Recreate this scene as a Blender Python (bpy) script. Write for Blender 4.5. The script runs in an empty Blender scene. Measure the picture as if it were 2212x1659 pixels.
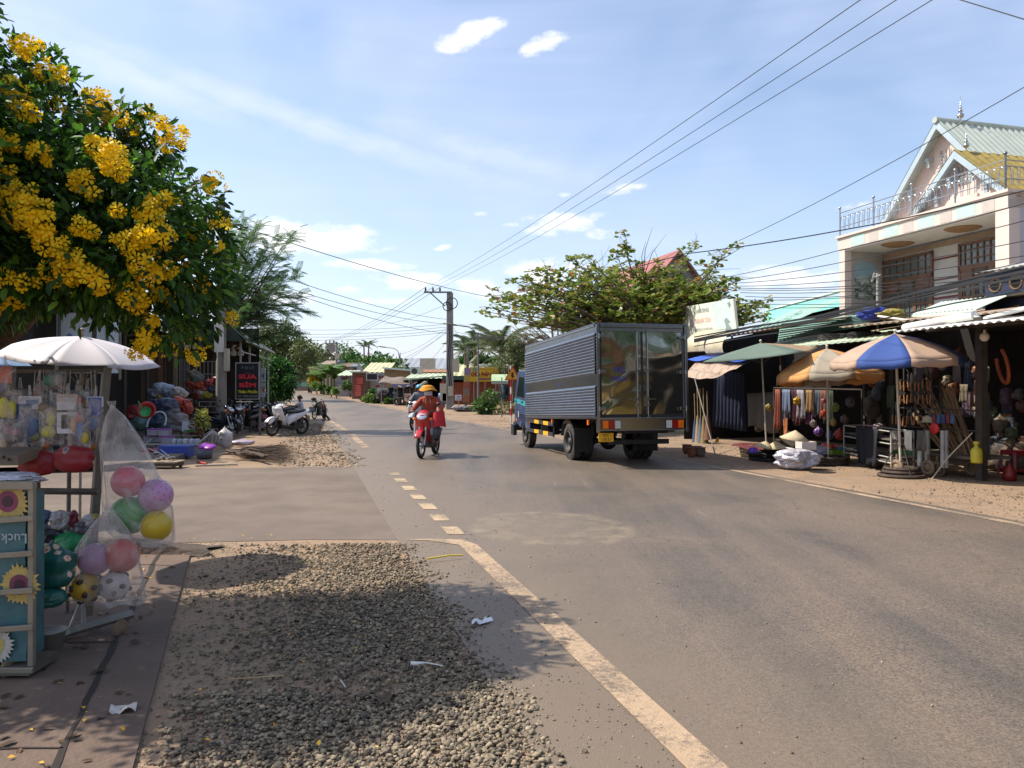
import bpy, math, random
import numpy as np
from mathutils import Vector, Matrix, Euler
R=math.radians
random.seed(7); rng=np.random.default_rng(11)
scene=bpy.context.scene; COL=scene.collection
FX=1661.; CX=1106.; CY=836.; H=1.6      # the photo's optics: focal length, horizon and eye height
def P(x,y,Y): return Vector(((x-CX)/FX*Y, Y, H-(y-CY)/FX*Y))
def G(x,y): return P(x,y,H*FX/(y-CY))
def GZ(px,py,z): Y=(H-z)*FX/(py-CY); return P(px,py,Y)
def gz(Y): return 0. if Y<40 else .022*(min(Y,150)-40)
def lin(h):
    if not isinstance(h,str): return tuple(h)+(1,)
    h=h.lstrip('#'); o=[]
    for i in (0,2,4):
        c=int(h[i:i+2],16)/255; o.append(c/12.92 if c<=.04045 else ((c+.055)/1.055)**2.4)
    return (*o,1)
# ---------- materials
def nd(nt,t,**k):
    n=nt.nodes.new(t)
    for a,v in k.items():
        if a.startswith('i_'):
            key=a[2:].replace('_',' ')
            n.inputs[int(key) if key.isdigit() else key].default_value=v
        else: setattr(n,a,v)
    return n
def ramp(nt,stops,fac):
    n=nt.nodes.new('ShaderNodeValToRGB'); e=n.color_ramp.elements
    while len(e)<len(stops): e.new(.5)
    for s,(p,c) in zip(e,stops): s.position=p; s.color=lin(c)
    nt.links.new(fac,n.inputs[0]); return n.outputs[0]
MATS={}
def M(name,col='#888888',rough=.6,metal=0.,var=.12,scale=6.,bump=.0,bscale=40.,dirt=None,dirt_amt=.4,trans=0.,alpha=1.,island=None,spec=.5,coat=0.,stretch=None,gen=None):
    if name in MATS: return MATS[name]
    m=bpy.data.materials.new(name); m.use_nodes=True; nt=m.node_tree; nt.nodes.clear(); L=nt.links.new
    out=nd(nt,'ShaderNodeOutputMaterial'); b=nd(nt,'ShaderNodeBsdfPrincipled')
    b.inputs['Roughness'].default_value=rough; b.inputs['Metallic'].default_value=metal
    b.inputs['Specular IOR Level'].default_value=spec; b.inputs['Coat Weight'].default_value=coat
    tc=nd(nt,'ShaderNodeTexCoord'); vec=tc.outputs['Object']
    if stretch:
        mp=nd(nt,'ShaderNodeMapping'); mp.inputs['Scale'].default_value=stretch; L(vec,mp.inputs[0]); vec=mp.outputs[0]
    no=nd(nt,'ShaderNodeTexNoise',i_Scale=scale,i_Detail=6.,i_Roughness=.62); L(vec,no.inputs['Vector'])
    if island:
        ge=nd(nt,'ShaderNodeNewGeometry'); c=ramp(nt,[(i/(len(island)-1),q) for i,q in enumerate(island)],ge.outputs['Random Per Island'])
    else:
        rgb=nd(nt,'ShaderNodeRGB'); rgb.outputs[0].default_value=lin(col); c=rgb.outputs[0]
    if var:
        mr=nd(nt,'ShaderNodeMapRange',i_1=.3,i_2=.7,i_3=1-var,i_4=1+var); L(no.outputs[0],mr.inputs[0])
        mx=nd(nt,'ShaderNodeMix',data_type='RGBA',blend_type='MULTIPLY'); mx.inputs[0].default_value=1
        L(c,mx.inputs[6]); cc=nd(nt,'ShaderNodeCombineColor')
        for i in range(3): L(mr.outputs[0],cc.inputs[i])
        L(cc.outputs[0],mx.inputs[7]); c=mx.outputs[2]
    if dirt:
        n2=nd(nt,'ShaderNodeTexNoise',i_Scale=scale*.45,i_Detail=9.,i_Roughness=.7); L(vec,n2.inputs['Vector'])
        mr2=nd(nt,'ShaderNodeMapRange',i_1=.62-.35*dirt_amt,i_2=.8-.25*dirt_amt,i_3=0.,i_4=.85); L(n2.outputs[0],mr2.inputs[0])
        mx=nd(nt,'ShaderNodeMix',data_type='RGBA'); L(mr2.outputs[0],mx.inputs[0]); L(c,mx.inputs[6]); mx.inputs[7].default_value=lin(dirt); c=mx.outputs[2]
    if gen: c=gen(nt,c,vec,b)
    L(c,b.inputs['Base Color'])
    if bump:
        nb=nd(nt,'ShaderNodeTexNoise',i_Scale=bscale,i_Detail=5.); L(vec,nb.inputs['Vector'])
        bu=nd(nt,'ShaderNodeBump',i_Strength=min(1,bump),i_Distance=.02*max(1,bump)); L(nb.outputs[0],bu.inputs['Height']); L(bu.outputs[0],b.inputs['Normal'])
    sh=b.outputs[0]
    if trans:
        tr=nd(nt,'ShaderNodeBsdfTranslucent'); L(c,tr.inputs[0]); ms=nd(nt,'ShaderNodeMixShader'); ms.inputs[0].default_value=trans
        L(sh,ms.inputs[1]); L(tr.outputs[0],ms.inputs[2]); sh=ms.outputs[0]
    if alpha<1:
        tr=nd(nt,'ShaderNodeBsdfTransparent'); ms=nd(nt,'ShaderNodeMixShader')
        lw=nd(nt,'ShaderNodeLayerWeight',i_Blend=.35); n3=nd(nt,'ShaderNodeTexNoise',i_Scale=scale,i_Detail=3.,i_Distortion=1.5); L(vec,n3.inputs['Vector'])
        a=nd(nt,'ShaderNodeMapRange',i_1=.4,i_2=.68,i_3=alpha*.55,i_4=min(1,alpha*1.9)); L(n3.outputs[0],a.inputs[0])
        mm=nd(nt,'ShaderNodeMath',operation='MAXIMUM'); L(a.outputs[0],mm.inputs[0])
        l2=nd(nt,'ShaderNodeMath',operation='MULTIPLY',i_1=.7); L(lw.outputs['Facing'],l2.inputs[0]); L(l2.outputs[0],mm.inputs[1])
        L(mm.outputs[0],ms.inputs[0]); L(tr.outputs[0],ms.inputs[1]); L(sh,ms.inputs[2]); sh=ms.outputs[0]
    L(sh,out.inputs[0]); MATS[name]=m; return m
# ---------- mesh builder
def rotm(rx=0,ry=0,rz=0): return Euler((rx,ry,rz)).to_matrix()
class MB:
    def __init__(s): s.v=[];s.f=[];s.mi=[];s.sf=[];s.m=0
    def add(s,vs,fs,sm=False):
        o=len(s.v); s.v+= [tuple(q) for q in vs]
        for f in fs: s.f.append([i+o for i in f]); s.mi.append(s.m); s.sf.append(sm)
        return s
    def box(s,c,sz,rz=0,rx=0,ry=0,taper=1.):
        m=rotm(rx,ry,rz); c=Vector(c); vs=[]
        for z in(-.5,.5):
            k=taper if z>0 else 1
            for x,y in((-.5,-.5),(.5,-.5),(.5,.5),(-.5,.5)): vs.append(c+m@Vector((x*sz[0]*k,y*sz[1]*k,z*sz[2])))
        return s.add(vs,[(3,2,1,0),(4,5,6,7),(0,1,5,4),(1,2,6,5),(2,3,7,6),(3,0,4,7)])
    def tube(s,pts,r,n=8,cap=True,flat=1.):
        pts=[Vector(p) for p in pts]; k=len(pts); rs=r if hasattr(r,'__len__') else [r]*k
        vs=[];up=None
        for i,p in enumerate(pts):
            t=(pts[min(i+1,k-1)]-pts[max(i-1,0)]);t=t.normalized() if t.length>1e-9 else Vector((0,0,1))
            if up is None:
                a=Vector((0,0,1)) if abs(t.z)<.9 else Vector((1,0,0)); up=a.cross(t).normalized()
            u=(up-t*up.dot(t)); u=u.normalized() if u.length>1e-6 else t.orthogonal().normalized(); up=u; w=t.cross(u)
            for j in range(n):
                a=2*math.pi*j/n; vs.append(p+u*math.cos(a)*rs[i]+w*math.sin(a)*rs[i]*flat)
        fs=[]
        for i in range(k-1):
            for j in range(n): fs.append((i*n+j,i*n+(j+1)%n,(i+1)*n+(j+1)%n,(i+1)*n+j))
        s.add(vs,fs,n>5)
        if cap: s.add([vs[j] for j in range(n)],[tuple(range(n))[::-1]]); s.add([vs[(k-1)*n+j] for j in range(n)],[tuple(range(n))])
        return s
    def lathe(s,prof,c=(0,0,0),n=24,m=None,arc=2*math.pi,sx=1,sy=1):
        c=Vector(c); m=m or Matrix.Identity(3); vs=[]
        for r,z in prof:
            for j in range(n):
                a=arc*j/n; vs.append(c+m@Vector((r*math.cos(a)*sx,r*math.sin(a)*sy,z)))
        fs=[]
        for i in range(len(prof)-1):
            for j in range(n if arc>6.28 else n-1): fs.append((i*n+j,i*n+(j+1)%n,(i+1)*n+(j+1)%n,(i+1)*n+j))
        return s.add(vs,fs,True)
    def ball(s,c,r,sx=1,sy=1,sz=1,n=18,k=10,m=None):
        pr=[(max(1e-4,r*math.sin(math.pi*i/k)),-r*sz*math.cos(math.pi*i/k)) for i in range(k+1)]
        return s.lathe(pr,c,n,m,sx=sx,sy=sy)
    def torus(s,c,Ra,r,n=28,k=10,m=None,flat=1.):
        pr=[(Ra+r*math.cos(2*math.pi*i/k),flat*r*math.sin(2*math.pi*i/k)) for i in range(k+1)]
        return s.lathe(pr,c,n,m)
    def prism(s,poly,o,u,v,w,d):
        """polygon in the u,v plane at o, given depth d along w"""
        o,u,v,w=Vector(o),Vector(u),Vector(v),Vector(w); n=len(poly)
        a=[o+u*x+v*y for x,y in poly]; b=[p+w*d for p in a]
        fs=[tuple(range(n))[::-1],tuple(range(n,2*n))]+[(i,(i+1)%n,n+(i+1)%n,n+i) for i in range(n)]
        return s.add(a+b,fs)
    def grid(s,fn,nu,nv,sm=True):
        vs=[fn(i/nu,j/nv) for j in range(nv+1) for i in range(nu+1)]
        return s.add(vs,[(j*(nu+1)+i,j*(nu+1)+i+1,(j+1)*(nu+1)+i+1,(j+1)*(nu+1)+i) for j in range(nv) for i in range(nu)],sm)
    def loft(s,secs,n=16,sq=2.,cap=True):
        """rings: (centre, right vec*halfwidth, up vec*halfheight)"""
        vs=[]
        for c,a,b in secs:
            c,a,b=Vector(c),Vector(a),Vector(b)
            for j in range(n):
                t=2*math.pi*j/n; ct,st=math.cos(t),math.sin(t)
                vs.append(c+a*math.copysign(abs(ct)**(2/sq),ct)+b*math.copysign(abs(st)**(2/sq),st))
        k=len(secs); fs=[(i*n+j,i*n+(j+1)%n,(i+1)*n+(j+1)%n,(i+1)*n+j) for i in range(k-1) for j in range(n)]
        if cap: fs+=[tuple(range(n))[::-1],tuple(range((k-1)*n,k*n))]
        return s.add(vs,fs,True)
    def text(s,body,o,u,v,size,align='CENTER',w=None,bold=0.,depth=.0,sx=1.):
        o,u,v=Vector(o),Vector(u).normalized(),Vector(v).normalized()
        vs,fs=text_mesh(body,bold)
        xs=[p[0] for p in vs]; x0,x1=min(xs),max(xs); cx={'CENTER':(x0+x1)/2,'LEFT':x0,'RIGHT':x1}[align]
        kx=size*sx
        if w: kx=w/(x1-x0)
        return s.add([o+u*(p[0]-cx)*kx+v*p[1]*size for p in vs],fs)
    def xf(s,m):
        s.v=[tuple(m@Vector(p)) for p in s.v]; return s
    def build(s,name,mats,parent=None,base=None,bevel=0,mod=None):
        if not isinstance(mats,(list,tuple)): mats=[mats]
        me=bpy.data.meshes.new(name); b=Vector(base) if base is not None else Vector((0,0,0))
        me.from_pydata([tuple(Vector(p)-b) for p in s.v] if base is not None else s.v,[],s.f)
        for m in mats: me.materials.append(m)
        if len(mats)>1: me.polygons.foreach_set('material_index',s.mi)
        me.polygons.foreach_set('use_smooth',s.sf); me.update()
        o=bpy.data.objects.new(name,me); COL.objects.link(o)
        if parent: o.parent=parent
        elif base is not None: o.location=b
        if bevel:
            md=o.modifiers.new('bevel','BEVEL'); md.width=bevel; md.segments=2; md.limit_method='ANGLE'
        return o
TXT={}
def text_mesh(body,bold=0.):
    k=(body,bold)
    if k in TXT: return TXT[k]
    cu=bpy.data.curves.new('t','FONT'); cu.body=body; cu.size=1.; cu.offset=bold; cu.resolution_u=3
    o=bpy.data.objects.new('t',cu); COL.objects.link(o); dg=bpy.context.evaluated_depsgraph_get(); e=o.evaluated_get(dg); me=e.to_mesh()
    vs=[tuple(v.co) for v in me.vertices]; fs=[tuple(p.vertices) for p in me.polygons]; e.to_mesh_clear()
    bpy.data.objects.remove(o); bpy.data.curves.remove(cu); TXT[k]=(vs,fs); return TXT[k]
def tag(o,label,cat,group=None,kind=None):
    o['label']=label; o['category']=cat
    if group: o['group']=group
    if kind: o['kind']=kind
    return o
def thing(name,label,cat,loc=(0,0,0),rz=0,group=None):
    o=bpy.data.objects.new(name,None); COL.objects.link(o); o.location=loc; o.rotation_euler=(0,0,rz); o.empty_display_size=.1
    return tag(o,label,cat,group)
def struct(o): o['kind']='structure'; return o
def dup(o,loc=None,rz=None,label=None,sc=None,parent=None):
    c=o.copy(); COL.objects.link(c)
    if parent: c.parent=parent
    for ch in list(o.children): dup(ch,parent=c)
    if loc is not None: c.location=loc
    if rz is not None: c.rotation_euler=(0,0,rz)
    if label: c['label']=label
    if sc: c.scale=(sc,)*3 if not hasattr(sc,'__len__') else sc
    return c
# ---------- numpy scatter of small templates into one mesh (leaves, petals, stones)
def rand_rot(n,tilt=None):
    """random orientation; tilt limits how far the template's z leans from up"""
    a=rng.uniform(0,2*np.pi,n); t=rng.uniform(0,np.pi,n) if tilt is None else np.abs(rng.normal(0,tilt,n)); b=rng.uniform(0,2*np.pi,n)
    def rz(q):
        c,s=np.cos(q),np.sin(q);z=np.zeros(n);o=np.ones(n); return np.stack([np.stack([c,-s,z],-1),np.stack([s,c,z],-1),np.stack([z,z,o],-1)],1)
    c,s=np.cos(t),np.sin(t);z=np.zeros(n);o=np.ones(n)
    rx=np.stack([np.stack([o,z,z],-1),np.stack([z,c,-s],-1),np.stack([z,s,c],-1)],1)
    return rz(a)@rx@rz(b)
def dir_rot(d,roll=None,up=(0,0,1)):
    """template x axis along d (N,3)"""
    d=d/np.maximum(1e-9,np.linalg.norm(d,axis=1,keepdims=True)); n=len(d)
    u=np.tile(np.array(up,float),(n,1))+rng.normal(0,.35 if roll is None else roll,(n,3))
    y=np.cross(u,d); y/=np.maximum(1e-9,np.linalg.norm(y,axis=1,keepdims=True)); z=np.cross(d,y)
    return np.stack([d,y,z],-1)
def scatter(name,tv,tf,pos,rot,sc,mat,parent=None,base=None,smooth=False,tmi=None):
    tv=np.array(tv,float); n=len(pos); sc=np.array(sc); sc=sc[:,None,None] if sc.ndim==1 else sc[:,None,:]
    v=np.einsum('nij,nkj->nki',rot,tv[None]*sc)+np.asarray(pos)[:,None,:]
    v=v.reshape(-1,3)
    if base is not None: v=v-np.array(base)
    k=len(tv); me=bpy.data.meshes.new(name)
    ls=np.concatenate([np.array(f) for f in tf]); lens=np.array([len(f) for f in tf])
    li=(ls[None]+np.arange(n)[:,None]*k).ravel(); lt=np.tile(lens,n); st=np.concatenate([[0],np.cumsum(lt)[:-1]])
    me.vertices.add(len(v)); me.vertices.foreach_set('co',v.ravel().astype(np.float32))
    me.loops.add(len(li)); me.loops.foreach_set('vertex_index',li.astype(np.int32))
    me.polygons.add(len(lt)); me.polygons.foreach_set('loop_start',st.astype(np.int32)); me.polygons.foreach_set('loop_total',lt.astype(np.int32))
    if smooth: me.polygons.foreach_set('use_smooth',np.ones(len(lt),bool))
    mats=mat if isinstance(mat,(list,tuple)) else [mat]
    for m in mats: me.materials.append(m)
    if tmi is not None: me.polygons.foreach_set('material_index',np.tile(np.array(tmi,np.int32),n))
    me.update(calc_edges=True); me.validate()
    o=bpy.data.objects.new(name,me); COL.objects.link(o)
    if parent: o.parent=parent
    elif base is not None: o.location=base
    return o
LEAF=([(0,0,0),(.3,.2,.05),(.3,-.2,.05),(.7,.17,.0),(.7,-.17,.0),(1,0,-.12),(.35,0,-.02),(.7,0,-.07)],[(0,6,1),(0,2,6),(6,7,3,1),(6,2,4,7),(7,5,3),(7,4,5)])
QLEAF=([(0,0,0),(.5,.28,.04),(1,0,-.08),(.5,-.28,.04)],[(0,3,2,1)])
OBOV=([(0,0,0),(.35,.12,.03),(.8,.3,.02),(1,.1,-.05),(1,-.1,-.05),(.8,-.3,.02),(.35,-.12,.03)],[(0,6,1),(1,6,5,2),(2,5,4,3)])
def ico():
    t=(1+5**.5)/2; v=np.array([(-1,t,0),(1,t,0),(-1,-t,0),(1,-t,0),(0,-1,t),(0,1,t),(0,-1,-t),(0,1,-t),(t,0,-1),(t,0,1),(-t,0,-1),(-t,0,1)],float); v/=np.linalg.norm(v[0])
    f=[(0,11,5),(0,5,1),(0,1,7),(0,7,10),(0,10,11),(1,5,9),(5,11,4),(11,10,2),(10,7,6),(7,1,8),(3,9,4),(3,4,2),(3,2,6),(3,6,8),(3,8,9),(4,9,5),(2,4,11),(6,2,10),(8,6,7),(9,8,1)]
    return v,f
def blob_pts(blobs,n,shell=.55):
    """points in a set of ellipsoid blobs (x,y,z,rx,ry,rz), denser at the skin; returns points and outward directions"""
    b=np.array([q[:6] for q in blobs],float); w=(b[:,3]*b[:,4]*b[:,5])**.72; w/=w.sum(); i=rng.choice(len(b),n,p=w)
    d=rng.normal(size=(n,3)); d/=np.linalg.norm(d,axis=1,keepdims=True); r=shell+(1-shell)*rng.random(n)**.6
    r*=1+np.clip(.13*rng.normal(size=n),-.3,.2); return b[i,:3]+d*r[:,None]*b[i,3:],d
# ---------- camera
cam=bpy.data.cameras.new('camera'); co=bpy.data.objects.new('camera',cam); COL.objects.link(co); scene.camera=co
cam.sensor_width=36; cam.lens=36*FX/2212; cam.clip_end=5000; cam.clip_start=.05
co.location=(0,0,H); co.rotation_euler=(R(90)+math.atan((CY-829.5)/FX),0,0)
# ---------- light and sky
SUN=Vector((-.625,.10,.775)).normalized(); el=math.asin(SUN.z); az=math.atan2(SUN.x,SUN.y)
sl=bpy.data.lights.new('sun','SUN'); sl.energy=4.1; sl.angle=R(.55); sl.color=(1,.93,.82)
so=bpy.data.objects.new('sun',sl); COL.objects.link(so); so.rotation_euler=SUN.to_track_quat('Z','Y').to_euler()
W=bpy.data.worlds.new('World'); scene.world=W; W.use_nodes=True; nt=W.node_tree; nt.nodes.clear(); L=nt.links.new
def mth(op,a,b=None,c=None,clamp=False):
    n=nt.nodes.new('ShaderNodeMath'); n.operation=op; n.use_clamp=clamp
    for i,q in enumerate((a,b,c)):
        if q is None: continue
        if hasattr(q,'node'): L(q,n.inputs[i])
        else: n.inputs[i].default_value=q
    return n.outputs[0]
sky=nd(nt,'ShaderNodeTexSky',sky_type='NISHITA',sun_disc=False,sun_elevation=el,sun_rotation=az,altitude=100.,air_density=1.,dust_density=1.6,ozone_density=1.6)
tc=nd(nt,'ShaderNodeTexCoord'); sp=nd(nt,'ShaderNodeSeparateXYZ'); L(tc.outputs['Generated'],sp.inputs[0])
azn=mth('ARCTAN2',sp.outputs[0],sp.outputs[1]); eln=mth('ARCSINE',sp.outputs[2])
cv=nd(nt,'ShaderNodeCombineXYZ'); L(azn,cv.inputs[0]); L(mth('MULTIPLY',eln,1.9),cv.inputs[1])
n1=nd(nt,'ShaderNodeTexNoise',i_Scale=22.,i_Detail=5.,i_Roughness=.62); L(cv.outputs[0],n1.inputs['Vector'])
n2=nd(nt,'ShaderNodeTexNoise',i_Scale=2.6,i_Detail=3.,i_Roughness=.55,i_Distortion=.6); L(cv.outputs[0],n2.inputs['Vector'])
mp=nd(nt,'ShaderNodeMapping'); mp.inputs['Rotation'].default_value=(0,0,R(14)); mp.inputs['Scale'].default_value=(3,22,1); L(cv.outputs[0],mp.inputs[0])
n3=nd(nt,'ShaderNodeTexNoise',i_Scale=1.3,i_Detail=4.,i_Roughness=.6); L(mp.outputs[0],n3.inputs['Vector'])
edge=mth('MULTIPLY',mth('SUBTRACT',n1.outputs[0],.5),2.6)
def clouds(lst,k):
    tot=None
    for x,y,rx,ry,tilt,s in lst:
        a0=math.atan2((x-CX)/FX,1); e0=math.atan((CY-y)/FX*math.cos(a0)); ra,re=rx/FX*math.cos(a0)**2,ry/FX*math.cos(a0)
        mp=nd(nt,'ShaderNodeMapping',vector_type='TEXTURE'); mp.inputs['Location'].default_value=(a0,e0,0); mp.inputs['Rotation'].default_value=(0,0,R(tilt)); mp.inputs['Scale'].default_value=(ra*1.25,re*1.35,1)
        L(ae.outputs[0],mp.inputs[0]); g=nd(nt,'ShaderNodeTexGradient',gradient_type='SPHERICAL'); L(mp.outputs[0],g.inputs[0]); m=mth('MULTIPLY',g.outputs[1],s)
        tot=m if tot is None else mth('MAXIMUM',tot,m)
    pres=mth('MULTIPLY',tot,5.,clamp=True)
    return mth('MULTIPLY',mth('MULTIPLY',mth('SUBTRACT',mth('ADD',tot,mth('MULTIPLY',edge,k)),.08),1.9,clamp=True),pres)
ae=nd(nt,'ShaderNodeCombineXYZ'); L(azn,ae.inputs[0]); L(eln,ae.inputs[1])
cum=clouds([(1012,78,70,22,16,1.),(1058,58,36,16,10,.9),(1178,93,52,17,16,1.),(650,512,165,34,0,1.),(720,525,120,22,0,.9),(590,495,80,24,0,.9),(800,572,90,13,0,.8),
 (1212,480,90,27,5,.6),(1302,505,38,12,0,.5),(955,535,22,7,10,.6),(1088,485,38,8,0,.5),(1350,408,45,11,5,.5),(1035,462,16,6,0,.35),(1222,420,16,6,0,.35),(885,607,100,18,0,.8),(1190,588,95,28,0,.8),
 (1040,622,90,22,0,.6),(840,652,80,10,0,.5),(1690,604,140,26,-4,.75),(1120,640,120,24,0,.55),(600,640,120,20,0,.5),(745,625,40,9,0,.4),(1860,440,60,10,8,.25),(1990,440,40,14,0,.3),(2100,660,160,40,0,.5)],.8)
cir=clouds([(640,258,700,34,-13.5,.34),(300,172,330,44,-14,.36),(1050,330,420,44,-14,.25)],.14)
wash=mth('MULTIPLY',mth('MULTIPLY',mth('SUBTRACT',n2.outputs[0],.26),2.2,clamp=True),mth('ADD',.30,mth('MULTIPLY',n3.outputs[0],.42)),clamp=True)
hz=mth('MULTIPLY',mth('POWER',mth('SUBTRACT',1.,mth('MAXIMUM',sp.outputs[2],0.),clamp=True),7.),.46,clamp=True)
def mix(f,a,b):
    n=nd(nt,'ShaderNodeMix',data_type='RGBA')
    L(f,n.inputs[0]) if hasattr(f,'node') else None
    for i,q in ((6,a),(7,b)):
        if hasattr(q,'node'): L(q,n.inputs[i])
        else: n.inputs[i].default_value=q
    return n.outputs[2]
SKYW=(4.5,4.78,5.75,1)
c=mix(wash,sky.outputs[0],(4.1,4.5,5.7,1)); c=mix(cir,c,(4.4,4.8,5.7,1)); c=mix(hz,c,SKYW); c=mix(cum,c,(5.4,5.5,5.7,1))
bg=nd(nt,'ShaderNodeBackground',i_Strength=.125); L(c,bg.inputs[0]); wo=nd(nt,'ShaderNodeOutputWorld'); L(bg.outputs[0],wo.inputs[0])
W.cycles.sampling_method='NONE'
scene.view_settings.view_transform='Standard'; scene.view_settings.look='None'; scene.view_settings.exposure=.78; scene.view_settings.gamma=1
scene.cycles.transparent_max_bounces=24
# ---------- the road's two edge lines, measured along Y
RE=[(-12,11.5),(0,8.3),(9,5.85),(17,3.55),(28,.1),(38,-3.3),(40,-4.0),(48,-7.2),(58,-11.3),(80,-20.5),(112,-34.5),(150,-52)]
LE=[(-12,4.9),(0,1.66),(3.2,.76),(8,-.57),(14.3,-2.27),(26,-5.5),(38.5,-9.3),(40,-9.8),(48,-12.9),(58,-16.9),(66,-20.1),(85,-28),(115,-41),(150,-57)]
def ip(t,y): return float(np.interp(y,[q[0] for q in t],[q[1] for q in t]))
def rx(y): return ip(RE,y)
def lx(y): return ip(LE,y)
YS=sorted(set([-12+.75*i for i in range(70)]+[40]+[40+2*i for i in range(1,56)]))
YS=[y for y in YS if y<=150]
def strip(fa,fb,z,ys,mat,name,n=1):
    b=MB(); 
    for i,y in enumerate(ys):
        for k in range(n+1): t=k/n; b.v.append((fa(y)*(1-t)+fb(y)*t,y,gz(y)+z))
    m=n+1
    for i in range(len(ys)-1):
        for k in range(n): b.f.append([i*m+k,i*m+k+1,(i+1)*m+k+1,(i+1)*m+k]); b.mi.append(0); b.sf.append(False)
    return b.build(name,mat)
# dirt
def dirtgen(nt,c,vec,b):
    L=nt.links.new
    v=nd(nt,'ShaderNodeTexVoronoi',i_Scale=26.); L(vec,v.inputs['Vector']); r=ramp(nt,[(0,'#4d4238'),(.10,'#786552'),(.3,'#917a64')],v.outputs['Distance'])
    n=nd(nt,'ShaderNodeTexNoise',i_Scale=1.4,i_Detail=8.,i_Roughness=.65); L(vec,n.inputs['Vector']); mr=nd(nt,'ShaderNodeMapRange',i_1=.42,i_2=.6); L(n.outputs[0],mr.inputs[0])
    mx=nd(nt,'ShaderNodeMix',data_type='RGBA'); L(mr.outputs[0],mx.inputs[0]); L(c,mx.inputs[6]); L(r,mx.inputs[7]); return mx.outputs[2]
m_dirt=M('dirt','#85725f',rough=.95,var=.22,scale=2.2,bump=.9,bscale=22,dirt='#94765c',dirt_amt=.2,spec=.2,gen=dirtgen)
xs=[-900,-300,-120,-60]+[-40+2.5*i for i in range(33)]+[60,120,300,900]; ys=[-300,-60,-20]+[-10+2.5*i for i in range(20)]+[40]+[45+7*i for i in range(15)]+[150,200,300,600,1600]
b=MB(); b.v=[(x,y,gz(y)) for y in ys for x in xs]; nx=len(xs)
for j in range(len(ys)-1):
    for i in range(nx-1): b.f.append([j*nx+i,j*nx+i+1,(j+1)*nx+i+1,(j+1)*nx+i]); b.mi.append(0); b.sf.append(False)
struct(b.build('ground',m_dirt))
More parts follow.
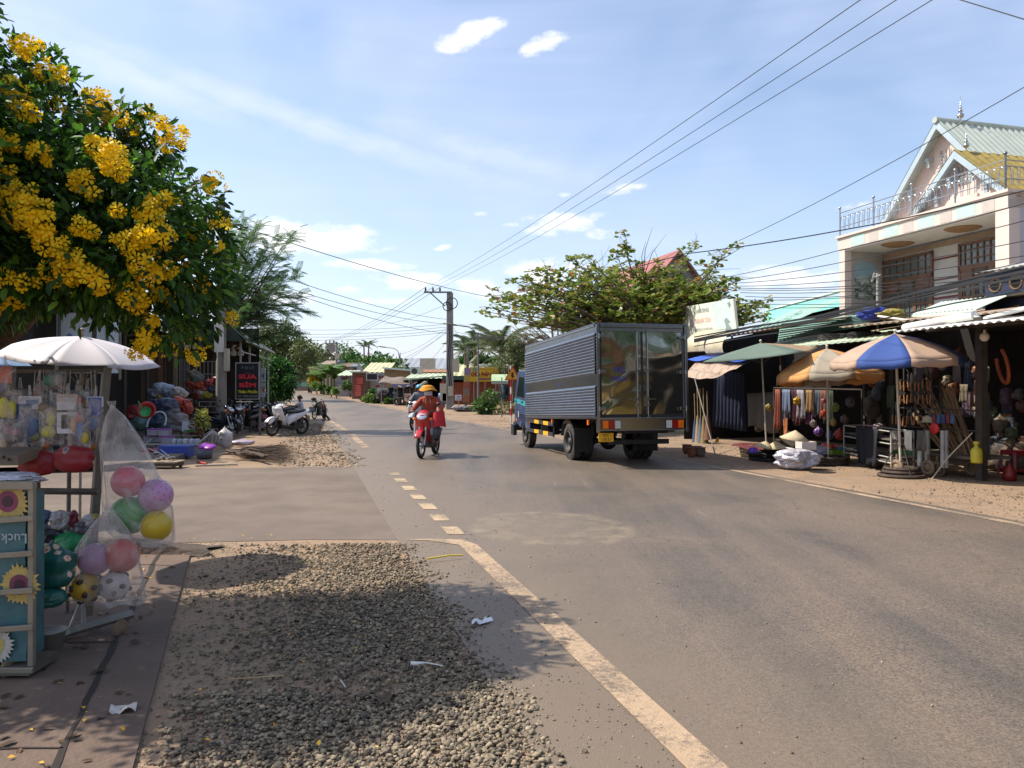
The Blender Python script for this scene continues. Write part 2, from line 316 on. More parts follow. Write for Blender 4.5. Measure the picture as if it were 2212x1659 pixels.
# asphalt: aggregate speckle, dusty brown margins, dark tyre-polished bands and streaks running down the road
def roadgen(nt,c,vec,b):
    L=nt.links.new
    mp=nd(nt,'ShaderNodeMapping'); mp.inputs['Rotation'].default_value=(0,0,R(-17)); mp.inputs['Scale'].default_value=(1.3,.10,1); L(vec,mp.inputs[0])
    n=nd(nt,'ShaderNodeTexNoise',i_Scale=1.1,i_Detail=8.,i_Roughness=.6); L(mp.outputs[0],n.inputs['Vector'])
    st=ramp(nt,[(.28,'#47403a'),(.46,'#554d43'),(.56,'#5f5449'),(.72,'#71614f')],n.outputs[0])
    n2=nd(nt,'ShaderNodeTexNoise',i_Scale=.34,i_Detail=7.,i_Roughness=.62,i_Distortion=.5); L(vec,n2.inputs['Vector']); mr=nd(nt,'ShaderNodeMapRange',i_1=.4,i_2=.64,i_3=.0,i_4=.8); L(n2.outputs[0],mr.inputs[0])
    mx=nd(nt,'ShaderNodeMix',data_type='RGBA'); L(mr.outputs[0],mx.inputs[0]); L(st,mx.inputs[6]); mx.inputs[7].default_value=lin('#6f6051')
    v=nd(nt,'ShaderNodeTexVoronoi',i_Scale=95.); L(vec,v.inputs['Vector']); mr2=nd(nt,'ShaderNodeMapRange',i_1=0.,i_2=1.,i_3=.62,i_4=1.38); sc=nd(nt,'ShaderNodeSeparateColor'); L(v.outputs['Color'],sc.inputs[0]); L(sc.outputs[0],mr2.inputs[0])
    m2=nd(nt,'ShaderNodeMix',data_type='RGBA',blend_type='MULTIPLY'); m2.inputs[0].default_value=1.; L(mx.outputs[2],m2.inputs[6]); cc=nd(nt,'ShaderNodeCombineColor')
    for i in range(3): L(mr2.outputs[0],cc.inputs[i])
    L(cc.outputs[0],m2.inputs[7])
    # thin pale scuffs
    mp3=nd(nt,'ShaderNodeMapping'); mp3.inputs['Rotation'].default_value=(0,0,R(-24)); mp3.inputs['Scale'].default_value=(9,.5,1); L(vec,mp3.inputs[0])
    n4=nd(nt,'ShaderNodeTexNoise',i_Scale=1.,i_Detail=3.); L(mp3.outputs[0],n4.inputs['Vector']); mr4=nd(nt,'ShaderNodeMapRange',i_1=.68,i_2=.78,i_3=0.,i_4=.3); L(n4.outputs[0],mr4.inputs[0])
    m3=nd(nt,'ShaderNodeMix',data_type='RGBA'); L(mr4.outputs[0],m3.inputs[0]); L(m2.outputs[2],m3.inputs[6]); m3.inputs[7].default_value=lin('#9d9080')
    vc=nd(nt,'ShaderNodeTexVoronoi',feature='DISTANCE_TO_EDGE',i_Scale=.45); nw=nd(nt,'ShaderNodeTexNoise',i_Scale=2.5,i_Detail=6.); L(vec,nw.inputs['Vector']); va=nd(nt,'ShaderNodeVectorMath',operation='MULTIPLY_ADD'); L(nw.outputs['Color'],va.inputs[0]); va.inputs[1].default_value=(.7,.7,.7); L(vec,va.inputs[2]); L(va.outputs[0],vc.inputs['Vector'])
    mc=nd(nt,'ShaderNodeMapRange',i_1=.0,i_2=.006,i_3=.55,i_4=0.); L(vc.outputs['Distance'],mc.inputs[0]); mg=nd(nt,'ShaderNodeMapRange',i_1=.5,i_2=.6); L(n2.outputs[0],mg.inputs[0]); mm=nd(nt,'ShaderNodeMath',operation='MULTIPLY'); L(mc.outputs[0],mm.inputs[0]); L(mg.outputs[0],mm.inputs[1])
    m6=nd(nt,'ShaderNodeMix',data_type='RGBA'); L(mm.outputs[0],m6.inputs[0]); L(m3.outputs[2],m6.inputs[6]); m6.inputs[7].default_value=lin('#2b2724'); m3=m6
    sx_=nd(nt,'ShaderNodeVectorMath',operation='DOT_PRODUCT'); L(vec,sx_.inputs[0]); sx_.inputs[1].default_value=(.965,.262,0); nl=nd(nt,'ShaderNodeTexNoise',i_Scale=1.3,i_Detail=7.,i_Roughness=.65); L(vec,nl.inputs['Vector'])
    ad_=nd(nt,'ShaderNodeMath',operation='MULTIPLY_ADD',i_1=-2.6); L(nl.outputs[0],ad_.inputs[0]); L(sx_.outputs['Value'],ad_.inputs[2]); md_=nd(nt,'ShaderNodeMapRange',i_1=-.1,i_2=1.9,i_3=.95,i_4=0.); L(ad_.outputs[0],md_.inputs[0])
    m7=nd(nt,'ShaderNodeMix',data_type='RGBA'); L(md_.outputs[0],m7.inputs[0]); L(m3.outputs[2],m7.inputs[6]); m7.inputs[7].default_value=lin('#716251'); m3=m7
    # sandy stain where something spilled
    mp5=nd(nt,'ShaderNodeMapping',vector_type='TEXTURE'); mp5.inputs['Location'].default_value=(.42,8.75,0); mp5.inputs['Rotation'].default_value=(0,0,R(20)); mp5.inputs['Scale'].default_value=(.95,1.15,1); L(vec,mp5.inputs[0])
    g5=nd(nt,'ShaderNodeTexGradient',gradient_type='SPHERICAL'); L(mp5.outputs[0],g5.inputs[0]); n5=nd(nt,'ShaderNodeTexNoise',i_Scale=3.2,i_Detail=8.,i_Roughness=.7); L(vec,n5.inputs['Vector'])
    r5=ramp(nt,[(0,(0,0,0)),(.12,(.5,.5,.5)),(.3,(.35,.35,.35)),(.8,(.15,.15,.15))],g5.outputs[1]); mu=nd(nt,'ShaderNodeMath',operation='MULTIPLY'); L(r5,mu.inputs[0]); mr5=nd(nt,'ShaderNodeMapRange',i_1=.42,i_2=.62,i_3=0.,i_4=1.5); L(n5.outputs[0],mr5.inputs[0]); L(mr5.outputs[0],mu.inputs[1])
    m5=nd(nt,'ShaderNodeMix',data_type='RGBA'); L(mu.outputs[0],m5.inputs[0]); L(m3.outputs[2],m5.inputs[6]); m5.inputs[7].default_value=lin('#877962'); return m5.outputs[2]
m_road=M('asphalt',rough=.55,var=.1,scale=3,bump=.3,bscale=130,spec=.5,gen=roadgen)
struct(strip(lambda y:lx(y)-.62,lambda y:rx(y)+.22,.008,YS,m_road,'road',6))
m_side=M('dusty_asphalt','#6c6056',rough=.9,var=.18,scale=1.2,bump=.5,bscale=90,dirt='#7d6e60',dirt_amt=.4,spec=.25,gen=lambda nt,c,vec,b:c)
b=MB(); b.grid(lambda u,v:Vector(((-34)*(1-u)+u*(lx(7.95+7.3*v)-.5),7.95+7.3*v+.12*math.sin(u*40),.004)),30,6,False); struct(b.build('side_road',m_side))
# right-hand asphalt entrance that leads off past the pole
b=MB(); b.add([(-1.2,29.5,.004),(.2,27.2,.004),(6,30.5,.004),(20,36,.004),(20,39,.004),(4,34,.004)],[(0,1,2,5),(5,2,3,4)]); struct(b.build('side_lane',m_side))
def worn(nt,c,vec,b): return c
def paint_gen(base):
    def g(nt,c,vec,b):
        L=nt.links.new; n=nd(nt,'ShaderNodeTexNoise',i_Scale=34.,i_Detail=6.,i_Roughness=.7); L(vec,n.inputs['Vector'])
        n2=nd(nt,'ShaderNodeTexNoise',i_Scale=2.,i_Detail=3.); L(vec,n2.inputs['Vector']); ad=nd(nt,'ShaderNodeMath',operation='ADD'); L(n.outputs[0],ad.inputs[0]); L(n2.outputs[0],ad.inputs[1])
        mr=nd(nt,'ShaderNodeMapRange',i_1=.9,i_2=1.14,i_3=0.,i_4=.92); L(ad.outputs[0],mr.inputs[0]); mx=nd(nt,'ShaderNodeMix',data_type='RGBA'); L(mr.outputs[0],mx.inputs[0]); L(c,mx.inputs[6]); mx.inputs[7].default_value=lin('#63574c'); return mx.outputs[2]
    return g
m_line=M('worn_cream_paint','#a38b70',rough=.85,var=.12,scale=9,bump=.3,bscale=90,gen=paint_gen(0))
m_line2=M('fresh_dash_paint','#ab9474',rough=.8,var=.1,scale=14,gen=paint_gen(0))
def seg(y0,y1,st=.75): n=max(1,round((y1-y0)/st)); return [y0+(y1-y0)*i/n for i in range(n+1)]
struct(strip(lambda y:lx(y)-.03,lambda y:lx(y)+.15,.0125,seg(-6,7.75),m_line,'edge_line_near'))
b=MB(); 
pts=[(lx(7.75)-.03,7.75),(lx(7.75)+.15,7.75),(lx(7.9)+.02,8.02),(-.85,8.06),(-1.1,8.03),(-1.1,8.0),(-.85,7.96),(lx(7.9)-.2,7.88)]
b.add([(x,y,.0125) for x,y in pts],[(0,1,2,7),(7,2,3,6),(6,3,4,5)]); struct(b.build('edge_line_corner',m_line))
k=0
for y0,y1 in ((8.3,8.75),(9.15,9.6),(10.0,10.5),(10.9,11.4),(11.85,12.35),(12.85,13.35),(13.9,14.3)):
    struct(strip(lambda y:lx(y)-.04,lambda y:lx(y)+.15,.0125,[y0,y1],m_line2,'dash_marking'))
struct(strip(lambda y:lx(y)-.05,lambda y:lx(y)+.16,.0125,seg(20.0,40,1)+[y for y in YS if 40<y<100],m_line,'edge_line_far'))
struct(strip(lambda y:rx(y)-.07,lambda y:rx(y)+.07,.0125,seg(2,40,1)+[y for y in YS if 40<y<66],m_line,'edge_line_right'))
# pavement slabs near left
def pavx(y): return -1.0-(y-1.6)*.36
m_pave=M('pavement_concrete','#68574b',rough=.9,var=.2,scale=1.6,bump=.5,bscale=30,dirt='#5a4c43',dirt_amt=.5,spec=.3)
b=MB(); b.grid(lambda u,v:Vector(((-9)*(1-u)+u*pavx(1+6.4*v),1+6.4*v,.02)),10,10,False)
b.add([(pavx(1),1,.02),(pavx(7.4),7.4,.02),(pavx(7.4),7.4,-.05),(pavx(1),1,-.05),(-9,7.4,.02),(-9,7.4,-.05)],[(0,1,2,3),(1,4,5,2)])
struct(b.build('pavement',m_pave))
b=MB(); m_joint=M('joint_dirt','#2b2420',rough=1,var=.3,scale=20)
def wob(p,q,w,n=14):
    p,q=Vector(p),Vector(q); d=(q-p).normalized(); s=Vector((-d.y,d.x,0)); vs=[]
    for i in range(n+1):
        t=i/n; c=p.lerp(q,t)+s*random.uniform(-.008,.008); ww=w*random.uniform(.4,1.3); vs+=[c-s*ww,c+s*ww]
    b.add(vs,[(2*i,2*i+1,2*i+3,2*i+2) for i in range(n)])
wob((pavx(1)-.34,1,.0245),(pavx(7.4)-.30,7.4,.0245),.018,40)
for y in (3.35,4.75,6.15): wob((-9,y-.3,.0245),(pavx(y)-.33,y+.02,.0245),.007,40)
struct(b.build('slab_joints',m_joint))
# broken concrete ramp at the end of the pavement
b=MB(); b.grid(lambda u,v:Vector((-6.2+3.28*u+.05*math.sin(9*v),7.35+.5*v-.12*u,.0+.15*min(1,v/.09)*(1-.95*max(0,v-.45)/.55)*(1-.8*max(0,u-.82)/.18)*(.8+.25*math.sin(14*u)*math.sin(5*u+1))+.02*random.random())),24,8,False)
tag(b.build('ramp_block',M('dark_old_concrete','#4a3e35',rough=.95,var=.35,scale=5,bump=.8,bscale=25)),'dark broken concrete ramp block at the end of the pavement behind the ball bags','ramp')
# ---------- gravel
iv,ifc=ico(); GI=['#4a433a','#665d50','#7d715f','#92826a','#574f44','#a09179','#6e6253']
m_gr=M('gravel_stone',rough=.92,var=.2,scale=40,island=GI,spec=.25)
def gravel(name,n,fx,fy,dens,s0,s1,zf=None):
    px=[];
    while len(px)<n:
        y=fy(); x0,x1=fx(y); x=random.uniform(x0,x1)
        if random.random()<dens(x,y,(x-x0)/(x1-x0)): px.append((x,y,0))
    p=np.array(px); h=np.array([zf(q[0],q[1]) if zf else 0 for q in px]); p[:,2]=h+rng.uniform(-.004,.012,n)+[gz(q[1]) for q in px]
    sc=(s0+(s1-s0)*1.45*rng.beta(1.2,2.4,(n,1)))*rng.uniform(.6,1.25,(n,3)); tv=iv*(1+.3*rng.normal(size=(12,1)))
    o=scatter(name,tv,ifc,p,rand_rot(n,.5),sc*np.array([1.25,1,.62]),m_gr); o['kind']='stuff'; return o
def nz(x,y): return .5+.5*math.sin(2.1*x+1.3*math.sin(1.7*y))*math.cos(1.9*y+.7*math.sin(2.3*x))
gx=lambda y:(pavx(y)+.05,lx(y)-.42+.06*math.sin(5*y))
def dn(x,y,t):
    e=min(1,(1-t)*6); d=(.06+1.0*max(0,t-.15))*e*(.4+.8*nz(x,y))
    if y>6.6: d*=.8
    if y<4: d+=.5*min(1,t*4)*e
    return d
gravel('near_gravel',23000,gx,lambda:2.4+5.4*random.random()**1.15,dn,.0055,.0165,lambda x,y:.012*nz(x*1.4,y*1.2))
gravel('near_gravel_fines',9000,lambda y:(pavx(y)-.2,lx(y)+.1),lambda:random.uniform(2.4,7.9),lambda x,y,t:.3+.7*nz(x,y),.003,.008)
gravel('far_gravel',3000,lambda y:(lx(y)-2.6-.02*y,lx(y)-.35+.12*math.sin(3*y)),lambda:random.uniform(15.4,34),lambda x,y,t:(max(0,t-.25)*1.3)*(.2+.8*nz(.7*x,.5*y))*(1.2 if y<19 else .6),.010,.034)
gravel('verge_gravel',6000,lambda y:(rx(y)+.2,rx(y)+3.4),lambda:random.uniform(7,44),lambda x,y,t:nz(.6*x,.6*y)**2,.004,.013)
gravel('road_grit',1500,lambda y:(lx(y)-.6,lx(y)+3.5),lambda:2.5+14*random.random()**1.3,lambda x,y,t:(1-t)**2,.004,.011)
# fallen yellow petals and litter on the ground
m_pet=M('fallen_petal','#d9a21c',rough=.7,var=.2,island=['#c98a14','#e3b02a','#b37a1c'])
n=260; y=2.6+5.6*rng.random(n); x=np.array([random.uniform(pavx(q)-1.6,pavx(q)+1.3) for q in y])
k=rng.random(n)<.35; y[k]=7.3+.15*rng.random(k.sum()); x[k]=rng.uniform(-4.2,-2.9,k.sum())
o=scatter('fallen_petals',[(0,0,0),(.5,.35,.15),(1,0,.05),(.5,-.35,.2)],[(0,3,2,1)],np.stack([x,y,np.full(n,.028)],-1),rand_rot(n,.35),rng.uniform(.014,.032,n),m_pet); o['kind']='stuff'
n=150; y=2.6+4.6*rng.random(n); x=np.array([random.uniform(pavx(q)-2.2,pavx(q)-.1) for q in y])
o=scatter('dead_leaves',*LEAF,np.stack([x,y,np.full(n,.027)],-1),rand_rot(n,.2),rng.uniform(.04,.11,n),M('dead_leaf','#33261d',rough=.9,island=['#2a1f18','#40301f','#52391f'])); o['kind']='stuff'
def litter(name,label,pts,col,cat='litter',r=.004,flat=False):
    b=MB()
    if flat: b.grid(lambda u,v:Vector((flat[0]*(u-.5),flat[1]*(v-.5),.012+.02*math.sin(7*u+3*v)*math.sin(5*v))),8,8); o=b.build(name,M('lit'+col,col,rough=.5,var=.1)); o.location=pts; o.rotation_euler=(0,0,random.random()*6)
    else: b.tube(pts,r,6); o=b.build(name,M('lit'+col,col,rough=.5,var=.1),base=pts[0])
    tag(o,label,cat)
g=G(920,1447); litter('plastic_spoon','white plastic spoon lying on the dark gravel',[g+Vector((-.085,0,.04)),g+Vector((-.055,0,.036)),g+Vector((0,-.005,.045)),g+Vector((.1,-.02,.032))],'#d8d4cc',r=[.012,.013,.004,.003])
g=G(740,1488); litter('drinking_straw','bent pale drinking straw on the shaded gravel',[g+Vector((-.02,.05,.03)),g+Vector((.03,-.06,.035))],'#b8b0a2')
g=G(555,1477); litter('bamboo_stick','thin tan bamboo stick lying across the gravel left of the spoon',[g+Vector((-.14,-.01,.03)),g+Vector((.14,.03,.035))],'#a88a5e')
g=G(960,1210)+Vector((0,0,.04)); litter('palm_strip','yellow strip of palm leaf on the gravel corner beside the road line',[g+Vector((-.15,-.12,0)),g+Vector((.05,-.02,.01)),g+Vector((.17,.03,0))],'#c9b33f',r=.008)
litter('plastic_scrap','crumpled white plastic scrap at the gravel edge by the road line',G(1042,1348)+Vector((0,0,.01)),'#cfd2d4',flat=(.13,.08))
litter('tissue_scrap','flat pale paper scrap lying on the pavement slabs',G(268,1543)+Vector((0,0,.02)),'#b9b2aa',flat=(.12,.08))
litter('dried_leaf','curled brown dried leaf lying in the middle of the gravel',G(830,1522)+Vector((0,0,.02)),'#4a3720',flat=(.11,.07))
# ---------- vegetation
m_bark=M('bark','#5b4a3b',rough=.95,var=.3,scale=14,bump=.9,bscale=30,stretch=(1,1,.35))
def leafmat(name,cols,trans=.35,rough=.5): return M(name,rough=rough,var=.1,scale=3,island=cols,trans=trans,spec=.35)
def limbs(b,base,blobs,r0,n=2,fork=.35,curl=.15):
    base=Vector(base)
    for q in blobs:
        e=Vector(q[:3]); m=base.lerp(e,fork)+Vector((0,0,(e-base).length*.12)); j=lambda:Vector((random.uniform(-1,1),random.uniform(-1,1),random.uniform(-.6,.6)))*curl*(e-base).length*.3
        p=[base,base.lerp(m,.6)+j()*.4,m+j(),m.lerp(e,.55)+j(),e]
        b.tube(p,[r0,r0*.75,r0*.5,r0*.3,r0*.1],7)
        for _ in range(n):
            s=m.lerp(e,random.uniform(.2,.9)); t=e+Vector((random.uniform(-1,1)*q[3],random.uniform(-1,1)*q[4],random.uniform(-1,1)*q[5]))*.8
            b.tube([s,s.lerp(t,.5)+j()*.5,t],[r0*.25,r0*.16,r0*.05],5)
def tree(name,label,base,blobs,nleaf,ls,mat,r0=.12,group=None,tmpl=LEAF,shell=.5,droop=.3,cat='tree',trunk_top=None,mbark=None,nl=2):
    base=Vector(base); t=thing(name,label,cat,base,0,group); b=MB(); top=Vector(trunk_top) if trunk_top else base+Vector((0,0,(min(q[2]-q[5] for q in blobs)-base.z)*.9+.1))
    b.tube([base-Vector((0,0,.1)),base.lerp(top,.35)+Vector((.04,.03,0)),top],[r0*1.25,r0*1.02,r0*.85],10); limbs(b,top,blobs,r0*.8,nl); b.build('trunk',mbark or m_bark,t,base)
    p,d=blob_pts(blobs,nleaf,shell); dd=d+rng.normal(0,.55,d.shape)+np.array([0,0,-droop])
    scatter('crown',*tmpl,p,dir_rot(dd,.6),rng.uniform(ls[0],ls[1],nleaf),mat,t,base); return t
# --- yellow-flowered tree beside the cart
m_yl=leafmat('yellow_tree_leaf',['#20351a','#2d4a1b','#3b5e20','#4c7528','#253d17','#74a036'],.48)
BL=[(15,165,78,6.0),(-75,300,165,5.8),(95,150,50,6.1),(105,260,110,5.3),(215,290,85,5.9),(320,310,70,6.0),(30,420,170,4.8),(190,440,150,5.0),(330,450,110,5.0),(430,450,62,6.0),(455,520,58,6.0),
 (420,590,85,5.3),(320,580,120,4.8),(180,570,120,4.7),(50,590,100,4.6),(-120,480,200,5.5),(365,690,70,4.9),(425,680,60,5.8),(470,620,40,6),(-30,640,70,5.2),(270,400,110,6.2),(240,650,60,5.4),(-285,310,245,4.35),(-190,430,195,4.2),(-130,260,170,4.5),(-400,560,240,4.6),(-200,120,190,5.0),(-500,330,330,5.2),(-320,-40,220,5.6)]
YB=[]
for x,y,r,Y in BL:
    p=P(x,y,Y); k=r/FX*Y; YB.append((p.x,p.y,p.z,k,k*1.1,k))
ybase=Vector((-4.9,5.6,0)); yt=thing('flowering_tree','leafy tree covered in bright yellow flower clusters leaning over the toy cart','tree',ybase)
b=MB(); fork=P(-70,760,5.6)
b.tube([ybase,ybase+Vector((.1,0,.7)),fork],[.13,.115,.1],12)
b.tube([fork,P(20,715,5.6),P(75,665,5.6),P(150,600,5.7),P(230,500,5.8)],[.1,.085,.075,.05,.02],10)
b.tube([P(60,680,5.6),P(150,655,5.6),P(290,640,5.6),P(400,650,5.7)],[.05,.035,.025,.01],8)
b.tube([fork,P(-40,560,5.6),P(40,380,5.8),P(60,150,6)],[.09,.07,.04,.01],8); limbs(b,P(75,640,5.6),YB[3:],.04,3)
b.build('trunk',M('mottled_bark','#4a3a2c',rough=.95,var=.35,scale=9,bump=1,bscale=25,dirt='#8a7a66',dirt_amt=.25),yt,ybase)
n=46000; p,d=blob_pts(YB,n,.35); dd=d*.9+rng.normal(0,.45,d.shape)+np.array([.1,-.05,-.5])
scatter('crown',*LEAF,p,dir_rot(dd,.5),rng.uniform(.05,.105,n),m_yl,yt,ybase)
# flowers: trumpets of five petals gathered in heads
def petal_head():
    v=[];f=[]
    for k in range(5):
        a=2*math.pi*k/5; o=len(v)
        for r,da,z in((.12,0,-.5),(.45,-.34,.05),(.45,.34,.05),(1.,-.42,.28),(1.,.42,.2),(1.12,0,.1)): v.append((r*math.cos(a+da),r*math.sin(a+da),z))
        f+=[(o,o+1,o+2),(o+1,o+3,o+5,o+4,o+2)]
    return v,f
FL=[(60,100,45),(105,150,40),(20,205,55),(50,240,40),(125,165,30),(125,225,25),(210,215,45),(240,250,45),(215,250,40),(240,335,42),(255,360,40),(320,240,22),(372,290,40),(365,312,28),(200,310,30),(40,220,35),(12,190,45),(40,430,60),(65,460,60),(92,490,45),(5,365,38),(80,330,32),(110,345,25),(160,392,28),(180,385,24),(110,528,40),(130,550,35),(175,490,28),(190,500,25),(155,580,55),(205,605,48),(140,600,40),(110,580,35),(345,440,42),(325,465,40),(365,440,34),(270,522,36),(335,515,48),(300,510,36),(455,390,36),(460,405,30),(475,480,26),(405,498,32),(310,575,46),(325,600,40),(358,580,34),(427,612,36),(285,640,42),(397,560,26),(300,655,36),(355,640,28),(500,690,18),(310,728,40),(335,748,45),(375,740,34),(420,770,28),(443,740,24),(5,600,26),(60,612,26),(5,665,28),(30,655,20),(232,358,24),(460,535,28),(475,552,24),(295,762,28),(400,720,24),(-60,330,60),(-90,520,60),(280,275,28),(185,255,30),(340,265,25),(15,300,35),(200,420,20),(250,455,18),(330,690,25),(460,640,16)]
pos=[];dr=[];sc=[]
for x,y,r in FL:
    k0=YB; c=P(x,y,4.6); best=None
    for q in YB:       # on the near skin of the crown
        dx,dz=(c.x/5.0),( (c.z-H)/5.0)
        o=np.array([0,0,H]); dv=np.array([dx,1,dz]); e=(o-np.array(q[:3]))/np.array(q[3:6]); g=dv/np.array(q[3:6]); A=g@g; B=e@g; C=e@e-1; D=B*B-A*C
        if D>0:
            s=(-B-D**.5)/A
            if best is None or s<best: best=s
    Yc=best if best else 5.7
    c=P(x,y,Yc-.03); rr=r/FX*Yc*.82
    m=max(7,int(26*(r/45)**2))
    for _ in range(m):
        d=np.array([random.gauss(0,1),random.gauss(0,1)-.5,random.gauss(0,1)]); d/=np.linalg.norm(d); q=random.uniform(.55,1.05)
        pos.append([c.x+d[0]*rr*q,c.y+d[1]*rr*q*.8,c.z+d[2]*rr*q*.85]); dr.append(d+np.array([0,-.35,-.15])); sc.append(random.uniform(.025,.037))
pos=np.array(pos); dr=np.array(dr); rot=dir_rot(dr,1.)[:,:,[1,2,0]]
scatter('blossoms',*petal_head(),pos,rot,np.array(sc),M('yellow_petal',rough=.55,var=.08,island=['#f0c20c','#f6cf18','#fadb30','#eab90e'],trans=.38,spec=.2),yt,ybase)
# --- feathery tree behind the left shop
def frond_t(n=9):
    v=[];f=[]
    for i in range(n):
        x=.08+.9*i/n; z=-.18*x*x
        for s in(1,-1):
            o=len(v); l=.2*(1-.55*abs(x-.45)); v+=[(x,0,z),(x+.045,s*.02,z),(x+.11,s*l,z-.05),(x+.06,s*l*.9,z-.05)]; f.append((o,o+1,o+2,o+3))
    o=len(v); v+=[(0,.012,0),(0,-.012,0),(1,0,-.18)]; f.append((o,o+1,o+2)); return v,f
fb=Vector((-10.8,27.6,0)); ft=thing('feathery_tree','tall feathery-leaved tree with drooping branches over the green shop roof','tree',fb)
b=MB(); b.tube([fb,fb+Vector((.2,0,2.6)),fb+Vector((.6,-.1,4.6))],[.16,.13,.09],9); pos=[];dd=[]
ends=[(640,497),(600,520),(560,480),(545,505),(625,575),(640,600),(655,640),(668,688),(640,650),(600,560),(590,610),(570,660),(620,680),(520,520),(500,560),(560,570),(540,620),(600,640),(505,480),(530,470),(570,540),(610,600),(560,690),(590,700),(530,660),(640,720),(600,730)]
for i,(x,y) in enumerate(ends*2):
    Y=27.6+random.uniform(-1.6,1.6); e=P(x+random.uniform(-10,8),y+random.uniform(-14,10),Y); s=fb+Vector((random.uniform(.2,.7),random.uniform(-.3,.3),random.uniform(2.6,4.4))); m=s.lerp(e,.5)+Vector((0,0,.35))
    b.tube([s,s.lerp(m,.5)+Vector((0,0,.1)),m,m.lerp(e,.5)+Vector((0,0,.12)),e],[.04,.03,.02,.012,.005],5)
    for k in range(33):
        t=random.uniform(.25,1.02); q=s.lerp(m,t*2) if t<.5 else m.lerp(e,(t-.5)*2)+Vector((0,0,.12*math.sin(math.pi*(t-.5)*2)))
        pos.append(q); dv=(e-s).normalized(); dd.append([dv.x+random.gauss(0,.45),dv.y+random.gauss(0,.6),dv.z*.5-.12+random.gauss(0,.28)])
b.build('trunk',m_bark,ft,fb); n=len(pos)
scatter('crown',*frond_t(),np.array(pos),dir_rot(np.array(dd),.35),rng.uniform(.3,.62,n),leafmat('feathery_leaf',['#48673b','#587949','#708f5c','#405c32'],.35),ft,fb)
def PB(lst):
    o=[]
    for x,y,r,Y in lst:
        p=P(x,y,Y); k=r/FX*Y; o.append((p.x,p.y,p.z,k,k,k))
    return o
def onroad(x,Y,dy=0): p=P(x,836,Y); return Vector((p.x,Y,gz(Y)))
m_dk=leafmat('dark_glossy_leaf',['#16301a','#1f4016','#2a501d','#3f6e26','#528530'],.3)
tree('round_dark_tree','low round dark-green tree hanging over the roadside left of the two children',onroad(585,46),PB([(595,815,38,46),(570,850,30,46),(610,840,24,45.5),(575,790,24,46.5),(600,790,20,46.5),(625,825,14,45)]),6500,(.14,.3),m_dk,.14)
m_ol=leafmat('olive_pale_leaf',['#4a5530','#5c6a3a','#6f7c48','#3f4a2b','#7d8a58'],.35)
tree('pale_spreading_tree','tall pale olive-green tree behind the round dark tree on the left',onroad(600,62),PB([(590,735,32,62),(625,735,32,62),(655,760,26,60),(610,770,38,62),(570,760,35,62),(640,800,26,61),(672,775,14,60),(580,710,20,62),(615,705,15,62)]),9000,(.14,.34),m_ol,.2,shell=.3)
# --- almond tree behind the truck: tiers of rosettes
ab=Vector((5.6,27.5,0)); at=thing('almond_tree','wide flat-topped tree with big leaf rosettes and a few red leaves behind the truck','tree',ab)
b=MB(); top=Vector((4.6,27.2,3.0)); b.tube([ab,ab.lerp(top,.5)+Vector((.15,0,0)),top],[.24,.19,.16],10)
ends=[]
for x,y in [(1045,662),(1075,650),(1100,605),(1090,640),(1130,600),(1150,640),(1180,580),(1200,600),(1230,560),(1250,590),(1210,640),(1270,560),(1300,590),(1330,545),(1352,512),(1350,540),(1380,580),(1400,600),(1420,570),(1440,620),(1470,600),(1500,525),(1480,560),(1530,590),(1560,610),(1590,620),(1560,640),(1600,650),(1640,660),(1655,680),(1620,690),(1590,690),(1500,640),(1450,660),(1400,650),(1350,640),(1300,640),(1260,620),(1240,670),(1180,690),(1140,660),(1300,680),(1360,690),(1420,690),(1530,660),(1600,535),(1570,545),(1120,690),(1200,700),(1480,690),(1330,600),(1380,620),(1520,630)]:
    for _ in range(3 if 560<y else 1): ends.append((x+random.uniform(-14,14)*(_),y+random.uniform(-12,12)*_,random.uniform(24.6,30.)))
pos=[];dd=[];sc=[]
for x,y,Y in ends:
    e=P(x,y,Y); s=ab.lerp(top,random.uniform(.75,1.)); s.z+=random.uniform(0,.5); m=s.lerp(e,.5)+Vector((0,0,(e.z-s.z)*.12+random.uniform(-.1,.15)))
    pts=[s,s.lerp(m,.5)+Vector((0,0,.12)),m,m.lerp(e,.5)+Vector((random.uniform(-.1,.1),0,random.uniform(-.05,.1))),e]; b.tube(pts,[.07,.05,.034,.02,.008],6)
    for k in range(random.randint(9,15)):
        t=1 if k==0 else random.uniform(.38,1); i=min(3,int(t*4)); q=pts[i].lerp(pts[i+1],t*4-i)
        if k>2:
            tw=q+Vector((random.uniform(-.4,.4),random.uniform(-.5,.5),random.uniform(-.1,.3))); b.tube([q,tw],[.008,.004],4,False); q=tw
        for j in range(random.randint(5,9)):
            a=random.uniform(0,6.28); pos.append(q+Vector((random.gauss(0,.02),random.gauss(0,.02),random.gauss(0,.02)))); dd.append([math.cos(a),math.sin(a),random.uniform(-.35,.75)]); sc.append(random.uniform(.15,.3))
    if y<600:
        for k in range(2):
            q=pts[3].lerp(e,random.random()); w=q+Vector((random.uniform(-.3,.6),random.uniform(-.3,.3),random.uniform(.2,.8))); b.tube([q,q.lerp(w,.5)+Vector((.06,0,0)),w],[.008,.006,.003],4,False)
for x,y in [(1410,490),(1440,505),(1470,540),(1395,520),(1640,600),(1600,580)]:
    e=P(x,y,27); s=P(1390,600,27); b.tube([s,s.lerp(e,.5)+Vector((-.1,0,.1)),e],[.02,.012,.004],5,False)
b.build('trunk',M('grey_bark','#6a5c50',rough=.95,var=.3,scale=10,bump=.8),at,ab)
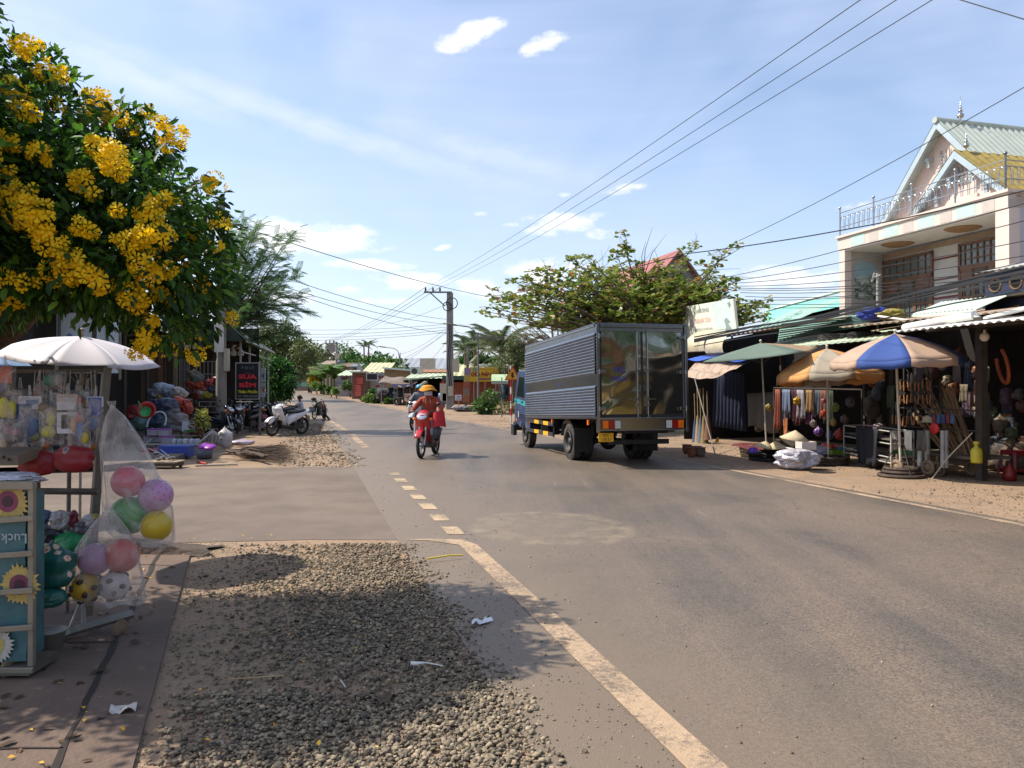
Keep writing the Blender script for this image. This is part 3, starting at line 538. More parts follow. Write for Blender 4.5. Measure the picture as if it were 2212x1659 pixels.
scatter('crown',*OBOV,np.array(pos),dir_rot(np.array(dd),.4),np.array(sc),leafmat('almond_leaf',['#475d20','#5a7228','#748837','#919643','#506628','#a1954d','#677e33','#7f9042','#748837','#5a7228','#919643','#9e4b2e'],.4,.4),at,ab)
# --- bare tree left of the truck
bb=Vector((2.6,36,0)); bt=thing('bare_tree','leafless grey tree with a spray of thin twigs left of the truck','tree',bb); b=MB(); tp=P(1195,735,36); b.tube([bb,tp],[.2,.15],8)
for k in range(26):
    a=random.uniform(-1.5,1.2); l=random.uniform(1.,2.4); s=tp-Vector((0,0,random.uniform(0,.7))); e=s+Vector((math.sin(a)*l*.9-.3,random.uniform(-.7,.7),math.cos(a)*l*.55+.1)); m=s.lerp(e,.5)+Vector((0,0,-.12)); b.tube([s,m,e],[.05,.03,.008],5,False)
    for j in range(6):
        q=m.lerp(e,random.random()); w=q+Vector((random.uniform(-.6,.4),random.uniform(-.4,.4),random.uniform(-.1,.6))); b.tube([q,q.lerp(w,.5)+Vector((0,0,.06)),w],[.012,.009,.005],4,False)
b.build('trunk',M('grey_bark'),bt,bb)
# --- palms, banana, shrubs
def pal_frond(n=16,lw=.22):
    v=[];f=[]
    for i in range(n):
        x=.12+.86*i/n; z=.22*x-.62*x*x
        for s in(1,-1):
            o=len(v); l=lw*(1-.6*abs(x-.45)*1.6); v+=[(x,0,z),(x+.05,0,z),(x+.13,s*l,z-.16)]; f.append((o,o+1,o+2))
    for i in range(5):
        o=len(v); x0,x1=i/5,(i+1)/5; v+=[(x0,.012,.22*x0-.62*x0*x0),(x0,-.012,.22*x0-.62*x0*x0),(x1,-.01,.22*x1-.62*x1*x1),(x1,.01,.22*x1-.62*x1*x1)]; f.append((o,o+1,o+2,o+3))
    return v,f
def palm(label,base,top,fr,n,mat,r=.13,group=None,name='palm_tree',up=.35):
    base,top=Vector(base),Vector(top); t=thing(name,label,'palm',base,0,group); b=MB(); b.tube([base,base.lerp(top,.5)+Vector((random.uniform(-.2,.2),0,0)),top],[r*1.2,r*.9,r*.8],8); b.build('trunk',M('grey_bark'),t,base)
    a=np.arange(n)*2.4; e=np.linspace(-.35,1.1,n); d=np.stack([np.cos(a),np.sin(a),e+up],-1); scatter('crown',*pal_frond(),np.tile(np.array(top),(n,1)),dir_rot(d,.1),rng.uniform(fr*.85,fr*1.1,n),mat,t,base)
m_pal=leafmat('palm_leaf',['#2f3d24','#42522f','#56673c','#37462a'],.25)
gp='slim palms beyond the roofs'
palm('left one of two slim palms rising together above the far roofs',onroad(787,120),P(786,748,120),1.35,14,m_pal,.14,gp); palm('right one of two slim palms rising together above the far roofs',onroad(797,121),P(797,744,121),1.35,14,m_pal,.14,gp)
palm('small wind-blown palm top behind the dark gabled house at far left',onroad(684,130),P(685,752,130),1.5,9,m_pal,.2)
palm('squat palm between the utility pole and the yellow temple sign',onroad(1010,62),P(1006,760,62),1.9,16,m_pal,.16,'palms behind the yellow sign'); palm('second squat palm right behind the street lamp arm',onroad(1026,62),P(1026,752,61),2.1,18,m_pal,.18,'palms behind the yellow sign')
palm('large coconut palm with long fronds behind the warning triangle',onroad(1085,55),P(1082,752,55),2.7,24,leafmat('coconut_leaf',['#3f4c30','#55633f','#6d7854','#323e27'],.25),.2,'palms behind the yellow sign')
palm('coconut palm partly behind the bare tree left of the truck',onroad(1118,57),P(1116,775,57),2.6,20,MATS['coconut_leaf'],.2,'palms behind the yellow sign')
def shrub(label,blobs,n,ls,mat,name='shrub',cat='bush',group=None,tmpl=QLEAF,pot=None):
    q=min(blobs,key=lambda k:k[2]); base=Vector((q[0],q[1],gz(q[1]))); t=thing(name,label,cat,base,0,group)
    b=MB(); 
    for k in blobs: b.tube([base,Vector(k[:3])],[.03,.012],5)
    b.build('stem',m_bark,t,base); p,d=blob_pts(blobs,n,.3); scatter('foliage',*tmpl,p,dir_rot(d+rng.normal(0,.5,d.shape),.6),rng.uniform(*ls,n),mat,t,base)
    if pot: b=MB(); b.lathe([(pot*.7,.0),(pot,.3),(pot,.34),(pot*.9,.34),(pot*.85,.25)],(0,0,0),16); b.build('pot',M('dark_pot','#2c2622',rough=.7),t)
    return t
m_gn=leafmat('mid_green_leaf',['#2c4520','#3f5f2a','#557736','#6d8a48','#274019'],.3)
# tree mass behind the sign and palms
tree('dark_backdrop_tree','dark bushy tree below the squat palms behind the temple sign',onroad(1030,66),PB([(1005,800,30,66),(1035,795,30,66),(1060,800,28,66),(1020,780,20,66),(985,810,18,66)]),4500,(.2,.4),m_dk,.2)
tree('scrub_tree','sparse grey-green tree between the coconut palm and the truck box',onroad(1110,50),PB([(1095,790,26,50),(1125,770,24,50),(1130,800,22,50),(1110,745,18,50),(1070,800,22,51),(1135,740,14,50)]),4200,(.1,.22),leafmat('dry_leaf',['#46522f','#5d6a3e','#747d52','#3b4529'],.3),.16,shell=.2)
# ---------- the box truck
m_steel=M('stainless','#86868a',rough=.22,metal=1,var=.1,scale=8,dirt='#6d6357',dirt_amt=.12)
m_black=M('black_steel','#17171a',rough=.55,var=.2,scale=10,dirt='#4b4238',dirt_amt=.2)
m_rub=M('tyre_rubber','#232120',rough=.9,var=.2,scale=20,dirt='#6e6257',dirt_amt=.35)
m_rim=M('rim_steel','#3a3937',rough=.6,metal=.4,var=.2,dirt='#6e6257',dirt_amt=.3)
m_blue=M('truck_blue','#2c3c5f',rough=.35,var=.08,coat=.4,dirt='#7a7266',dirt_amt=.15)
m_glass=M('dark_glass','#1a2327',rough=.06,var=0,spec=.8)
m_mir=M('mirror_glass','#b8c0c4',rough=.03,metal=1,var=0)
m_or=M('orange_lens','#e06a12',rough=.25,var=.1); m_rd=M('red_lens','#8e1414',rough=.2,var=.15,scale=30); m_wh=M('clear_lens','#b9b8b4',rough=.2,var=.1)
m_yl2=M('signal_yellow','#e0a414',rough=.5,var=.1); m_ink=M('blue_ink','#1c2c86',rough=.6,var=.1); m_blk=M('black_ink','#141414',rough=.6,var=0)
def mirrorgen(nt,c,vec,b):
    L=nt.links.new
    n=nd(nt,'ShaderNodeTexNoise',i_Scale=1.15,i_Detail=1.,i_Roughness=.4,i_Distortion=.5); L(vec,n.inputs['Vector'])
    bu=nd(nt,'ShaderNodeBump',i_Strength=1.,i_Distance=.05); L(n.outputs[0],bu.inputs['Height'])
    L(bu.outputs[0],b.inputs['Normal']); return c
m_door=M('polished_door','#a5a196',rough=.07,metal=.94,var=.1,scale=3,dirt='#8f8676',dirt_amt=.15,gen=mirrorgen)
TB=Vector((1.66,15.0,0)); TR=R(14.2); pit=R(2.1); TW=1.95
truck=thing('box_truck','small blue-cabbed truck with a ribbed stainless cargo box stopped on the right of the road','truck',TB,TR)
PM=rotm(-pit,0,0); pv=Vector((0,0,.976))
def tilt(b): b.v=[tuple(PM@(Vector(q)-pv)+pv) for q in b.v]; return b
BL_=5.26; z0,z1=.976,2.84
# ribbed sides
def ribs(x,sg):
    b=MB(); pr=[(0,z0),(0,z0+.05)]
    def band(a,c):
        n=round((c-a)/.06); 
        for i in range(n):
            q=a+(c-a)*i/n; h=(c-a)/n
            for k in range(6): t=k/6; pr.append((.024*math.sin(math.pi*t)**.8,q+h*t))
    band(z0+.06,1.62); pr.extend([(0,1.63),(-.004,1.635),(-.004,1.85),(0,1.855)]); band(1.86,2.66); pr.extend([(0,2.68),(0,z1-.05)])
    vs=[(x-sg*p,y,z) for y in(.04,BL_) for p,z in pr]; n=len(pr); b.add(vs,[(i,i+1,n+i+1,n+i)[::sg] for i in range(n-1)]); return b
cargo=None
b=MB(); b.box((TW/2,BL_/2+.02,(z0+z1)/2),(TW-.04,BL_-.08,z1-z0-.02)); cargo=tilt(b).build('cargo_box',m_steel,truck)
tilt(ribs(0,1)).build('ribbed_side',M('ribbed_steel','#83858c',rough=.24,metal=1,var=.12,scale=5,dirt='#5f574e',dirt_amt=.15),cargo); tilt(ribs(TW,-1)).build('ribbed_side',MATS['ribbed_steel'],cargo)
b=MB()
for x in(.03,TW-.03): b.box((x,.02,(z1+.71)/2),(.06,.09,z1-.71))
b.box((TW/2,.02,z1-.03),(TW-.18,.09,.06)); b.box((TW/2,.03,z1-.1),(TW-.18,.05,.075))
for x in(.0,TW): b.box((x,BL_/2+.04,z1-.025),(.03,BL_-.08,.05)); b.box((x,BL_/2+.04,z0+.02),(.03,BL_-.08,.05))
b.box((TW/2,BL_/2,z1+.012),(TW+.03,BL_,.022))
tilt(b).build('box_frame',m_steel,cargo,bevel=.006)
b=MB(); b.box((TW/2,.045,1.875),(TW-.18,.03,1.75)); tilt(b).build('door_seal',m_black,cargo)
for k,(x0,x1) in enumerate(((.115,.945),(.995,1.835))):
    b=MB(); b.grid(lambda u,v:Vector((x0+(x1-x0)*u,.026,1.065+1.635*v)),1,1,False); d=tilt(b).build('rear_door',m_door,truck)
    b=MB(); bx=.865 if k==0 else 1.085
    b.tube([(bx,.0,.985),(bx,.0,2.73)],.016,10)
    for z in(1.0,1.25,1.92,2.71): b.box((bx,.0,z),(.07,.03,.05))
    b.box((bx+(-.06 if k==0 else .06),-.012,1.36),(.2,.02,.03)); b.box((bx,-.012,1.36),(.05,.04,.08)); tilt(b).build('lock_rod',m_steel,d)
    hx=.1 if k==0 else 1.845
    for z in(2.6,1.9,1.17): b=MB(); b.box((hx,-.03,z),(.17,.022,.06)); b.tube([(hx+(-.05 if k==0 else .05),-.035,z-.05),(hx+(-.05 if k==0 else .05),-.035,z+.05)],.02,8); tilt(b).build('hinge',m_steel,d,bevel=.005)
for tx,zz,hh in(('93C',1.89,.145),('138.31',1.715,.135)): b=MB(); b.text(tx,(.49,.02,zz),(1,0,0),(0,0,1),hh,bold=.012); tilt(b).build('number_lettering',m_ink,truck)
b=MB(); b.text('NT',(-.006,2.35,1.70),(0,-1,0),(0,0,1),.1,bold=.01,sx=1.4); tilt(b).build('side_lettering',m_ink,truck)
b=MB(); b.box((TW/2,.03,.865),(TW-.18,.06,.22)); b.box((TW/2,-.005,.985),(TW-.1,.05,.03)); b.box((TW/2,-.005,.748),(TW-.16,.05,.02)); tilt(b).build('rear_sill',m_steel,truck,bevel=.006)
for k,x0 in enumerate((.1,1.45)):
    b=MB(); w=.125
    b.m=0; b.box((x0+.19,-.012,.862),(.4,.02,.18))
    for j in range(3): b.m=(1,2,3)[j if k==0 else 2-j]; b.box((x0+.06+j*w+(.004 if j else 0),-.028,.862),(w-.008,.03,.155))
    tilt(b).build('tail_light',[m_black,m_or,m_rd,m_wh],truck)
b=MB(); b.m=0; b.box((.225,.1,.607),(.31,.012,.175)); b.m=1; b.text('93C',(.225,.0935,.625),(1,0,0),(0,0,1),.075,bold=.008); b.text('138.31',(.225,.0935,.54),(1,0,0),(0,0,1),.075,bold=.008); b.build('number_plate',[m_yl2,m_blk],truck)
b=MB()
for x in(.6,1.35): b.box((x,3.4,.82),(.07,6.6,.17))
for y in(.3,1.4,2.6,3.8,5): b.box((TW/2,y,.82),(.8,.07,.12))
for y in(.5,1.5,2.5,3.5,4.5): b.box((TW/2,y,.94),(TW-.2,.06,.06))
b.box((1.1,.5,.48),(1.3,.08,.1)); b.box((.75,.5,.62),(.06,.06,.25)); b.box((1.45,.5,.62),(.06,.06,.25)); b.box((1.35,3.6,.62),(.6,1.1,.38)); b.box((.35,4.2,.6),(.3,.5,.35)); b.box((1.2,.7,.72),(.9,.8,.12))
b.build('chassis',m_black,truck,bevel=.006)
b=MB(); b.tube([(.25,1.9,.41),(1.7,1.9,.41)],.06,10); b.ball((TW/2,1.9,.41),.2,1,.8,1); b.build('axle',m_black,truck); b=MB(); b.tube([(.3,5.45,.4),(1.65,5.45,.4)],.05,8); b.build('axle',m_black,truck)
def tyre(b,c,r,w,inner=.55,seg=40):
    pr=[(r*inner,-w*.4),(r*.7,-w*.5),(r*.92,-w*.5),(r*.985,-w*.4)]
    for k in range(5): a=-.36*w+.72*w*k/4; pr+= [(r,a-.06*w),(r,a+.05*w),(r*.985,a+.052*w),(r*.985,a+.1*w)]
    pr+=[(r*.985,w*.4),(r*.92,w*.5),(r*.7,w*.5),(r*inner,w*.4)]; b.lathe(pr,c,seg,rotm(0,R(90),0))
def wheel(c,r,w,out=-1,dual=False):
    b=MB(); tyre(b,c,r,w); 
    if dual: tyre(b,(c[0]-out*(w+.04),c[1],c[2]),r,w)
    t=b.build('wheel',m_rub,truck); b=MB(); x=c[0]+out*w*.3
    m=rotm(0,R(90)*out,0)
    b.lathe([(r*.57,.05),(r*.55,.07),(r*.5,.03),(r*.44,-.05),(r*.2,-.07),(r*.2,.03),(.001,.04)],(x,c[1],c[2]),28,m)
    for k in range(6): a=k*math.pi/3; b.ball((x-out*.02,c[1]+r*.32*math.cos(a),c[2]+r*.32*math.sin(a)),.02,n=8,k=5)
    b.build('rim',m_rim,t)
wheel((.15,1.9,.405),.405,.2,-1,True); wheel((1.8,1.9,.405),.405,.2,1,True); wheel((.14,5.45,.395),.395,.2); wheel((1.81,5.45,.395),.395,.2,1)
for x in(.22,1.73):
    b=MB(); b.box((x,1.42,.46),(.42,.012,.5)); b.m=1; b.torus((x,1.413,.42),.06,.006,20,6,rotm(R(90),0,0)); b.build('mud_flap',[M('flap_rubber','#1b1b1c',rough=.8,var=.2),MATS['flap_rubber']],truck)
    b=MB(); b.grid(lambda u,v:Vector((x-.2+.4*v,1.9+.5*math.cos(R(-8)+R(150)*u+R(20)),.405+.5*math.sin(R(12)+R(150)*u))),14,1); b.build('wheel_fender',m_steel,truck)
for sx in(-.005,TW+.005):
    b=MB()
    for z in(.5,.74):
        L0,L1=2.75,5.1; n=6
        for k in range(n): b.m=1 if k in(1,3) else 0; y0=L0+.12+(L1-L0)*k/n; b.box((sx,y0+.18,z),(.03,(L1-L0)/n,.085))
    b.m=0
    for y in(2.9,3.9,4.95): b.box((sx+.03,y,.68),(.02,.03,.5))
    b.build('side_guard',[M('guard_grey','#2e2f33',rough=.5,var=.15),m_yl2],truck)
    for y in(.5,2.95,4.9): b=MB(); b.box((sx,y,.9-.036*y),(.03,.07,.1)); b.build('marker_lamp',m_or,truck,bevel=.006)
# cab
cy=lambda y:5.42+(y-5.42)*.74
cabp=[(5.42,.68),(5.42,1.94),(5.6,2.05),(6.35,2.06),(6.62,1.98),(6.98,1.3),(7.03,.9),(7.02,.5),(6.86,.45),(6.82,.62)]
b=MB(); arch=[(5.45+.46*math.cos(a),.40+.46*math.sin(a)) for a in [R(q) for q in range(20,165,18)]]
b.prism([(cy(y),z) for y,z in cabp]+[(6.0,.5)]+arch[:]+[(5.42,.55)],(.03,0,0),(0,1,0),(0,0,1),(1,0,0),1.89); cab=b.build('cab',m_blue,truck,bevel=.03)
b=MB(); b.prism([(cy(y),z) for y,z in [(5.62,1.32),(5.62,1.85),(6.3,1.88),(6.72,1.34)]],(.024,0,0),(0,1,0),(0,0,1),(1,0,0),1.902); b.build('side_window',m_glass,cab)
b=MB(); b.add([(.12,cy(6.66),1.95),(1.83,cy(6.66),1.95),(1.87,cy(6.985),1.36),(.08,cy(6.985),1.36)],[(0,1,2,3)]); b.build('windscreen',m_glass,cab)
b=MB(); b.prism([(cy(y),z) for y,z in [(5.44,1.08),(5.44,1.22),(6.95,1.3),(6.97,1.16),(6.2,1.14)]],(.022,0,0),(0,1,0),(0,0,1),(1,0,0),.004); b.build('teal_stripe',M('teal_decal','#2f8c94',rough=.4,var=.1),cab)
b=MB(); b.box((.97,cy(7.05),.52),(1.9,.16,.24)); b.box((.0,cy(6.95),.42),(.1,.3,.3)); b.build('bumper',M('bumper_black','#202226',rough=.6,var=.1),cab,bevel=.02)
b=MB(); b.box((.015,5.75,1.2),(.02,.16,.035)); b.build('door_handle',m_black,cab,bevel=.004)
b=MB(); b.box((.018,6.1,.86),(.01,.07,.16)); b.build('side_reflector',m_wh,cab); b=MB(); b.box((.016,6.3,.7),(.02,.1,.06)); b.build('indicator',m_or,cab)
for sx,s in((.0,-1),(1.95,1)):
    b=MB(); b.tube([(sx+.03*-s,cy(6.7),1.22),(sx+.17*s,cy(6.82),1.15),(sx+.27*s,cy(6.86),1.2),(sx+.28*s,cy(6.86),1.55)],.012,8); b.m=0; b.loft([((sx+.28*s,cy(6.86)+q,1.47),(.105*w,0,0),(0,0,.19*w)) for q,w in((.03,.8),(.015,1),(-.02,1),(-.025,.94))],20,4); r=b.build('side_mirror',m_black,cab)
    b=MB(); b.loft([((sx+.28*s,cy(6.86)-.027,1.47),(.092,0,0),(0,0,.175)),((sx+.28*s,cy(6.86)-.028,1.47),(.09,0,0),(0,0,.172))],20,4); b.build('mirror_pane',M('cab_mirror','#59666c',rough=.08,metal=1,var=0),r)
for x in(.25,1.7): b=MB(); b.loft([((x,cy(7.03),.85),(.17,0,0),(0,0,.09)),((x,cy(7.05),.85),(.16,0,0),(0,0,.08))],14,4); b.build('headlight',m_wh,cab)
from mathutils import noise as mnoise
# ---------- right side of the road: sheds, stalls, parasols, the two-storey house
def ST(px,t): r=(px-CX)/FX; Y=t/(.965*r+.262); return Vector((r*Y,Y,0))
def PT(px,py,t): p=ST(px,t); p.z=H+(CY-py)/FX*p.y; return p
RD=Vector((-.262,.965,0)); RN=Vector((.965,.262,0)); UP=Vector((0,0,1))   # along the road, away from it to the right
RZ=math.atan2(RD.y,RD.x)-math.pi/2    # local y along the road, local x to the right
def rust(name,col,**k): return M(name,col,rough=.55,var=.15,scale=2.5,dirt='#7a4a30',dirt_amt=k.pop('r',.2),**k)
m_zinc=M('zinc_roof','#b9b6ae',rough=.45,metal=.25,var=.12,scale=2,dirt='#7e5a42',dirt_amt=.22)
m_white_roof=M('white_roof','#dcdcd8',rough=.4,var=.06,scale=3,dirt='#9a8f80',dirt_amt=.1)
m_gsid=M('green_siding','#6d8f84',rough=.5,var=.12,scale=3,dirt='#77756a',dirt_amt=.2)
m_pgreen=M('pale_green_roof','#b3bf9f',rough=.5,var=.12,scale=2,dirt='#8a7c62',dirt_amt=.25)
m_shadewall=M('shade_dark_board','#1d1916',rough=.95,var=.35,scale=2,dirt='#2e2620',dirt_amt=.3)  # near-black colour stands in for the shade inside the sheds
m_darkpost=M('dark_post','#3c352e',rough=.9,var=.3,scale=6)
m_rusty=M('rusty_roof','#a08c76',rough=.7,var=.2,scale=1.5,dirt='#6b4030',dirt_amt=.4)
m_pvc=M('white_pvc','#d5d3cb',rough=.4,var=.05)
def corr(b,a,c,d,wave=.02,per=.18,nv=1):
    """corrugated sheet: eave from a to c, waves run along the vector d"""
    a,c,d=Vector(a),Vector(c),Vector(d); L=(c-a).length; n=max(4,int(L/per*6)); nrm=(c-a).cross(d).normalized(); nrm=nrm if nrm.z>0 else -nrm
    b.grid(lambda u,v:a.lerp(c,u)+d*v+nrm*wave*math.sin(2*math.pi*u*L/per),n,nv,True); return b
def rbox(b,px,py,t,sz,rot=0): p=PT(px,py,t); b.box(p,sz,RZ+rot); return p
# -- shed 3 (nearest, at the right edge of the picture)
s3=thing('market_shed','open market shed with a white corrugated eave at the right edge, packed with tools','shed',ST(2120,11.2))
def part(b,name,mat,p,**k): return b.build(name,mat,p,p.location,**k)
Y0,Y1=ST(1930,10).y,6.
def RT(s,t,z=0): return RD*s+RN*t+UP*z
def s_of(p): return p.x*RD.x+p.y*RD.y
sA=s_of(ST(1930,10)); sB=sA-9.5
b=MB(); corr(b,RT(sA,10,2.57),RT(sB,10,2.6),RN*4.4+UP*.55,.018,.16); part(b,'eave_roof',m_white_roof,s3)
b=MB(); corr(b,RT(sA+3.4,11.55,2.93),RT(sB,11.5,2.80),RN*4.4+UP*.55,.02,.2); part(b,'upper_roof',m_rusty,s3)
b=MB(); b.add([RT(sA,15.2,0),RT(sB,15.2,0),RT(sB,15.2,3.4),RT(sA,15.2,3.4)],[(0,1,2,3)]); b.add([RT(sB,10.2,0),RT(sB,15.2,0),RT(sB,15.2,3.4),RT(sB,10.2,2.6)],[(0,1,2,3)]); part(b,'shade_wall',m_shadewall,s3)
for px,t in((2120,11.2),(1930,12.6)):
    p=ST(px,t); b=MB(); b.box(p+UP*1.4,(.13,.13,2.8),RZ); part(b,'post',m_darkpost,s3)
b=MB(); b.tube([RT(sA+.2,10.9,2.62),RT(sB,10.9,2.63)],.03,6); b.tube([RT(sA+.2,11.2,2.72),RT(sB,11.2,2.72)],.05,6); part(b,'beam',m_darkpost,s3)
b=MB(); a=PT(1955,709,11.2); c=PT(2106,681,11.2); d=PT(2240,660,11.2); b.tube([a,c],[.085,.085],14); b.tube([c,PT(2120,690,11.2),d],.04,8); g=b.build('drain_pipe',m_pvc,base=a); tag(g,'white plastic drain pipe lying along the edge of the rusty shed roof','pipe')
b=MB(); p=PT(2127,728,11.0); b.ball(p,.075,n=14,k=8); b.tube([p,p+UP*.12],.02,6); tag(b.build('round_lamp',M('lamp_globe','#cfc6b4',rough=.4,var=.05),base=p),'round pale lamp globe hanging under the eave beside the shed post','lamp')
b=MB(); p=PT(2166,790,11.6); m=rotm(R(80),0,RZ+R(60))
for k in range(30):
    a=R(120+k*9.); q=p+m@Vector((.24*math.cos(a),.30*math.sin(a),0)); b.ball(q,.034,n=7,k=4)
tag(b.build('hose_ring',M('orange_hose','#8d4426',rough=.7,var=.2),base=p),'orange ring of coiled hose hanging in the dark shed above the stool','hose')
# -- shed 2 with green siding and tyres on the roof
s2=thing('market_shed','market shed with green siding above a pale roof where old tyres lie','shed',ST(1700,11.4))
a,c=PT(1687,694,13.5),PT(1950,672,13.5); a2,c2=PT(1680,738,13.5),PT(1950,690,13.5)
b=MB(); b.add([],[]); n=9
for k in range(n):
    t0,t1=k/n,(k+1)/n; q=lambda s,t:(a2.lerp(a,t) if s==0 else c2.lerp(c,t)); b.add([q(0,t0)-RN*.02,q(1,t0)-RN*.02,q(1,t1)+RN*.02,q(0,t1)+RN*.02],[(0,1,2,3)]); 
part(b,'green_siding',m_gsid,s2)
b=MB(); e0,e1=PT(1640,757,11),PT(1945,729,11); corr(b,e0,e1,(a2-e0)*1.0,.006,.2); part(b,'pale_roof',m_pgreen,s2)
b=MB(); b.add([RT(s_of(e0)+.4,15,0),RT(sA,15,0),RT(sA,15,3.3),RT(s_of(e0)+.4,15,3.3)],[(0,1,2,3)]); part(b,'shade_wall',m_shadewall,s2)
for px in(1688,1868): b=MB(); b.box(ST(px,12.2)+UP*1.3,(.07,.07,2.6),RZ); part(b,'post',m_darkpost,s2)
b=MB(); b.add([a-UP*.03,c-UP*.03,c+RN*2+UP*.1,a+RN*2+UP*.1],[(0,1,2,3)]); part(b,'top_sheet',m_zinc,s2)
b=MB(); e2,e3=PT(1880,716,12.6),PT(2080,690,12.2); corr(b,e2,e3,RN*1.6+UP*.25,.022,.16); part(b,'rusty_sheet',m_rusty,s2)
for (x,y,rr,lb,rx_,rz_) in ((1803,733,.37,'large bald tyre lying on the pale roof just left of the blue and beige parasol',R(18),0),(1868,729,.36,'second old tyre on the roof, half behind the blue and beige parasol top',R(24),.5)):
    p=PT(x,y,12.3); b=MB(); tyre(b,p,rr,.24,.62,36); m=rotm(rx_,R(-90),rz_); b.v=[tuple(p+m@(Vector(q)-p)) for q in b.v]; tag(b.build('old_tyre',m_rub,base=p),lb,'tyre','tyres kept on the shed roof')
# -- shed 1 with rolled awning edge behind the truck
s1=thing('market_shed','dark market shed with a curled corrugated awning right behind the truck','shed',ST(1520,11.6))
b=MB(); e0=PT(1490,741,11.); e1=PT(1560,737,11.); 
for k,(u0,u1) in enumerate(((1480,1520),(1522,1560))):
    A,B=PT(u0,738+2*k,11.2),PT(u1,735+2*k,11.2); 
    b.grid(lambda u,v:A.lerp(B,u)+RN*(.75-.75*math.sin(v*1.9))+UP*(-.5+.5*math.cos(v*1.9)+.35)+(UP*.015*math.sin(u*50)),40,8)
part(b,'curled_awning',M('cream_awning','#b8ad92',rough=.6,var=.15,scale=4,dirt='#7d6f58',dirt_amt=.3),s1)
b=MB(); A,B=PT(1505,737,11.3),PT(1700,703,11.6); corr(b,A,B,RN*1.9+UP*.28,.02,.2); part(b,'roof',m_rusty,s1)
b=MB(); b.add([RT(s_of(A)+1.5,14.8,0),RT(s_of(B),14.8,0),RT(s_of(B),14.8,3.5),RT(s_of(A)+1.5,14.8,3.5)],[(0,1,2,3)]); b.add([RT(s_of(A)+.8,11.3,0),RT(s_of(A)+.8,14.8,0),RT(s_of(A)+.8,14.8,3.5),RT(s_of(A)+.8,11.3,2.8)],[(0,1,2,3)]); part(b,'shade_wall',m_shadewall,s1)
b=MB(); A,B=PT(1485,776,10.9),PT(1605,778,10.9); b.grid(lambda u,v:A.lerp(B,u)+RN*.9*v+UP*(.22*v-.05*math.sin(u*9)*(1-v)),20,4); tag(b.build('blue_tarp',M('blue_tarp','#2f56b8',rough=.5,var=.1),base=A),'strip of bright blue tarpaulin stretched under the shed roof beside the truck','tarpaulin')
A,B=PT(1478,786,10.6),PT(1590,788,10.8); b=MB(); b.grid(lambda u,v:A.lerp(B,u)+RN*(.55-.55*v)+UP*(.12-.12*v-.40*v*v*(1-.75*max(0,u-.55)/.45)+.02*math.sin(u*16)),24,8); tag(b.build('printed_awning',M('washed_print','#a08a78',rough=.7,var=.3,scale=9,dirt='#5e4a3e',dirt_amt=.4),base=A),'faded brown printed awning sheet with a torn edge hanging next to the truck','awning')
def cloth(name,label,cat,a,c,drop,col,fold=.05,nf=6,group=None,hem=0.,rough=.9,bot=1.):
    b=MB(); a,c=Vector(a),Vector(c); s=random.uniform(0,6); w=(c-a).normalized().cross(UP)
    def fn(u,v):
        m=a.lerp(c,.5); p=a.lerp(c,u); p=m+(p-m)*(1+(bot-1)*v)
        return p-UP*drop*v*(1+hem*math.sin(s+5*u))+w*fold*v**.5*math.sin(nf*u*6.28+s+1.5*v)
    b.grid(fn,int(10+nf*4),7); o=b.build(name,M('cloth'+col,col,rough=rough,var=.15,scale=7),base=a); o.modifiers.new('t','SOLIDIFY').thickness=.008
    return tag(o,label,cat,group)
cloth('dark_curtain','long dark blue curtain hanging inside the shed behind the truck','curtain',PT(1540,800,12.2),PT(1610,806,12.4),1.7,'#141c33',.08,9)
cloth('grey_curtain','grey cloth sheet hanging slanted inside the shed behind the green parasol','curtain',PT(1614,850,12.0),PT(1680,846,12.0),1.0,'#4a463f',.04,3,hem=.1)
# -- turquoise wall and roofs between tree and house
tq=thing('turquoise_wall','pale turquoise rendered wall between the almond tree and the two-storey house','wall',ST(1740,22)); A,B=PT(1655,662,24),PT(1830,638,22); b=MB(); b.add([A-UP*4,B-UP*4,B,A,A-UP*4+RN*.2,B-UP*4+RN*.2,B+RN*.2,A+RN*.2],[(0,1,2,3),(3,2,6,7),(1,5,6,2),(0,3,7,4)]); part(b,'wall_face',M('turquoise_paint','#86cfc2',rough=.8,var=.06,scale=1,dirt='#a5b5aa',dirt_amt=.1),tq); b=MB(); b.box((A+B)/2+UP*.04+RN*.1,(.3,(B-A).length,.08),math.atan2((B-A).y,(B-A).x)-math.pi/2); part(b,'coping',M('pale_coping','#c8d8d0',rough=.8),tq)
rt=thing('tiled_roof_house','low house with a mint scalloped tile roof behind the billboard','house',ST(1620,17)); b=MB(); A,B=PT(1600,722,16),PT(1700,700,16); corr(b,A,B,RN*2.4+UP*1.0,.03,.25,4); part(b,'roof',M('mint_tile','#8fb0a2',rough=.6,var=.15,scale=6),rt); b=MB(); A=A+RN*.3;B=B+RN*.3; b.add([A-UP*3.2,B-UP*3.2,B-UP*.05,A-UP*.05,A-UP*3.2+RN*2,B-UP*3.2+RN*2,B+RN*2+UP*.7,A+RN*2+UP*.7],[(0,1,2,3),(0,3,7,4),(1,5,6,2),(4,7,6,5)]); part(b,'wall',m_shadewall,rt)
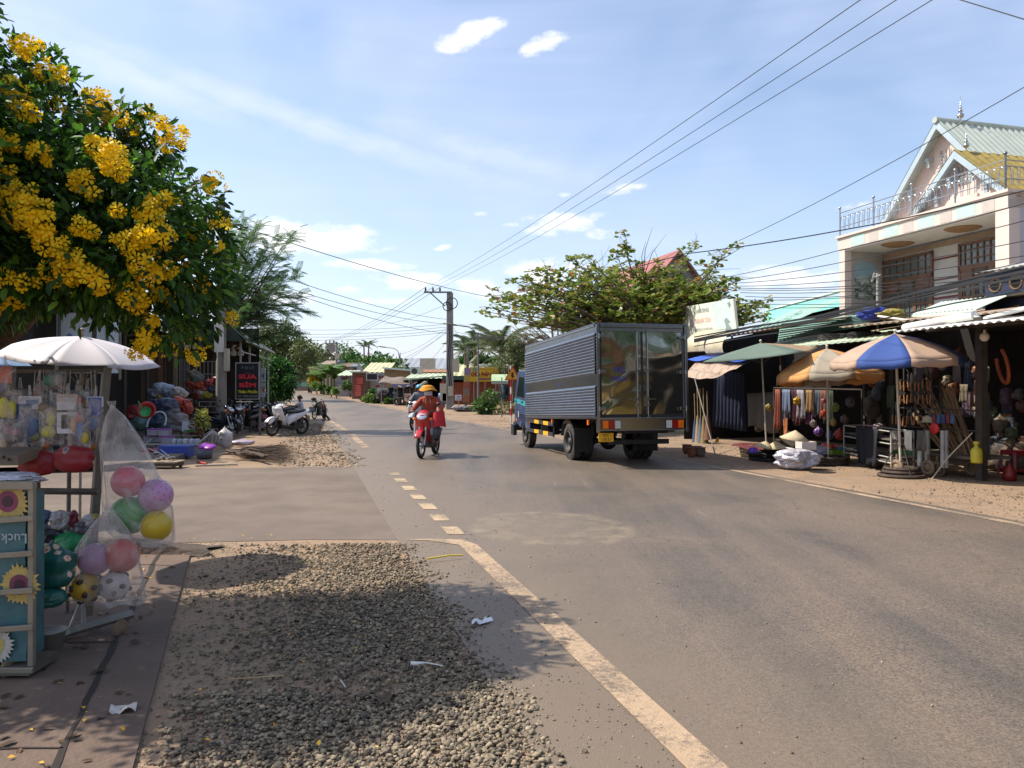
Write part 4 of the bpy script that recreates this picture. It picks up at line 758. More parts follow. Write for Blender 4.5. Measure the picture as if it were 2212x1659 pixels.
# -- red-roofed gable house behind the almond tree
hr=thing('gable_house','tall narrow house with a faded red roof and grey gable rising behind the almond tree','house',ST(1450,14.5)); ap=PT(1462,550,14.5)
b=MB(); q=lambda w,l,z:ap+RN*w+RD*l+UP*z
b.add([q(-1.7,0,-2.),q(1.7,0,-2.),q(1.7,0,-6),q(-1.7,0,-6),q(0,0,0)],[(0,4,1,2,3)]); b.add([q(-1.7,0,-2),q(-1.7,6,-2),q(-1.7,6,-6),q(-1.7,0,-6)],[(0,1,2,3)]); part(b,'wall',M('grey_render','#8d8988',rough=.9,var=.12,scale=2),hr)
b=MB()
for sg in(1,-1):
    b.add([q(0,-.3,.06),q(sg*1.95,-.3,-2.25),q(sg*1.95,6,-2.25),q(0,6,.06),q(0,-.3,.18),q(sg*1.95,-.3,-2.13),q(sg*1.95,6,-2.13),q(0,6,.18)],[(0,1,2,3),(4,5,6,7),(0,4,5,1),(1,5,6,2)])
part(b,'roof',M('faded_red_roof','#8f5450',rough=.7,var=.15,scale=2,dirt='#7d6a5a',dirt_amt=.3),hr)
# -- billboard
bbp=ST(1560,12); bb_=thing('billboard','sun-bleached white shop billboard leaning above the sheds right of the truck','billboard',bbp)
A,B,C_,D_=PT(1470,664,12.4),PT(1583.6,645,12.0),PT(1592,723,12.0),PT(1480,742,12.4); nrm=-RN
b=MB(); b.add([A,B,C_,D_,A+RN*.08,B+RN*.08,C_+RN*.08,D_+RN*.08],[(3,2,1,0),(0,1,5,4),(1,2,6,5),(2,3,7,6),(3,0,4,7),(4,5,6,7)]); part(b,'panel',M('bleached_vinyl','#d6d6c4',rough=.6,var=.05,scale=3,dirt='#b3b0a0',dirt_amt=.12),bb_)
def bq(u,v,o=.006): return A.lerp(B,u).lerp(D_.lerp(C_,u),v)+nrm*o
b=MB(); b.add([bq(.62,.02),bq(.99,.02),bq(.99,.98),bq(.66,.98)],[(3,2,1,0)]); part(b,'faded_picture',M('faded_teal_print','#b7cdc2',rough=.6,var=.12,scale=5),bb_)
b=MB(); b.add([bq(.02,.04),bq(.22,.03),bq(.24,.6),bq(.18,.95),bq(.03,.95)],[(4,3,2,1,0)]); part(b,'faded_picture',M('faded_grey_print','#aeb0a4',rough=.6,var=.3,scale=6),bb_)
uu=(B-A).normalized(); vv=(A-D_).normalized(); Lw=(B-A).length
for s_,v_,w_,z_,mm in (('CỬA HÀNG TẠP HÓA',.24,.30,.19,'#7d8a86'),('THANH TÂN',.52,.33,.24,'#d9b9ae'),('CHUYÊN SỈ & LẺ CÁC MẶT HÀNG',.74,.36,.13,'#8c9794'),('CHỢ PHÁP HÒA',.90,.2,.08,'#8c9794')):
    b=MB(); b.text(s_,bq(.42,v_,.012),uu,vv,z_,w=w_*Lw,bold=.02); part(b,'lettering',M('ink'+mm,mm,rough=.7,var=.1),bb_)
b=MB(); q=lambda u,v:bq(u,v,.012); b.add([q(.82,.55),q(.86,.48),q(.92,.62),q(.88,.66),q(.93,.8),q(.86,.95),q(.8,.9),q(.84,.75)],[(0,1,2,3),(0,3,7),(3,4,5,7),(7,5,6)]); b.add([q(.90,.10),q(.945,.06),q(.96,.16),q(.93,.25)],[(0,1,2,3)]); part(b,'emblem',M('ink#7d8a86'),bb_)
for u in(.1,.9): p=bq(u,.5,-.1); b=MB(); b.tube([p-UP*1.6,p+UP*.5],.03,6); part(b,'support',m_darkpost,bb_)
# ---------- two-storey house
hl,hr_=ST(1815,16),ST(2165,16); HS=(hr_-hl); hL=HS.length
house=thing('two_storey_house','two-storey house with a balustraded balcony, pink gables and a green metal roof','house',(hl+hr_)/2)
HO=hl  # local: along (left->right), depth RN, z
ax=HS.normalized()
def hp(s,d,z): return HO+ax*s+RN*d+UP*z
def hbox(b,s0,s1,d0,d1,z0_,z1_):
    v=[hp(s,d,z) for z in(z0_,z1_) for s,d in((s0,d0),(s1,d0),(s1,d1),(s0,d1))]; b.add(v,[(3,2,1,0),(4,5,6,7),(0,1,5,4),(1,2,6,5),(2,3,7,6),(3,0,4,7)])
zt=6.25; zs=5.72
m_ivory=M('ivory_render','#b8b4ac',rough=.85,var=.1,scale=1.5,dirt='#8b8478',dirt_amt=.25)
m_lav=M('lavender_render','#aeacb2',rough=.85,var=.05,scale=1,dirt='#8f8d90',dirt_amt=.1); m_peach=M('peach_paint','#cabbb0',rough=.8,var=.06,scale=2,dirt='#b39c8c',dirt_amt=.12)
b=MB(); hbox(b,.25,hL-.02,1.40,1.6,2.6,zs); part(b,'facade_wall',m_ivory,house)
b=MB(); hbox(b,hL,hL+.2,.0,10,0,zt); part(b,'side_wall',m_lav,house); b=MB(); hbox(b,.02,.22,.2,10,0,zt); part(b,'side_wall',M('grey_ivory','#9c9a96',rough=.85,var=.14,scale=1.5,dirt='#77726a',dirt_amt=.3),house)
b=MB(); hbox(b,0,.24,-.02,.22,2.4,zs+.1); part(b,'column',m_peach,house); b=MB(); hbox(b,hL-.16,hL+.21,-.02,.3,2.4,zs+.1); part(b,'column',m_peach,house)
b=MB(); hbox(b,.24,hL-.16,.0,10,2.35,2.5); hbox(b,.1,hL,1.9,9,0,2.4); part(b,'floor_slab',m_ivory,house)
b=MB(); hbox(b,-.05,hL+.2,-.04,10,zs+.1,zt-.07); part(b,'balcony_band',m_peach,house)
b=MB(); hbox(b,-.1,hL+.25,-.1,10,zt-.07,zt); part(b,'cornice',m_peach,house)
b=MB(); hbox(b,.22,hL-.14,0,1.45,zs+.05,zs+.098); part(b,'soffit',M('soffit_white','#c9c6bd',rough=.85,var=.06,dirt='#a88a64',dirt_amt=.12),house)
for k,s in enumerate((.55,1.85,3.1,4.35)):
    b=MB(); hbox(b,s*hL/5.6,(s+.55)*hL/5.6,-.046,-.04,zs+.12,zt-.1); part(b,'mint_panel',M('mint_paint','#aac8bb',rough=.8,var=.06),house)
    b=MB(); hbox(b,(s+.75)*hL/5.6,(s+1.1)*hL/5.6,-.046,-.04,zs+.12,zt-.1); part(b,'grey_panel',M('grey_paint','#b3aaa2',rough=.8,var=.06),house)
b=MB(); hbox(b,.24,hL-.16,1.388,1.40,zs-.16,zs); part(b,'ochre_frieze',M('ochre_paint','#94806a',rough=.8,var=.15),house)
for s in(1.6,3.9): b=MB(); b.lathe([(.01,0),(.3,0),(.36,.02),(.42,.05),(.45,.06)],hp(s,.7,zs-.015),20,sx=1,sy=1); part(b,'ceiling_rose',M('rose_brown','#8a6a48',rough=.8,var=.25,scale=14),house)
for z in(4.1,4.62,5.2): b=MB(); hbox(b,.3,hL-.3,1.392,1.40,z,z+.05); part(b,'red_band',M('maroon_line','#6e3433',rough=.8),house)
m_wood=M('teak','#6b4a33',rough=.5,var=.25,scale=6,stretch=(1,1,.2)); m_wd2=M('weathered_teak','#5a4c40',rough=.7,var=.25,scale=6)
def door(s0,s1,zb,zt_,leaves):
    w=s1-s0; b=MB()
    for s in(s0,s1-.07): hbox(b,s,s+.07,1.33,1.39,zb,zt_)
    hbox(b,s0,s1,1.33,1.39,zt_-.07,zt_); zm=zt_-.62; hbox(b,s0,s1,1.33,1.39,zm-.12,zm); f=part(b,'door_frame',m_wood,house)
    b=MB(); hbox(b,s0+.06,s1-.06,1.37,1.386,zb,zt_-.06); b.build('pane',M('grey_pane','#55605f',rough=.15,var=.15,spec=.7),f,house.location)
    b=MB()                                                   # fret-work transom
    for k in range(1,7): s=s0+w*k/7; hbox(b,s-.018,s+.018,1.34,1.37,zm,zt_-.07)
    for z in(zm+.15,zt_-.22): hbox(b,s0+.1,s1-.1,1.34,1.365,z,z+.03)
    b.build('transom_grille',m_wood,f,house.location)
    for k in range(leaves):
        a=s0+.07+(w-.14)*k/leaves; c=a+(w-.14)/leaves; b=MB()
        for s in(a,c-.06): hbox(b,s,s+.06,1.335,1.38,zb,zm-.12)
        mid=(a+c)/2
        hbox(b,a,c,1.335,1.38,zm-.42,zm-.12)
        for z in(zb,zb+.5,zb+1.0): hbox(b,a,c,1.34,1.375,z,z+.06)
        for k2 in(-.09,.09): hbox(b,mid+k2-.012,mid+k2+.012,1.34,1.37,zb+.1,zm-.5)
        pts=[hp(mid+.15*math.cos(q),1.35,zm-.62+.16*math.sin(q)) for q in [R(10*i) for i in range(19)]]; b.tube(pts,.018,5); hbox(b,mid-.1,mid+.1,1.34,1.37,zb+.75,zb+.79)
        b.build('door_leaf',m_wd2 if k%2 else m_wood,f,house.location)
def s_at(px): p=ST(px,17.4); return (p-HO).dot(ax)
door(s_at(1910),s_at(2018),3.0,5.5,3); door(s_at(2074),s_at(2172),3.0,5.52,3)
b=MB(); b.grid(lambda u,v:hp(.226,.35+.8*u,4.3+.85*v),1,1,False); pts=[hp(.226,.75+.4*math.cos(q),5.15+.32*math.sin(q)) for q in [R(12*i) for i in range(16)]]; b.add(pts,[tuple(range(len(pts)))])
def mural(nt,c,vec,bs):
    L=nt.links.new; n=nd(nt,'ShaderNodeTexNoise',i_Scale=4.5,i_Detail=4.,i_Distortion=1.2); L(vec,n.inputs['Vector']); sp=nd(nt,'ShaderNodeSeparateXYZ'); L(vec,sp.inputs[0])
    low=ramp(nt,[(.38,'#22302a'),(.46,'#4d5a3e'),(.52,'#7f8f86'),(.6,'#a9b6ae')],n.outputs[0]); mr=nd(nt,'ShaderNodeMapRange',i_1=4.9,i_2=5.1); L(sp.outputs[2],mr.inputs[0]); mx=nd(nt,'ShaderNodeMix',data_type='RGBA'); L(mr.outputs[0],mx.inputs[0]); L(low,mx.inputs[6]); mx.inputs[7].default_value=lin('#86a8b2'); return mx.outputs[2]
part(b,'landscape_mural',M('landscape_mural',rough=.8,var=.1,gen=mural),house)
# balustrade
b=MB(); m_alu=M('aluminium','#9c9fa3',rough=.35,metal=.8,var=.08)
def rail(p,q,n):
    L=(q-p).length
    for z in(.28,.58,.72): b.tube([p+UP*z,q+UP*z],.014,6)
    for i in range(n+1):
        c=p.lerp(q,i/n)
        if i<n:
            e=p.lerp(q,(i+1)/n); pts=[c.lerp(e,.5+.36*math.cos(a))+UP*(.38+.19*math.sin(a)) for a in [R(30*k) for k in range(7)]]; b.tube([c.lerp(e,.86)+UP*.14]+pts+[c.lerp(e,.14)+UP*.14],.010,5)
        if i%7==0: b.tube([c,c+UP*.82],.024,8); b.ball(c+UP*.87,.045,n=10,k=6)
rail(hp(.0,.0,zt),hp(hL+.1,.0,zt),28); rail(hp(hL+.1,.0,zt),hp(hL+.1,5,zt),25); part(b,'balustrade',m_alu,house)
# gables
def gable(sc,d0,half,zb,za,dl,roofm,over=.35,thick=.24):
    b=MB(); b.prism([(-half,zb),(half,zb),(0,za)],HO+ax*sc+RN*d0,ax,UP,RN,.15); w=part(b,'gable_wall',M('pink_gable','#d3bfb5',rough=.85,var=.06,scale=1.5,dirt='#b59a8c',dirt_amt=.1),house)
    b=MB(); sl=(za-zb)/half
    for sg in(1,-1):
        he=half*1.13; o=HO+ax*sc+RN*(d0-over)+UP*(za+.1); e=o+ax*sg*he-UP*sl*he; dn=UP*thick
        b.add([o,e,e-dn,o-dn,o+RN*.09,e+RN*.09,e-dn+RN*.09,o-dn+RN*.09],[(0,1,2,3),(4,7,6,5),(0,4,5,1),(3,2,6,7),(1,5,6,2)])
        b.add([o-dn*.5+RN*.09,e-dn*.5+RN*.09,e-dn*.5+RN*(over),o-dn*.5+RN*over],[(0,1,2,3)])
    part(b,'bargeboard',M('powder_blue_paint','#a0b0b8',rough=.7,var=.08,scale=3,dirt='#8c8a80',dirt_amt=.1),house)
    for sg in(1,-1):
        for t in(.22,.5,.78):
            o=HO+ax*(sc+sg*half*t)+RN*(d0-.2)+UP*(za-(za-zb)*t-.2); b=MB(); b.prism([(0,0),(.3,0),(.3,-.07),(.12,-.1),(.16,-.26),(.08,-.28),(.04,-.1),(0,-.08)],o-RN*.0,RN*.6+ax*sg*-.0,UP,ax,.1); part(b,'bracket',MATS['powder_blue_paint'],house)
    b=MB()
    for sg in(1,-1):
        o=HO+ax*sc+RN*(d0-over)+UP*(za+.13); e=o+ax*sg*half*1.17-UP*sl*half*1.17; corr(b,o,o+RN*dl,e-o,.022,.22 if dl>3 else .3,1 if dl>3 else 5)
    part(b,'roof',roofm,house); return w
m_groof=M('green_metal_roof','#b1b8aa',rough=.4,metal=.2,var=.08,scale=2,dirt='#7c8a72',dirt_amt=.15)
sm=(ST(2028,17.5)-HO).dot(ax)+.28; gable(sm,1.5,2.5,6.2,9.0,9,m_groof)
ss=(ST(2068,16.3)-HO).dot(ax); gable(ss,.5,1.55,6.2,7.6,2.2,M('mustard_tile','#94803f',rough=.6,var=.2,scale=8,dirt='#6a4a2c',dirt_amt=.2),.3,.2)
b=MB(); b.tube([HO+ax*sm+RN*1.1+UP*9.1,HO+ax*sm+RN*10.5+UP*9.1],.09,8); part(b,'ridge_cap',m_groof,house)
for sc,d,z in((sm,2.0,9.15),(ss,.6,7.75)):
    b=MB(); b.lathe([(.02,0),(.03,.1),(.14,.17),(.16,.26),(.1,.34),(.04,.37),(.09,.42),(.1,.48),(.05,.53),(.03,.55),(.065,.6),(.06,.65),(.02,.69),(.04,.73),(.035,.77),(.012,.8),(.008,1.15),(.001,1.2)],hp(sc,d,z),14); b.v=[tuple(hp(sc,d,z)+(Vector(q)-hp(sc,d,z))*(.62 if d>1 else .5)) for q in b.v]; part(b,'roof_finial',M('chrome_finial','#b5b2ac',rough=.2,metal=1,var=.05),house)
for sc,d,z,k in((sm,1.49,7.75,1.),(ss,.49,6.9,.8)):
    b=MB()
    for i in range(6): b.tube([hp(sc-.3*k+.02*i,d-.03,z+.08*i*k),hp(sc+.3*k-.06*i,d-.03,z+.08*i*k)],.016,5)
    for i in range(3): b.tube([hp(sc-.15*k+.15*i*k,d-.03,z-.1),hp(sc-.15*k+.15*i*k,d-.03,z+.55*k)],.016,5)
    part(b,'gable_ornament',M('grey_ornament','#8b8f92',rough=.6),house)
cloth('red_shirt','red shirt hanging out to dry at the right balcony door','laundry',hp(hL-.62,1.3,3.15),hp(hL-.36,1.3,3.15),.48,'#a5121e',.03,2); cloth('white_shirt','white shirt drying beside the red shirt on the balcony','laundry',hp(hL-.33,1.3,3.15),hp(hL-.14,1.3,3.15),.4,'#b8b5b0',.03,2)
# pigeon loft
lp=PT(2190,640,14.0); loft=thing('pigeon_loft','dark blue pigeon loft with two rows of round holes on the shed roof','pigeon loft',lp-UP*.75)
b=MB(); o=lp
for j,z in enumerate((-.62,-.02)):
    b.box(o-ax*.0+UP*(z+.27)+ax*.75,(.5,2.4,.54),RZ)
part(b,'loft_box',M('loft_blue','#1c2740',rough=.7,var=.2,scale=4),loft)
b=MB()
for z in(-.64,-.03): b.box(o+ax*.72+UP*z-RN*.12,(.75,2.5,.045),RZ)
part(b,'landing_board',m_darkpost,loft); b=MB(); corr(b,o-ax*.6-RN*.45+UP*.52,o+ax*2.1-RN*.45+UP*.52,RN*1.1+UP*.25,.015,.16); part(b,'loft_roof',m_zinc,loft)
for z in(-.36,.24):
    for k in range(5):
        c=o+ax*(-.2+.48*k)-RN*.252+UP*z; b=MB(); b.torus(c,.135,.022,20,6,rotm(0,R(90),RZ)); h=part(b,'hole_rim',M('rim_tan','#6b5238',rough=.8),loft); b=MB(); b.lathe([(.001,0),(.125,0)],c-RN*.002,18,rotm(0,R(-90),RZ)); b.build('hole_dark',M('hole_black','#060606',rough=1,var=0),h,loft.location)
# things on the roofs
def sack(name,label,cat,p,r,col,sx=1,sy=1,sz=1,group=None,rough=.6,jit=.12,alpha=1.,knot=False,seed=None,mat=None):
    b=MB(); rr=random.Random(seed if seed else hash(label)%9999); ph=[rr.uniform(0,6) for _ in range(6)]
    def fn(u,v):
        u=u%1.; a=2*math.pi*u; z=v*2-1; q=max(.02,(1-abs(z)**2.6))**.45
        if knot and z>.35: q*=max(.12,1-(z-.35)*1.55)
        dd=Vector((math.cos(a)*1.6,math.sin(a)*1.6,z*1.5))+Vector((ph[3],ph[4],ph[5]))*3; k=1+jit*(2.*mnoise.noise(dd)+1.5*mnoise.noise(dd*2.6)+.8*mnoise.noise(dd*6))
        return Vector(p)+Vector((r*sx*q*k*math.cos(a),r*sy*q*k*math.sin(a),r*sz*(z+1)))
    b.grid(fn,36,16); m=mat or M('sack'+col+(str(alpha) if alpha<1 else ''),col,rough=rough,var=.15,scale=9,bump=.5,bscale=20,alpha=alpha); return tag(b.build(name,m,base=Vector(p)),label,cat,group)
sack('tarp_bundle','crumpled bright blue tarpaulin bundle sitting on the rusty shed roof','bundle',PT(1888,697,12.2),.27,'#26388a',1.05,.85,.66,jit=.2); sack('yellow_tarp','mustard yellow tarpaulin heap beside the blue bundle on the roof','bundle',PT(1927,694,12.4),.2,'#867a30',1.3,.8,.7,jit=.3)
p=PT(1950,695,12.4); b=MB(); b.box(p,(.5,.9,.04),RZ+.3,R(12),R(14)); tag(b.build('tin_sheet',m_zinc,base=p,bevel=.004),'flat grey tin sheet lying on the roof right of the yellow tarpaulin','sheet')
A,B=PT(1970,680,13.0),PT(2108,668,12.6); b=MB(); corr(b,A,B,RN*.8+UP*.3,.02,.14); b.add([A-UP*.0,B,B-UP*.22,A-UP*.04],[(0,1,2,3)]); tag(b.build('roof_sheet',M('mint_sheet','#b9c9bd',rough=.5,var=.1),base=A),'mint-edged white corrugated sheet lying on the shed roof below the pigeon loft','roof sheet')
p=ST(1893,16.05); b=MB(); q=PT(1896,590,14.5); b.tube([Vector((q.x,q.y,2.9)),q+UP*.0],.035,8); b.tube([q-UP*.1-ax*.15,q-UP*.05+ax*.12],.02,5); b.tube([q+UP*.02-ax*.1,q-UP*.2-ax*.2],.03,6); tag(b.build('service_mast',M('pale_mast','#8f8c86',rough=.6),base=q),'short white service mast carrying wires in front of the balcony','mast')
# ---------- parasols and market goods on the right verge
def parasol(name,label,base,apex,rim_r,drop,cols,mats,lean=(0,0),n=8,val=.12,rot=0.,pole_r=.022,group=None,mpole=None,basefn=None,curve=.22,under=0):
    base=Vector(base); apex=Vector(apex); t=thing(name,label,'parasol',base,0,group); m=rotm(lean[0],lean[1],rot)
    b=MB()
    for k in range(n):
        b.m=cols[k%len(cols)]
        def fn(u,v):
            a0,a1=2*math.pi*k/n,2*math.pi*(k+1)/n; r=rim_r*v
            z=-drop*v*(1-curve)-drop*curve*v*v*v
            p=Vector((math.cos(a0),math.sin(a0),0)).lerp(Vector((math.cos(a1),math.sin(a1),0)),u)*r; sag=.05*rim_r*math.sin(math.pi*u)*v*(1-v*.4)
            return apex+m@(p+UP*(z-sag))
        b.grid(fn,6,10)
        if val:
            def fv(u,v):
                q=fn(u,1.); o=(q-apex); o.z=0; return q-UP*val*v*(1+.12*math.sin(u*12))+o.normalized()*.01*math.sin(u*9)*v
            b.grid(fv,6,2)
    c=b.build('canopy',mats,t,base); md=c.modifiers.new('t','SOLIDIFY'); md.thickness=.003; md.material_offset=under; md.material_offset_rim=under
    b=MB()
    for k in range(n):
        a=2*math.pi*k/n; e=apex+m@Vector((rim_r*.98*math.cos(a),rim_r*.98*math.sin(a),-drop-.012)); mid=apex+m@Vector((rim_r*.55*math.cos(a),rim_r*.55*math.sin(a),-drop*.46-.014)); b.tube([apex-UP*.03,mid,e],.006,4); 
    hub=base.lerp(apex,1-.45/max(.5,(apex-base).length))
    for k in range(n): a=2*math.pi*k/n; b.tube([hub,apex+m@Vector((rim_r*.5*math.cos(a),rim_r*.5*math.sin(a),-drop*.42-.02))],.005,4,False)
    b.build('rib',M('rib_metal','#77736a',rough=.5,metal=.6),t,base)
    b=MB(); b.tube([base+UP*.05,apex+m@(UP*.03)],pole_r,12); b.ball(apex+m@(UP*.05),.03,n=10,k=6); b.build('pole',mpole or M('cream_pole','#b7ae9c',rough=.5,var=.1,scale=8,dirt='#7c6a55',dirt_amt=.25),t,base)
    if basefn: b=MB(); mm=basefn(b,base); b.build('base',mm,t,base)
    return t
m_cb=M('canvas_beige','#b79c86',rough=.85,var=.06,scale=4,trans=.25,dirt='#8f7866',dirt_amt=.1); m_cu=M('canvas_blue','#3a5494',rough=.8,var=.06,scale=4,trans=.25); m_co=M('canvas_orange','#d69f62',rough=.85,var=.07,scale=4,trans=.3,dirt='#a3764c',dirt_amt=.15); m_cg=M('canvas_grey','#a89c88',rough=.85,var=.07,scale=4,trans=.25); m_cgr=M('canvas_green','#66776a',rough=.85,var=.08,scale=4,trans=.2); m_iron=M('rusty_iron','#3b2f28',rough=.8,var=.3,scale=12,dirt='#6b4b35',dirt_amt=.3)
def base_disc(b,p):
    for z,r in((.03,.36),(.09,.28),(.15,.26)): b.torus(p+UP*z,r,.035,28,8)
    b.lathe([(.001,.16),(.24,.15),(.25,.1),(.3,.05),(.34,.02)],p,24); 
    for k in range(3): a=R(120*k+30); b.tube([p+Vector((.34*math.cos(a),.34*math.sin(a),.03)),p+UP*.75],.01,5)
    return m_iron
def base_rim(b,p):
    for z,r in((.04,.37),(.1,.36),(.15,.38)): b.torus(p+UP*z,r,.03,28,8)
    b.lathe([(.001,.08),(.36,.06)],p,24)
    for k in range(4): a=R(90*k+20); b.tube([p+Vector((.37*math.cos(a),.37*math.sin(a),.15)),p+UP*.2],.014,5)
    return m_iron
def base_stack(b,p):
    for k in range(4): b.torus(p+UP*(.04+.055*k)+Vector((random.uniform(-.04,.04),random.uniform(-.04,.04),0)),.37-.03*(k%2),.038,26,8)
    b.tube([p,p+UP*.35],.05,8); return M('black_rubber','#1d1b1a',rough=.85,var=.2)
b1=G(1946,1030); a1=P(1934,721,13.7); parasol('market_parasol','blue and beige striped parasol standing in front of the tool racks',b1,a1,1.1,.46,[0,1],[m_cb,m_cu],(R(2),R(1)),8,.13,R(-105),basefn=base_disc,curve=.35)
b2=G(1789,1003); a2_=P(1786.6,753,15.9); parasol('market_parasol','orange and grey parasol over the hanging clothes',b2,a2_,1.09,.56,[1,0],[m_co,m_cg],(R(3),R(-2)),8,.14,R(-131),basefn=base_rim,curve=.4)
b3=G(1657,994); a3=P(1643.7,741,16.6); parasol('market_parasol','flat faded green parasol nearest the truck, tilted up to the right',b3,a3,1.42,.24,[0,0,0,1],[m_cgr,M('canvas_tan','#a58b6c',rough=.85,var=.1,trans=.25)],(0,R(-7),),4,.02,R(15),.018,basefn=base_stack,curve=.1)
# --- clothes stall
p0,p1=PT(1672,838,11.5),PT(1862,842,11.7); cr=thing('clothes_rail','metal rail on two posts carrying hanging clothes below the orange parasol','rail',(p0+p1)/2*1); cr.location.z=0
b=MB(); b.tube([p0,p1],.02,8); part(b,'rail',m_darkpost,cr)
for q in(p0,p1): b=MB(); b.tube([Vector((q.x,q.y,0)),q],.022,8); part(b,'upright',m_darkpost,cr)
G1='clothes hanging below the orange parasol'
cl=[('#783d2d',.09,1.05,'long rust-brown garment'),('#56525d',.10,.95,'long grey garment'),('#606b81',.13,.6,'short steel-blue top'),('#392731',.10,.75,'dark plum top'),('#6f5672',.13,.8,'lilac blouse'),('#837f86',.12,.72,'silver patterned blouse'),('#461c25',.10,.9,'maroon trousers'),('#896b44',.1,.55,'tan top'),('#613958',.11,.86,'purple trousers'),('#424a53',.1,.62,'slate grey top'),('#6b3e36',.1,.7,'brick red top'),('#31392d',.12,.8,'dark olive top')]  # garment colours darkened to stand for the shade under the parasol
poss=[0.10,.16,.22,.26,.33,.40,.36,.48,.45,.55,.62,.70]
wh=['second from the left end of the rail','beside the rust-brown one','third from the left','in the left half of the rail','in front of the plum one','left of the parasol pole','behind the lilac one','right of the silver one','next to the maroon pair','right of the pole','towards the right end of the rail','near the right post of the rail']
for k,(c_,w,dr,nm) in enumerate(cl):
    q=p0.lerp(p1,poss[k])-RN*random.uniform(0,.16)-UP*.03; cloth('hanging_garment',nm+' '+wh[k],'garment',q-(p1-p0).normalized()*w,q+(p1-p0).normalized()*w,dr*.95,c_,.035,2,G1,bot=1.25)
G2='toy bags hanging by the parasol pole'
toys=[((1722,866),.1,'#ac8618','yellow packet hanging high between the clothes'),((1781,893),.09,'#a04021','orange toy packet left of the parasol pole'),((1779,866),.06,'#994454','pink packet above the orange toy'),((1805,880),.1,'#727b3b','olive green packet right of the pole'),((1768,932),.11,'#643f7b','purple toy bag low beside the pole'),((1792,940),.1,'#3f5480','blue toy bag just right of the pole'),((1814,938),.13,'#933723','round red toy bag at the low right of the cluster'),((1800,912),.09,'#9f8d48','straw coloured bag of toys'),((1757,915),.09,'#7c726b','clear bag of small grey toys'),((1825,905),.1,'#554841','brown bag near the right post'),((1660,880),.09,'#826c25','ochre bag at the left end of the rail'),((1838,868),.12,'#454048','dark bag high near the right post')]  # bag colours darkened too, shade put into the colour
for (x,y),r,c_,lb in toys: p=PT(x,y,11.35); sack('toy_bag',lb,'toy bag',p-UP*r,r,c_,.8,.6,1.1,G2,.35,.2,knot=True,seed=x)
p=PT(1697,925,11.3); b=MB(); 
for k in range(3): b.box(p+RD*(.05-.05*k)+UP*(.0+.02*k),(.02,.035,.42),RZ,R(4*k-4))
tag(b.build('wooden_rods',M('orange_wood','#a5633a',rough=.6,var=.2),base=p),'bunch of orange wooden rods hanging below the rust-brown garment','rods')
sack('brown_bag','large limp brown sack hanging in the shade right of the clothes','sack',PT(1885,905,12.3),.2,'#4b4138',1.,.7,1.6,jit=.1,knot=True)
# conical hats
m_straw=M('pale_straw','#b5a482',rough=.85,var=.12,scale=30,bump=.4,bscale=60)
def hat(label,px,py,t,r,tilt=(0,0),z=None):
    p=GZ(px,py,t); b=MB(); b.lathe([(.002,r*.62),(r*.5,r*.32),(r,0),(r*.98,-.006),(r*.5,r*.29)],p,28,rotm(*tilt,0)); tag(b.build('conical_hat',m_straw,base=p),label,'hat','conical straw hats on the stall')
hat('pale conical straw hat resting on the red cloth, half behind the green parasol pole',1652,966,.33,.22,(R(4),R(10))); hat('pale conical straw hat just right of the green parasol pole',1676,968,.31,.25,(0,R(-4))); hat('shaded conical straw hat hanging higher up, below the clothes',1716,948,.62,.27,(R(6),R(6)))
# crates and boxes
def crate(name,label,p,sz,col,rz=0,slats=True,cat='crate',group=None,rows=3,cols=7,gap=.55):
    p=Vector(p); b=MB(); sx,sy,sz_=sz; th=.012
    b.box(p+UP*.02,(sx,sy,.02),rz)
    m=rotm(0,0,rz)
    for s in(1,-1):
        for k in range(rows+1): z=.02+(sz_-.03)*k/rows; b.box(p+m@Vector((0,s*sy/2,z)),(sx,th,sz_/rows*gap*.8),rz); b.box(p+m@Vector((s*sx/2,0,z)),(th,sy-.002,sz_/rows*gap*.8-.002),rz)
        for k in range(cols+1):
            u=-.5+k/cols; b.box(p+m@Vector((u*sx*.985,s*(sy/2-.004),sz_/2)),(sx/cols*gap*.6,th*.8,sz_),rz)
            b.box(p+m@Vector((s*(sx/2-.004),u*sy*.97,sz_/2)),(th*.8,sy/cols*gap*.6,sz_-.002),rz)
    return tag(b.build(name,M('plastic'+col,col,rough=.5,var=.1,dirt='#6d5c4c',dirt_amt=.15),base=p),label,cat,group)
def gp(px,py): return G(px,py)
crate('slatted_crate','cream slatted plastic crate at the left of the hat stall',gp(1617,986),(.42,.34,.27),'#b8a387',RZ+.3); crate('slatted_crate','second cream crate pressed against the green parasol pole',gp(1645,989),(.46,.34,.27),'#b39b7c',RZ+.2)
b=MB(); p=GZ(1636,964,.29); b.grid(lambda u,v:p+RD*(.75-1.5*u)+RN*(-.22+.75*v)+UP*(.02*math.sin(9*u+4*v)+.03*math.sin(23*u)*v-.05*(v<.1)),24,10); tag(b.build('red_cloth',M('dark_red_cloth','#5a1c1e',rough=.85,var=.3,scale=8),base=p),'dark red cloth spread over the crates under the straw hats','cloth')
p=GZ(1627,972,.3); b=MB(); b.box(p,(.16,.14,.11),RZ,0,0,.85); tag(b.build('purple_box',M('purple_plastic','#5c3aa0',rough=.4,var=.1),base=p,bevel=.02),'small purple plastic box standing on the crate edge','box')
b=MB(); p=GZ(1708,948,.5); b.box(p,(.36,.3,.02),RZ+.4,R(38),R(-25)); tag(b.build('carton_flap',M('cream_card','#c3ab85',rough=.8,var=.08),base=p,bevel=.003),'bent cream card leaning below the high straw hat','card')
